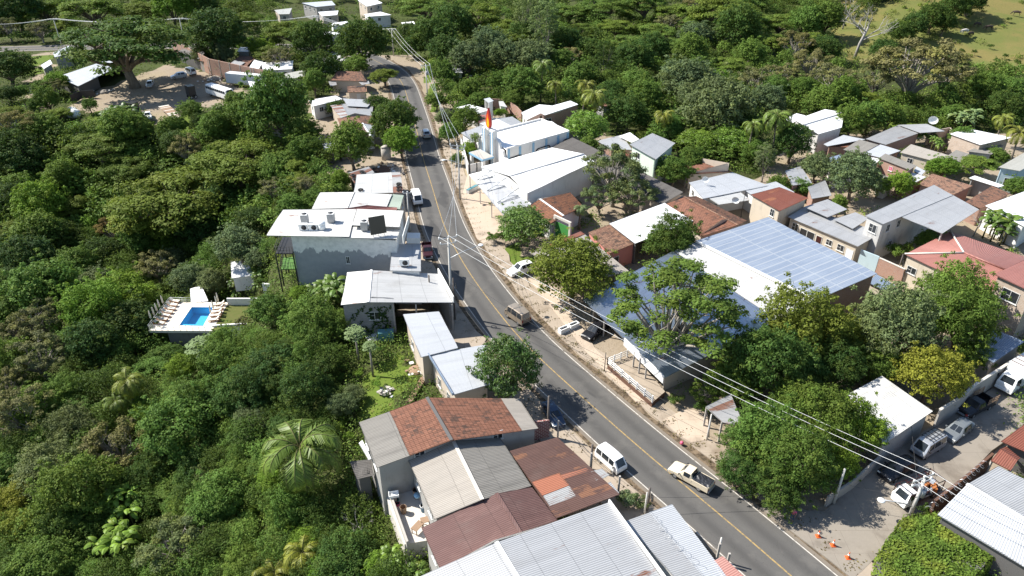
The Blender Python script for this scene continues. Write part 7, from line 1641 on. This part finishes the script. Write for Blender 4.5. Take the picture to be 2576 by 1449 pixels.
# palms and bananas
palm(754, 1130, 128, 'big coconut palm in the left foreground beside the houses', 9.5, 'feather', 0, 1.2)
palm(760, 1392, 62, 'yellow fronded palm low at the bottom of the view', 4, 'yellow', 1); palm(690, 1440, 58, 'yellow palm cut by the bottom edge left of another', 3, 'yellow', 1)
palm(318, 960, 52, 'coconut palm in the dark forest below the pool', 8, 'gold', 1); palm(290, 1010, 40, 'leaning palm just below the forest palm', 6, 'feather', 1)
palm(1495, 243, 44, 'yellow green palm behind the brick gabled house, the fullest one', 9, 'gold', 0); palm(1475, 215, 32, 'palm behind and above the yellow green palm', 10, 'yellow', 1); palm(1398, 213, 28, 'small palm left of the brick gabled house', 8, 'gold', 2); palm(1365, 165, 36, 'tall dark palm in the woods above the brick gabled house', 11, 'feather', 2)
palm(1671, 290, 32, 'yellow tinged palm in the woods above the pale green house', 8, 'yellow', 1); palm(1865, 225, 26, 'pale palm deep in the right woods', 9, 'pale', 2); palm(1955, 295, 48, 'tall dark palm just left of the big white barn', 11, 'feather', 2); palm(1895, 315, 34, 'dark palm left of the tall palm near the white barn', 9, 'feather', 1)
palm(2525, 300, 32, 'yellowish palm at the right edge near the bananas', 7, 'gold', 1); palm(2565, 335, 40, 'yellow palm cut by the right edge', 8, 'yellow', 1); palm(1194, 342, 17, 'slim palm in the church garden', 6, 'feather', 2); palm(58, 250, 14, 'tiny young palm on the grass at the far left', 3, 'gold', 2)
palm(1461, 525, 24, 'short palm between brown tile roof and silver roof', 4, 'pale', 2); palm(547, 270, 22, 'palm beside the parked bus', 6, 'feather', 2); palm(764, 197, 14, 'small palm near the far tan roof', 5, 'gold', 2); palm(1070, 5, 16, 'palm at the top edge above the bend', 8, 'gold', 2)
banana(827, 735, 56, 'large dark banana clump between hotel and workshop', 10, 'mid', 3.0); banana(590, 708, 26, 'banana clump next to the striped hillside roof', 4, 'dark'); banana(300, 290, 42, 'big banana clump in the dirt yard by the white pickup', 12, 'dark', 3); banana(2425, 297, 40, 'banana grove on the forest edge at the right', 9, 'pale', 3); banana(2359, 353, 24, 'banana plants inside the tan walled yard', 4, 'mid'); banana(2527, 568, 52, 'tall banana clump behind the red hip roof', 10, 'mid', 3)
banana(308, 1290, 56, 'upper banana clump in the bottom left gully', 6, 'bright', 4.2); banana(298, 1388, 60, 'lower banana clump in the bottom left gully', 7, 'bright', 4.0); banana(990, 1405, 22, 'banana plant at the bottom near the maroon roof', 2, 'bright', 2.5); banana(1050, 1432, 18, 'banana leaves at the bottom edge by the white ridge', 2, 'mid', 2.2); banana(260, 1015, 26, 'banana leaves below the forest palm', 3, 'bright', 2); banana(650, 690, 22, 'banana leaves right of the striped hillside roof', 3, 'mid'); banana(1225, 245, 14, 'banana plants behind the church garden wall', 3, 'bright')
# ---- the woods between: more trees where the list above leaves gaps
WOODS = [[(-40, -20), (1000, -20), (1010, 70), (960, 150), (700, 150), (620, 110), (470, 130), (380, 40), (160, 90), (-40, 100)], [(-40, 300), (170, 290), (330, 330), (500, 340), (560, 260), (660, 250), (760, 300), (830, 400), (880, 480), (780, 480), (700, 520), (680, 600), (560, 660), (460, 720), (380, 780), (370, 840), (420, 900), (560, 890), (600, 820), (850, 900), (840, 960), (900, 1060), (680, 1200), (900, 1260), (960, 1360), (1000, 1460), (-40, 1460)],
         [(1080, 170), (1080, -20), (2100, -20), (2080, 140), (2200, 220), (2420, 220), (2420, 150), (2590, 180), (2590, 290), (2300, 300), (2150, 300), (1990, 260), (1900, 300), (1830, 380), (1700, 360), (1560, 300), (1420, 240), (1300, 230), (1120, 260)]]
rf = random.Random(23)
def gap(u, v, r, k):
    return not any((u - a) ** 2 + (v - b) ** 2 < (k * (c + r)) ** 2 for a, b, c in CROWNS)
def free(u, v):
    p = ground(u, v, 3)
    return not (any(inpoly(p.x, p.y, q) for q in NOTREE) or any(inpoly(p.x, p.y, q) for q in FOOT) or abs(road_sd(p.x, p.y)[0]) < 7)
ntree = sum(1 for t in TREES if t[1] != 'shrub')
for _ in range(5000):
    if ntree >= 325: break
    P = WOODS[rf.choice((0, 1, 1, 1, 2, 2))]; u = rf.uniform(-30, 2590); v = rf.uniform(-15, 1455)
    if not inpoly(u, v, P): continue
    r = (22 + 30 * max(0, v) / 700) * rf.uniform(.7, 1.1)
    if not gap(u, v, r, .62) or not free(u, v): continue
    k = rf.choice(('broad', 'broad', 'mango', 'spread', 'dry', 'broad')) if v < 900 else rf.choice(('near', 'near', 'dry', 'near'))
    c = {'mango': ('deep', 'dark'), 'spread': ('olive', 'feather'), 'dry': ('brown', 'grey')}.get(k, ('mid', 'dark', 'grey', 'mid'))
    tree(k, rf.choice(c), u, v, r); ntree += 1
print('trees', ntree)
def mass(name, label, spots, colour, nl=520, ls=2.6):
    """many small crowns in one mesh: the wood that reads as one mass"""
    g = np.random.default_rng(31); base = []
    for kn, v in (('broad', 0), ('mango', 1), ('spread', 0), ('broad', 2)):
        me = PROTO[kn, v][0]; n = len(me.polygons); co = np.empty(n * 12, np.float32); me.vertices.foreach_get('co', co); co = co.reshape(n, 4, 3); ti = np.empty(n, np.float32); me.attributes['tint'].data.foreach_get('value', ti); hu = np.empty(n, np.float32); me.attributes['hue'].data.foreach_get('value', hu)
        base.append((co, ti, hu, PROTO[kn, v][2]))
    VV = []; TT = []; HH = []
    for (p, R) in spots:
        co, ti, hu, hc = base[g.integers(len(base))]; sel = g.choice(len(co), nl, replace=False); s = R / 5; a = g.uniform(0, 6.28); c_, s_ = math.cos(a), math.sin(a)
        q = co[sel]; m = q.mean(1, keepdims=True); q = m + (q - m) * ls; x = q[..., 0] * c_ - q[..., 1] * s_; y = q[..., 0] * s_ + q[..., 1] * c_
        VV.append(np.stack([x * s + p.x, y * s + p.y, (q[..., 2] + hc) * s + p.z], -1)); TT.append(ti[sel] * g.choice((.55, .75, 1.0, 1.25))); HH.append(np.clip(hu[sel] + g.normal(.05, .2), 0, 1))
    V = np.concatenate(VV).astype(np.float32); n = len(V); me = bpy.data.meshes.new(name); me.vertices.add(n * 4); me.vertices.foreach_set('co', V.ravel()); me.loops.add(n * 4); me.loops.foreach_set('vertex_index', np.arange(n * 4, dtype=np.int32)); me.polygons.add(n); me.polygons.foreach_set('loop_start', np.arange(0, n * 4, 4, dtype=np.int32)); me.polygons.foreach_set('loop_total', np.full(n, 4, np.int32))
    for nm, arr in (('tint', np.concatenate(TT)), ('hue', np.concatenate(HH))): me.attributes.new(nm, 'FLOAT', 'FACE').data.foreach_set('value', arr.astype(np.float32))
    me.materials.append(M('leaf')); me.update(); o = inst(name, me); o.color = (*colour, 1); setp(o, label, 'woodland', None, 'stuff')
spots = []
for _ in range(30000):
    if len(spots) > 1500: break
    u = rf.uniform(-150, 2730); v = -75 + 430 * rf.random() ** 2.2 if rf.random() < .75 else rf.uniform(300, 560)
    if v > 30 and not any(inpoly(u, v, P) for P in WOODS): continue
    r = (17 + 26 * max(0, v) / 700) * rf.uniform(.75, 1.2)
    if inpoly(u, v, [(690, -10), (1010, -10), (1010, 85), (690, 95)]): continue
    if not gap(u, v, r * .6, .44) or not free(u, v): continue
    p = ground(u, v, 3); p = Vector((p.x, p.y, terr(p.x, p.y))); spots.append((p, r * to_px(p)[2] / F)); CROWNS.append((u, v, r))
OPEN_ = 0; print('mass', len(spots))
mass('woodland', 'smaller far trees and thicket between the separate trees of the woods', spots, (.104, .18, .034))
spots = []
for _ in range(9000):
    if len(spots) > 250: break
    u, v = rf.uniform(-60, 1000), rf.uniform(300, 1470)
    if not inpoly(u, v, WOODS[1]): continue
    r = (16 + 22 * v / 900) * rf.uniform(.7, 1.25)
    if not gap(u, v, r * .3, .55) or not free(u, v): continue
    p = ground(u, v, 3); p = Vector((p.x, p.y, terr(p.x, p.y) + rf.uniform(-.5, 1.5))); spots.append((p, r * to_px(p)[2] / F)); CROWNS.append((u, v, r * .6))
print('thicket', len(spots))
mass('thicket', 'tangled young trees and vines filling the gaps of the ravine forest', spots, (.098, .175, .034), 2400, 1.15)
# ---------------------------------------------------------------- undergrowth: the shrub layer under the woods (nobody could count it)
def undergrowth():
    g = np.random.default_rng(5); C = []; N = []; S = []; T = []; U = []; rg = random.Random(3); n = 0
    tries = 0
    LANES = DIRT[2:]
    while n < 6500 and tries < 30000:
        tries += 1
        u, v = rg.uniform(-120, 2700), rg.uniform(-60, 1560) ** 1.0
        p = ground(u, v)
        sd = road_sd(p.x, p.y)[0]
        if -14 < sd < 9.5 and p.y < 250 and sd > -8.7: continue
        if abs(sd) < 5.2: continue
        if any(inpoly(p.x, p.y, q) for q in FOOT) or any(inpoly(p.x, p.y, q) for q in NOTREE[:2]): continue
        vill = any(inpoly(p.x, p.y, q) for q in LANES) or (-14 < sd < 11 and p.y < 180)
        if vill and (rg.random() < .85 or inpoly(p.x, p.y, DIRT[-1])): continue
        pas = any(inpoly(p.x, p.y, q) for q in PAST)
        if pas and rg.random() < .72: continue
        lawn = any(inpoly(p.x, p.y, q) for q in LAWN)
        if lawn and rg.random() < .85: continue
        d = to_px(p)[2]; r = rg.uniform(.8, 2.6) * (1 + d / 260) * (.55 if (pas or lawn or vill) else 1); k = 60
        dd = unit(g.normal(size=(k, 3))); dd[:, 2] = np.abs(dd[:, 2]); q = dd * r * g.uniform(.5, 1, (k, 1)); q[:, 2] *= .75
        C.append(q + np.array([p.x, p.y, p.z])); N.append(unit(dd + g.normal(0, .6, (k, 3)) + np.array([0, 0, .5]))); S.append(g.uniform(.2, .42, k) * (.45 + d / 200)); T.append(np.full(k, rg.choice((.55, .75, .95, 1.2, 1.5))) * g.uniform(.75, 1.25, k)); U.append(np.clip(np.full(k, max(0, rg.gauss(.2, .25)) + (.4 if pas else 0)), 0, 1)); n += 1
    me = leaves_mesh('undergrowth', *[np.concatenate(x) for x in (C, N, S, T, U)], 'leaf', g)
    o = inst('undergrowth', me); o.color = (.10, .17, .032, 1); setp(o, 'low green bushes and creepers covering the ground under the woods', 'undergrowth', None, 'stuff')
undergrowth()
def litter():
    g = np.random.default_rng(77); C = []; k = 0
    i1 = ridx(330)
    while k < 4200:
        i = int(g.integers(0, i1)); side = 1 if g.uniform() < .7 else -1; off = side * (4.4 + abs(g.normal(0, 1.1))); n = (RT[i][1], -RT[i][0]); x, y = RN[i][0] + n[0] * off + g.normal(0, .3), RN[i][1] + n[1] * off + g.normal(0, .3)
        C.append((x, y, (.145 if abs(off) > 4.75 else .03) + g.uniform(.0, .03))); k += 1
    n = len(C); N = unit(np.stack([g.normal(0, .3, n), g.normal(0, .3, n), np.ones(n)], -1)); o = inst('fallen_leaves', leaves_mesh('fallen_leaves', np.array(C, np.float32), N, g.uniform(.08, .3, n), g.uniform(.4, 1.6, n), g.uniform(0, .6, n), 'dull_leaf', g, .6)); o.color = (.13, .095, .06, 1); setp(o, 'dry leaves and litter lying along the road gutters', 'litter', None, 'stuff')
litter()
def ivy():
    g = np.random.default_rng(8); P = IVY; r = empty('ivy_covered_roof', (0, 0, 0), 0, 'flat low roof smothered in green ivy at the lower right corner', 'ivy roof'); m = MB(); m.poly(P[::-1] if (P[1] - P[0]).cross(P[2] - P[0]).z < 0 else P)
    for i in range(len(P)): a, b = P[i], P[(i + 1) % len(P)]; m.poly([(a.x, a.y, 0), (b.x, b.y, 0), b, a])
    m.build('block', 'dark_wall', r); x0, x1 = min(p.x for p in P), max(p.x for p in P); y0, y1 = min(p.y for p in P), max(p.y for p in P); C = []; N = []; k = 0
    while k < 9000:
        x, y = g.uniform(x0 - .3, x1 + .3), g.uniform(y0 - .3, y1 + .3)
        if not inpoly(x, y, P): continue
        C.append((x, y, 2.3 + .38 * noise.noise((x * .5, y * .5, 2)) + g.uniform(.02, .35))); N.append((g.normal(0, .45), g.normal(0, .45), 1)); k += 1
    for i in range(len(P)):
        a, b = P[i], P[(i + 1) % len(P)]; e = (b - a).normalized(); o = Vector((e.y, -e.x, 0)); o = o if o.dot((a + b) / 2 - sum(P, Vector()) / len(P)) > 0 else -o
        for _ in range(int((b - a).length * 90)): t_ = g.uniform(); q = a.lerp(b, t_); C.append((q.x + o.x * g.uniform(.02, .3), q.y + o.y * g.uniform(.02, .3), 2.5 - 2.3 * g.uniform() ** 1.6)); N.append((o.x + g.normal(0, .4), o.y + g.normal(0, .4), .5))
    C = np.array(C, np.float32); n = len(C); nz = np.array([noise.noise((c[0] * .6, c[1] * .6, 7)) for c in C]); T = g.uniform(.6, 1.3, n) * (1 + .35 * nz); U = np.clip(.25 + nz * 1.3 + g.normal(0, .12, n), 0, 1)
    c = inst('foliage', leaves_mesh('foliage', C, unit(np.array(N)), g.uniform(.16, .34, n), T, U, 'leaf', g, .7), r); c.color = (.13, .21, .034, 1); FOOT.append([tuple(p[:2]) for p in P])
ivy()
def creeper():
    g = np.random.default_rng(12); C = []; N = []; root, (A, B, Cc, D), W = work; a, b = Vector((*W[1], 0)), Vector((*W[2], 0)); e = (b - a).normalized(); o = Vector((e.y, -e.x, 0)); o = o if o.y < 0 else -o
    for i in range(5):
        s, z = g.uniform(.15, .45), g.uniform(-1, 0)
        for k in range(60): s += g.normal(0.0, .013); z += .085; q = a.lerp(b, s); C += [(q.x + o.x * .1 + g.normal(0, .12), q.y + o.y * .1, z + g.normal(0, .12)) for _ in range(2)] if z < 4.1 and g.uniform() < .75 else []
    n = len(C); c = inst('creeper', leaves_mesh('creeper', np.array(C, np.float32), unit(np.array([[o.x, o.y, .3]] * n) + g.normal(0, .3, (n, 3))), g.uniform(.2, .4, n), g.uniform(.6, 1.2, n), np.zeros(n), 'leaf', g)); c.color = (.04, .08, .02, 1); setp(c, 'green creeper climbing the concrete block workshop wall', 'creeper')
creeper()
# ---------------------------------------------------------------- labels of the trees: what they look like, what stands beside them, which one of the row
MARK = [("the topmost grey house", 810, 25), ("the dirt yard", 420, 235), ("the far asphalt road", 80, 120), ("the parked bus", 555, 240), ("the flatbed trailer", 435, 290), ("the dirt track", 85, 225), ("the brick yard wall", 590, 185), ("the road bend", 1000, 160), ("the hipped tile roof", 875, 200), ("the rusty roadside roofs", 870, 300), ("the tin shop", 960, 460), ("the white shed roof", 880, 500),
        ("the hotel", 830, 600), ("the striped hillside roof", 640, 670), ("the pool", 500, 795), ("the pool retaining wall", 480, 855), ("the block workshop", 930, 790), ("the beige annex", 1080, 850), ("the tiled house", 1090, 1050), ("the big foreground palm", 754, 1136), ("the back yard", 1010, 1270), ("the bottom left corner", 60, 1400), ("the gully bananas", 305, 1330), ("the forest palm", 318, 960), ("the left photo edge", 0, 700),
        ("the left forest middle", 300, 600), ("the far left woods", 100, 450), ("the flame tower", 1238, 310), ("the grassy road verge", 1085, 230), ("the brick gabled house", 1430, 285), ("the hangar", 1350, 440), ("the market hall", 1560, 430), ("the pale green house", 1630, 380), ("the white barn", 2060, 310), ("the bare dead tree", 2160, 90), ("the hillside pasture", 2470, 100), ("the banana grove", 2425, 300), ("the crowded ribbed roofs", 2260, 400), ("the top photo edge", 1600, 0), ("the far woods middle", 1650, 180),
        ("the clay tile gable", 1790, 540), ("the blue solar roof", 1960, 640), ("the two-storey house", 2300, 530), ("the red hip roof", 2420, 640), ("the restaurant", 1640, 830), ("the roadside canopy", 1840, 1040), ("the white corner shed", 2230, 1040), ("the side street", 2400, 1090), ("the ivy roof", 2350, 1370), ("the rusty patched roof", 1450, 1190)]
SHAPE = {'mango': 'dense round tree', 'broad': 'bushy tree', 'spread': 'flat topped tree', 'dry': 'pale limbed tree', 'tall': 'tall slender tree', 'near': 'leafy tree', 'nearfine': 'open tree', 'shrub': 'low bush', 'nearmango': 'glossy round tree', 'nearspread': 'feathery tree'}
big['label'] = 'great spreading tree shading the dirt yard'; bigdry['label'] = 'huge brownish tree with pale limbs below the pasture'
ORD = ['leftmost', 'second from left', 'third from left', 'fourth from left', 'fifth from left', 'sixth from left', 'seventh from left', 'eighth from left', 'ninth from left', 'tenth from left']
NUM = ['zero', 'one', 'two', 'three', 'four', 'five', 'six', 'seven', 'eight', 'nine', 'ten', 'eleven', 'twelve']
sets = {}
for T_ in TREES:
    r, kind, colour, u, v, rpx = T_
    r['group'] = 'trees of the woods and gardens' if kind != 'shrub' else 'bushes'
    if r.get('label'): continue
    nm, mu, mv = min(MARK, key=lambda k: (k[1] - u) ** 2 + ((k[2] - v) * 1.3) ** 2)
    du, dv = u - mu, (v - mv) * 1.3
    if nm.endswith('middle') or 'corner' in nm or 'photo edge' in nm: rel = 'near' if 'middle' not in nm else 'in'
    else: rel = ('right of' if du > 0 else 'left of') if abs(du) > abs(dv) else ('in front of' if dv > 0 else 'beyond')
    sets.setdefault((CW[colour], SHAPE[kind], rel, nm), []).append((u, r))
for (c, s, rel, nm), L in sets.items():
    L.sort(key=lambda x: x[0])
    s2 = s.replace('tree', 'trees').replace('bush', 'bushes') if 'bushy' not in s else 'bushy trees'
    for i, (u, r) in enumerate(L): r['label'] = f'{c} {s} {rel} {nm}' if len(L) == 1 else (f'{ORD[i]} of {NUM[len(L)] if len(L) < 13 else "many"} {c} {s2} {rel} {nm}' if i < 10 else f'rightmost of {c} {s2} {rel} {nm}')
# ---------------------------------------------------------------- light, sky, camera
w = bpy.data.worlds.new('World'); sc.world = w; w.use_nodes = True
nt = w.node_tree; bg = nt.nodes['Background']; sky = nt.nodes.new('ShaderNodeTexSky'); sky.sky_type = 'NISHITA'; sky.sun_disc = False
SD = Vector((-.944, .33, 0)).normalized(); EL = RAD(45)
sky.sun_elevation = EL; sky.sun_rotation = math.atan2(SD.x, SD.y) % (2 * math.pi); sky.altitude = 300; sky.air_density = 1.0; sky.dust_density = .6
nt.links.new(sky.outputs[0], bg.inputs[0]); bg.inputs[1].default_value = .095
L = bpy.data.lights.new('sun', 'SUN'); L.energy = 4.8; L.angle = RAD(.5); L.color = (1, .955, .88)
lo = bpy.data.objects.new('sun', L); COL.objects.link(lo); dirv = Vector((SD.x * math.cos(EL), SD.y * math.cos(EL), math.sin(EL))); lo.rotation_euler = dirv.to_track_quat('Z', 'Y').to_euler(); lo.location = dirv * 200
cam = bpy.data.cameras.new('camera'); cam.sensor_width = 36; cam.lens = F / 2576 * 36; cam.clip_start = .5; cam.clip_end = 4000
co = bpy.data.objects.new('camera', cam); COL.objects.link(co); co.location = (0, 0, CH); co.rotation_euler = (math.pi / 2 - TH, 0, 0); sc.camera = co
sc.view_settings.view_transform = 'Standard'; sc.view_settings.look = 'None'; sc.view_settings.exposure = 1.0; sc.view_settings.gamma = 1
sc.cycles.max_bounces = 6; sc.cycles.diffuse_bounces = 3; sc.cycles.glossy_bounces = 2; sc.cycles.transparent_max_bounces = 6; sc.cycles.use_denoising = True
# things of one kind share a group
PLUR = {}
for o in list(bpy.data.objects):
    if o.parent is None and o.get('label') and o.get('category') and not o.get('group') and not o.get('kind'): PLUR.setdefault(o['category'], []).append(o)
for cat_, L_ in PLUR.items():
    if len(L_) > 1:
        for o in L_: o['group'] = f"{cat_ + ('es' if cat_.endswith(('s', 'x', 'ch', 'sh')) else 's')} along the road and in the village"
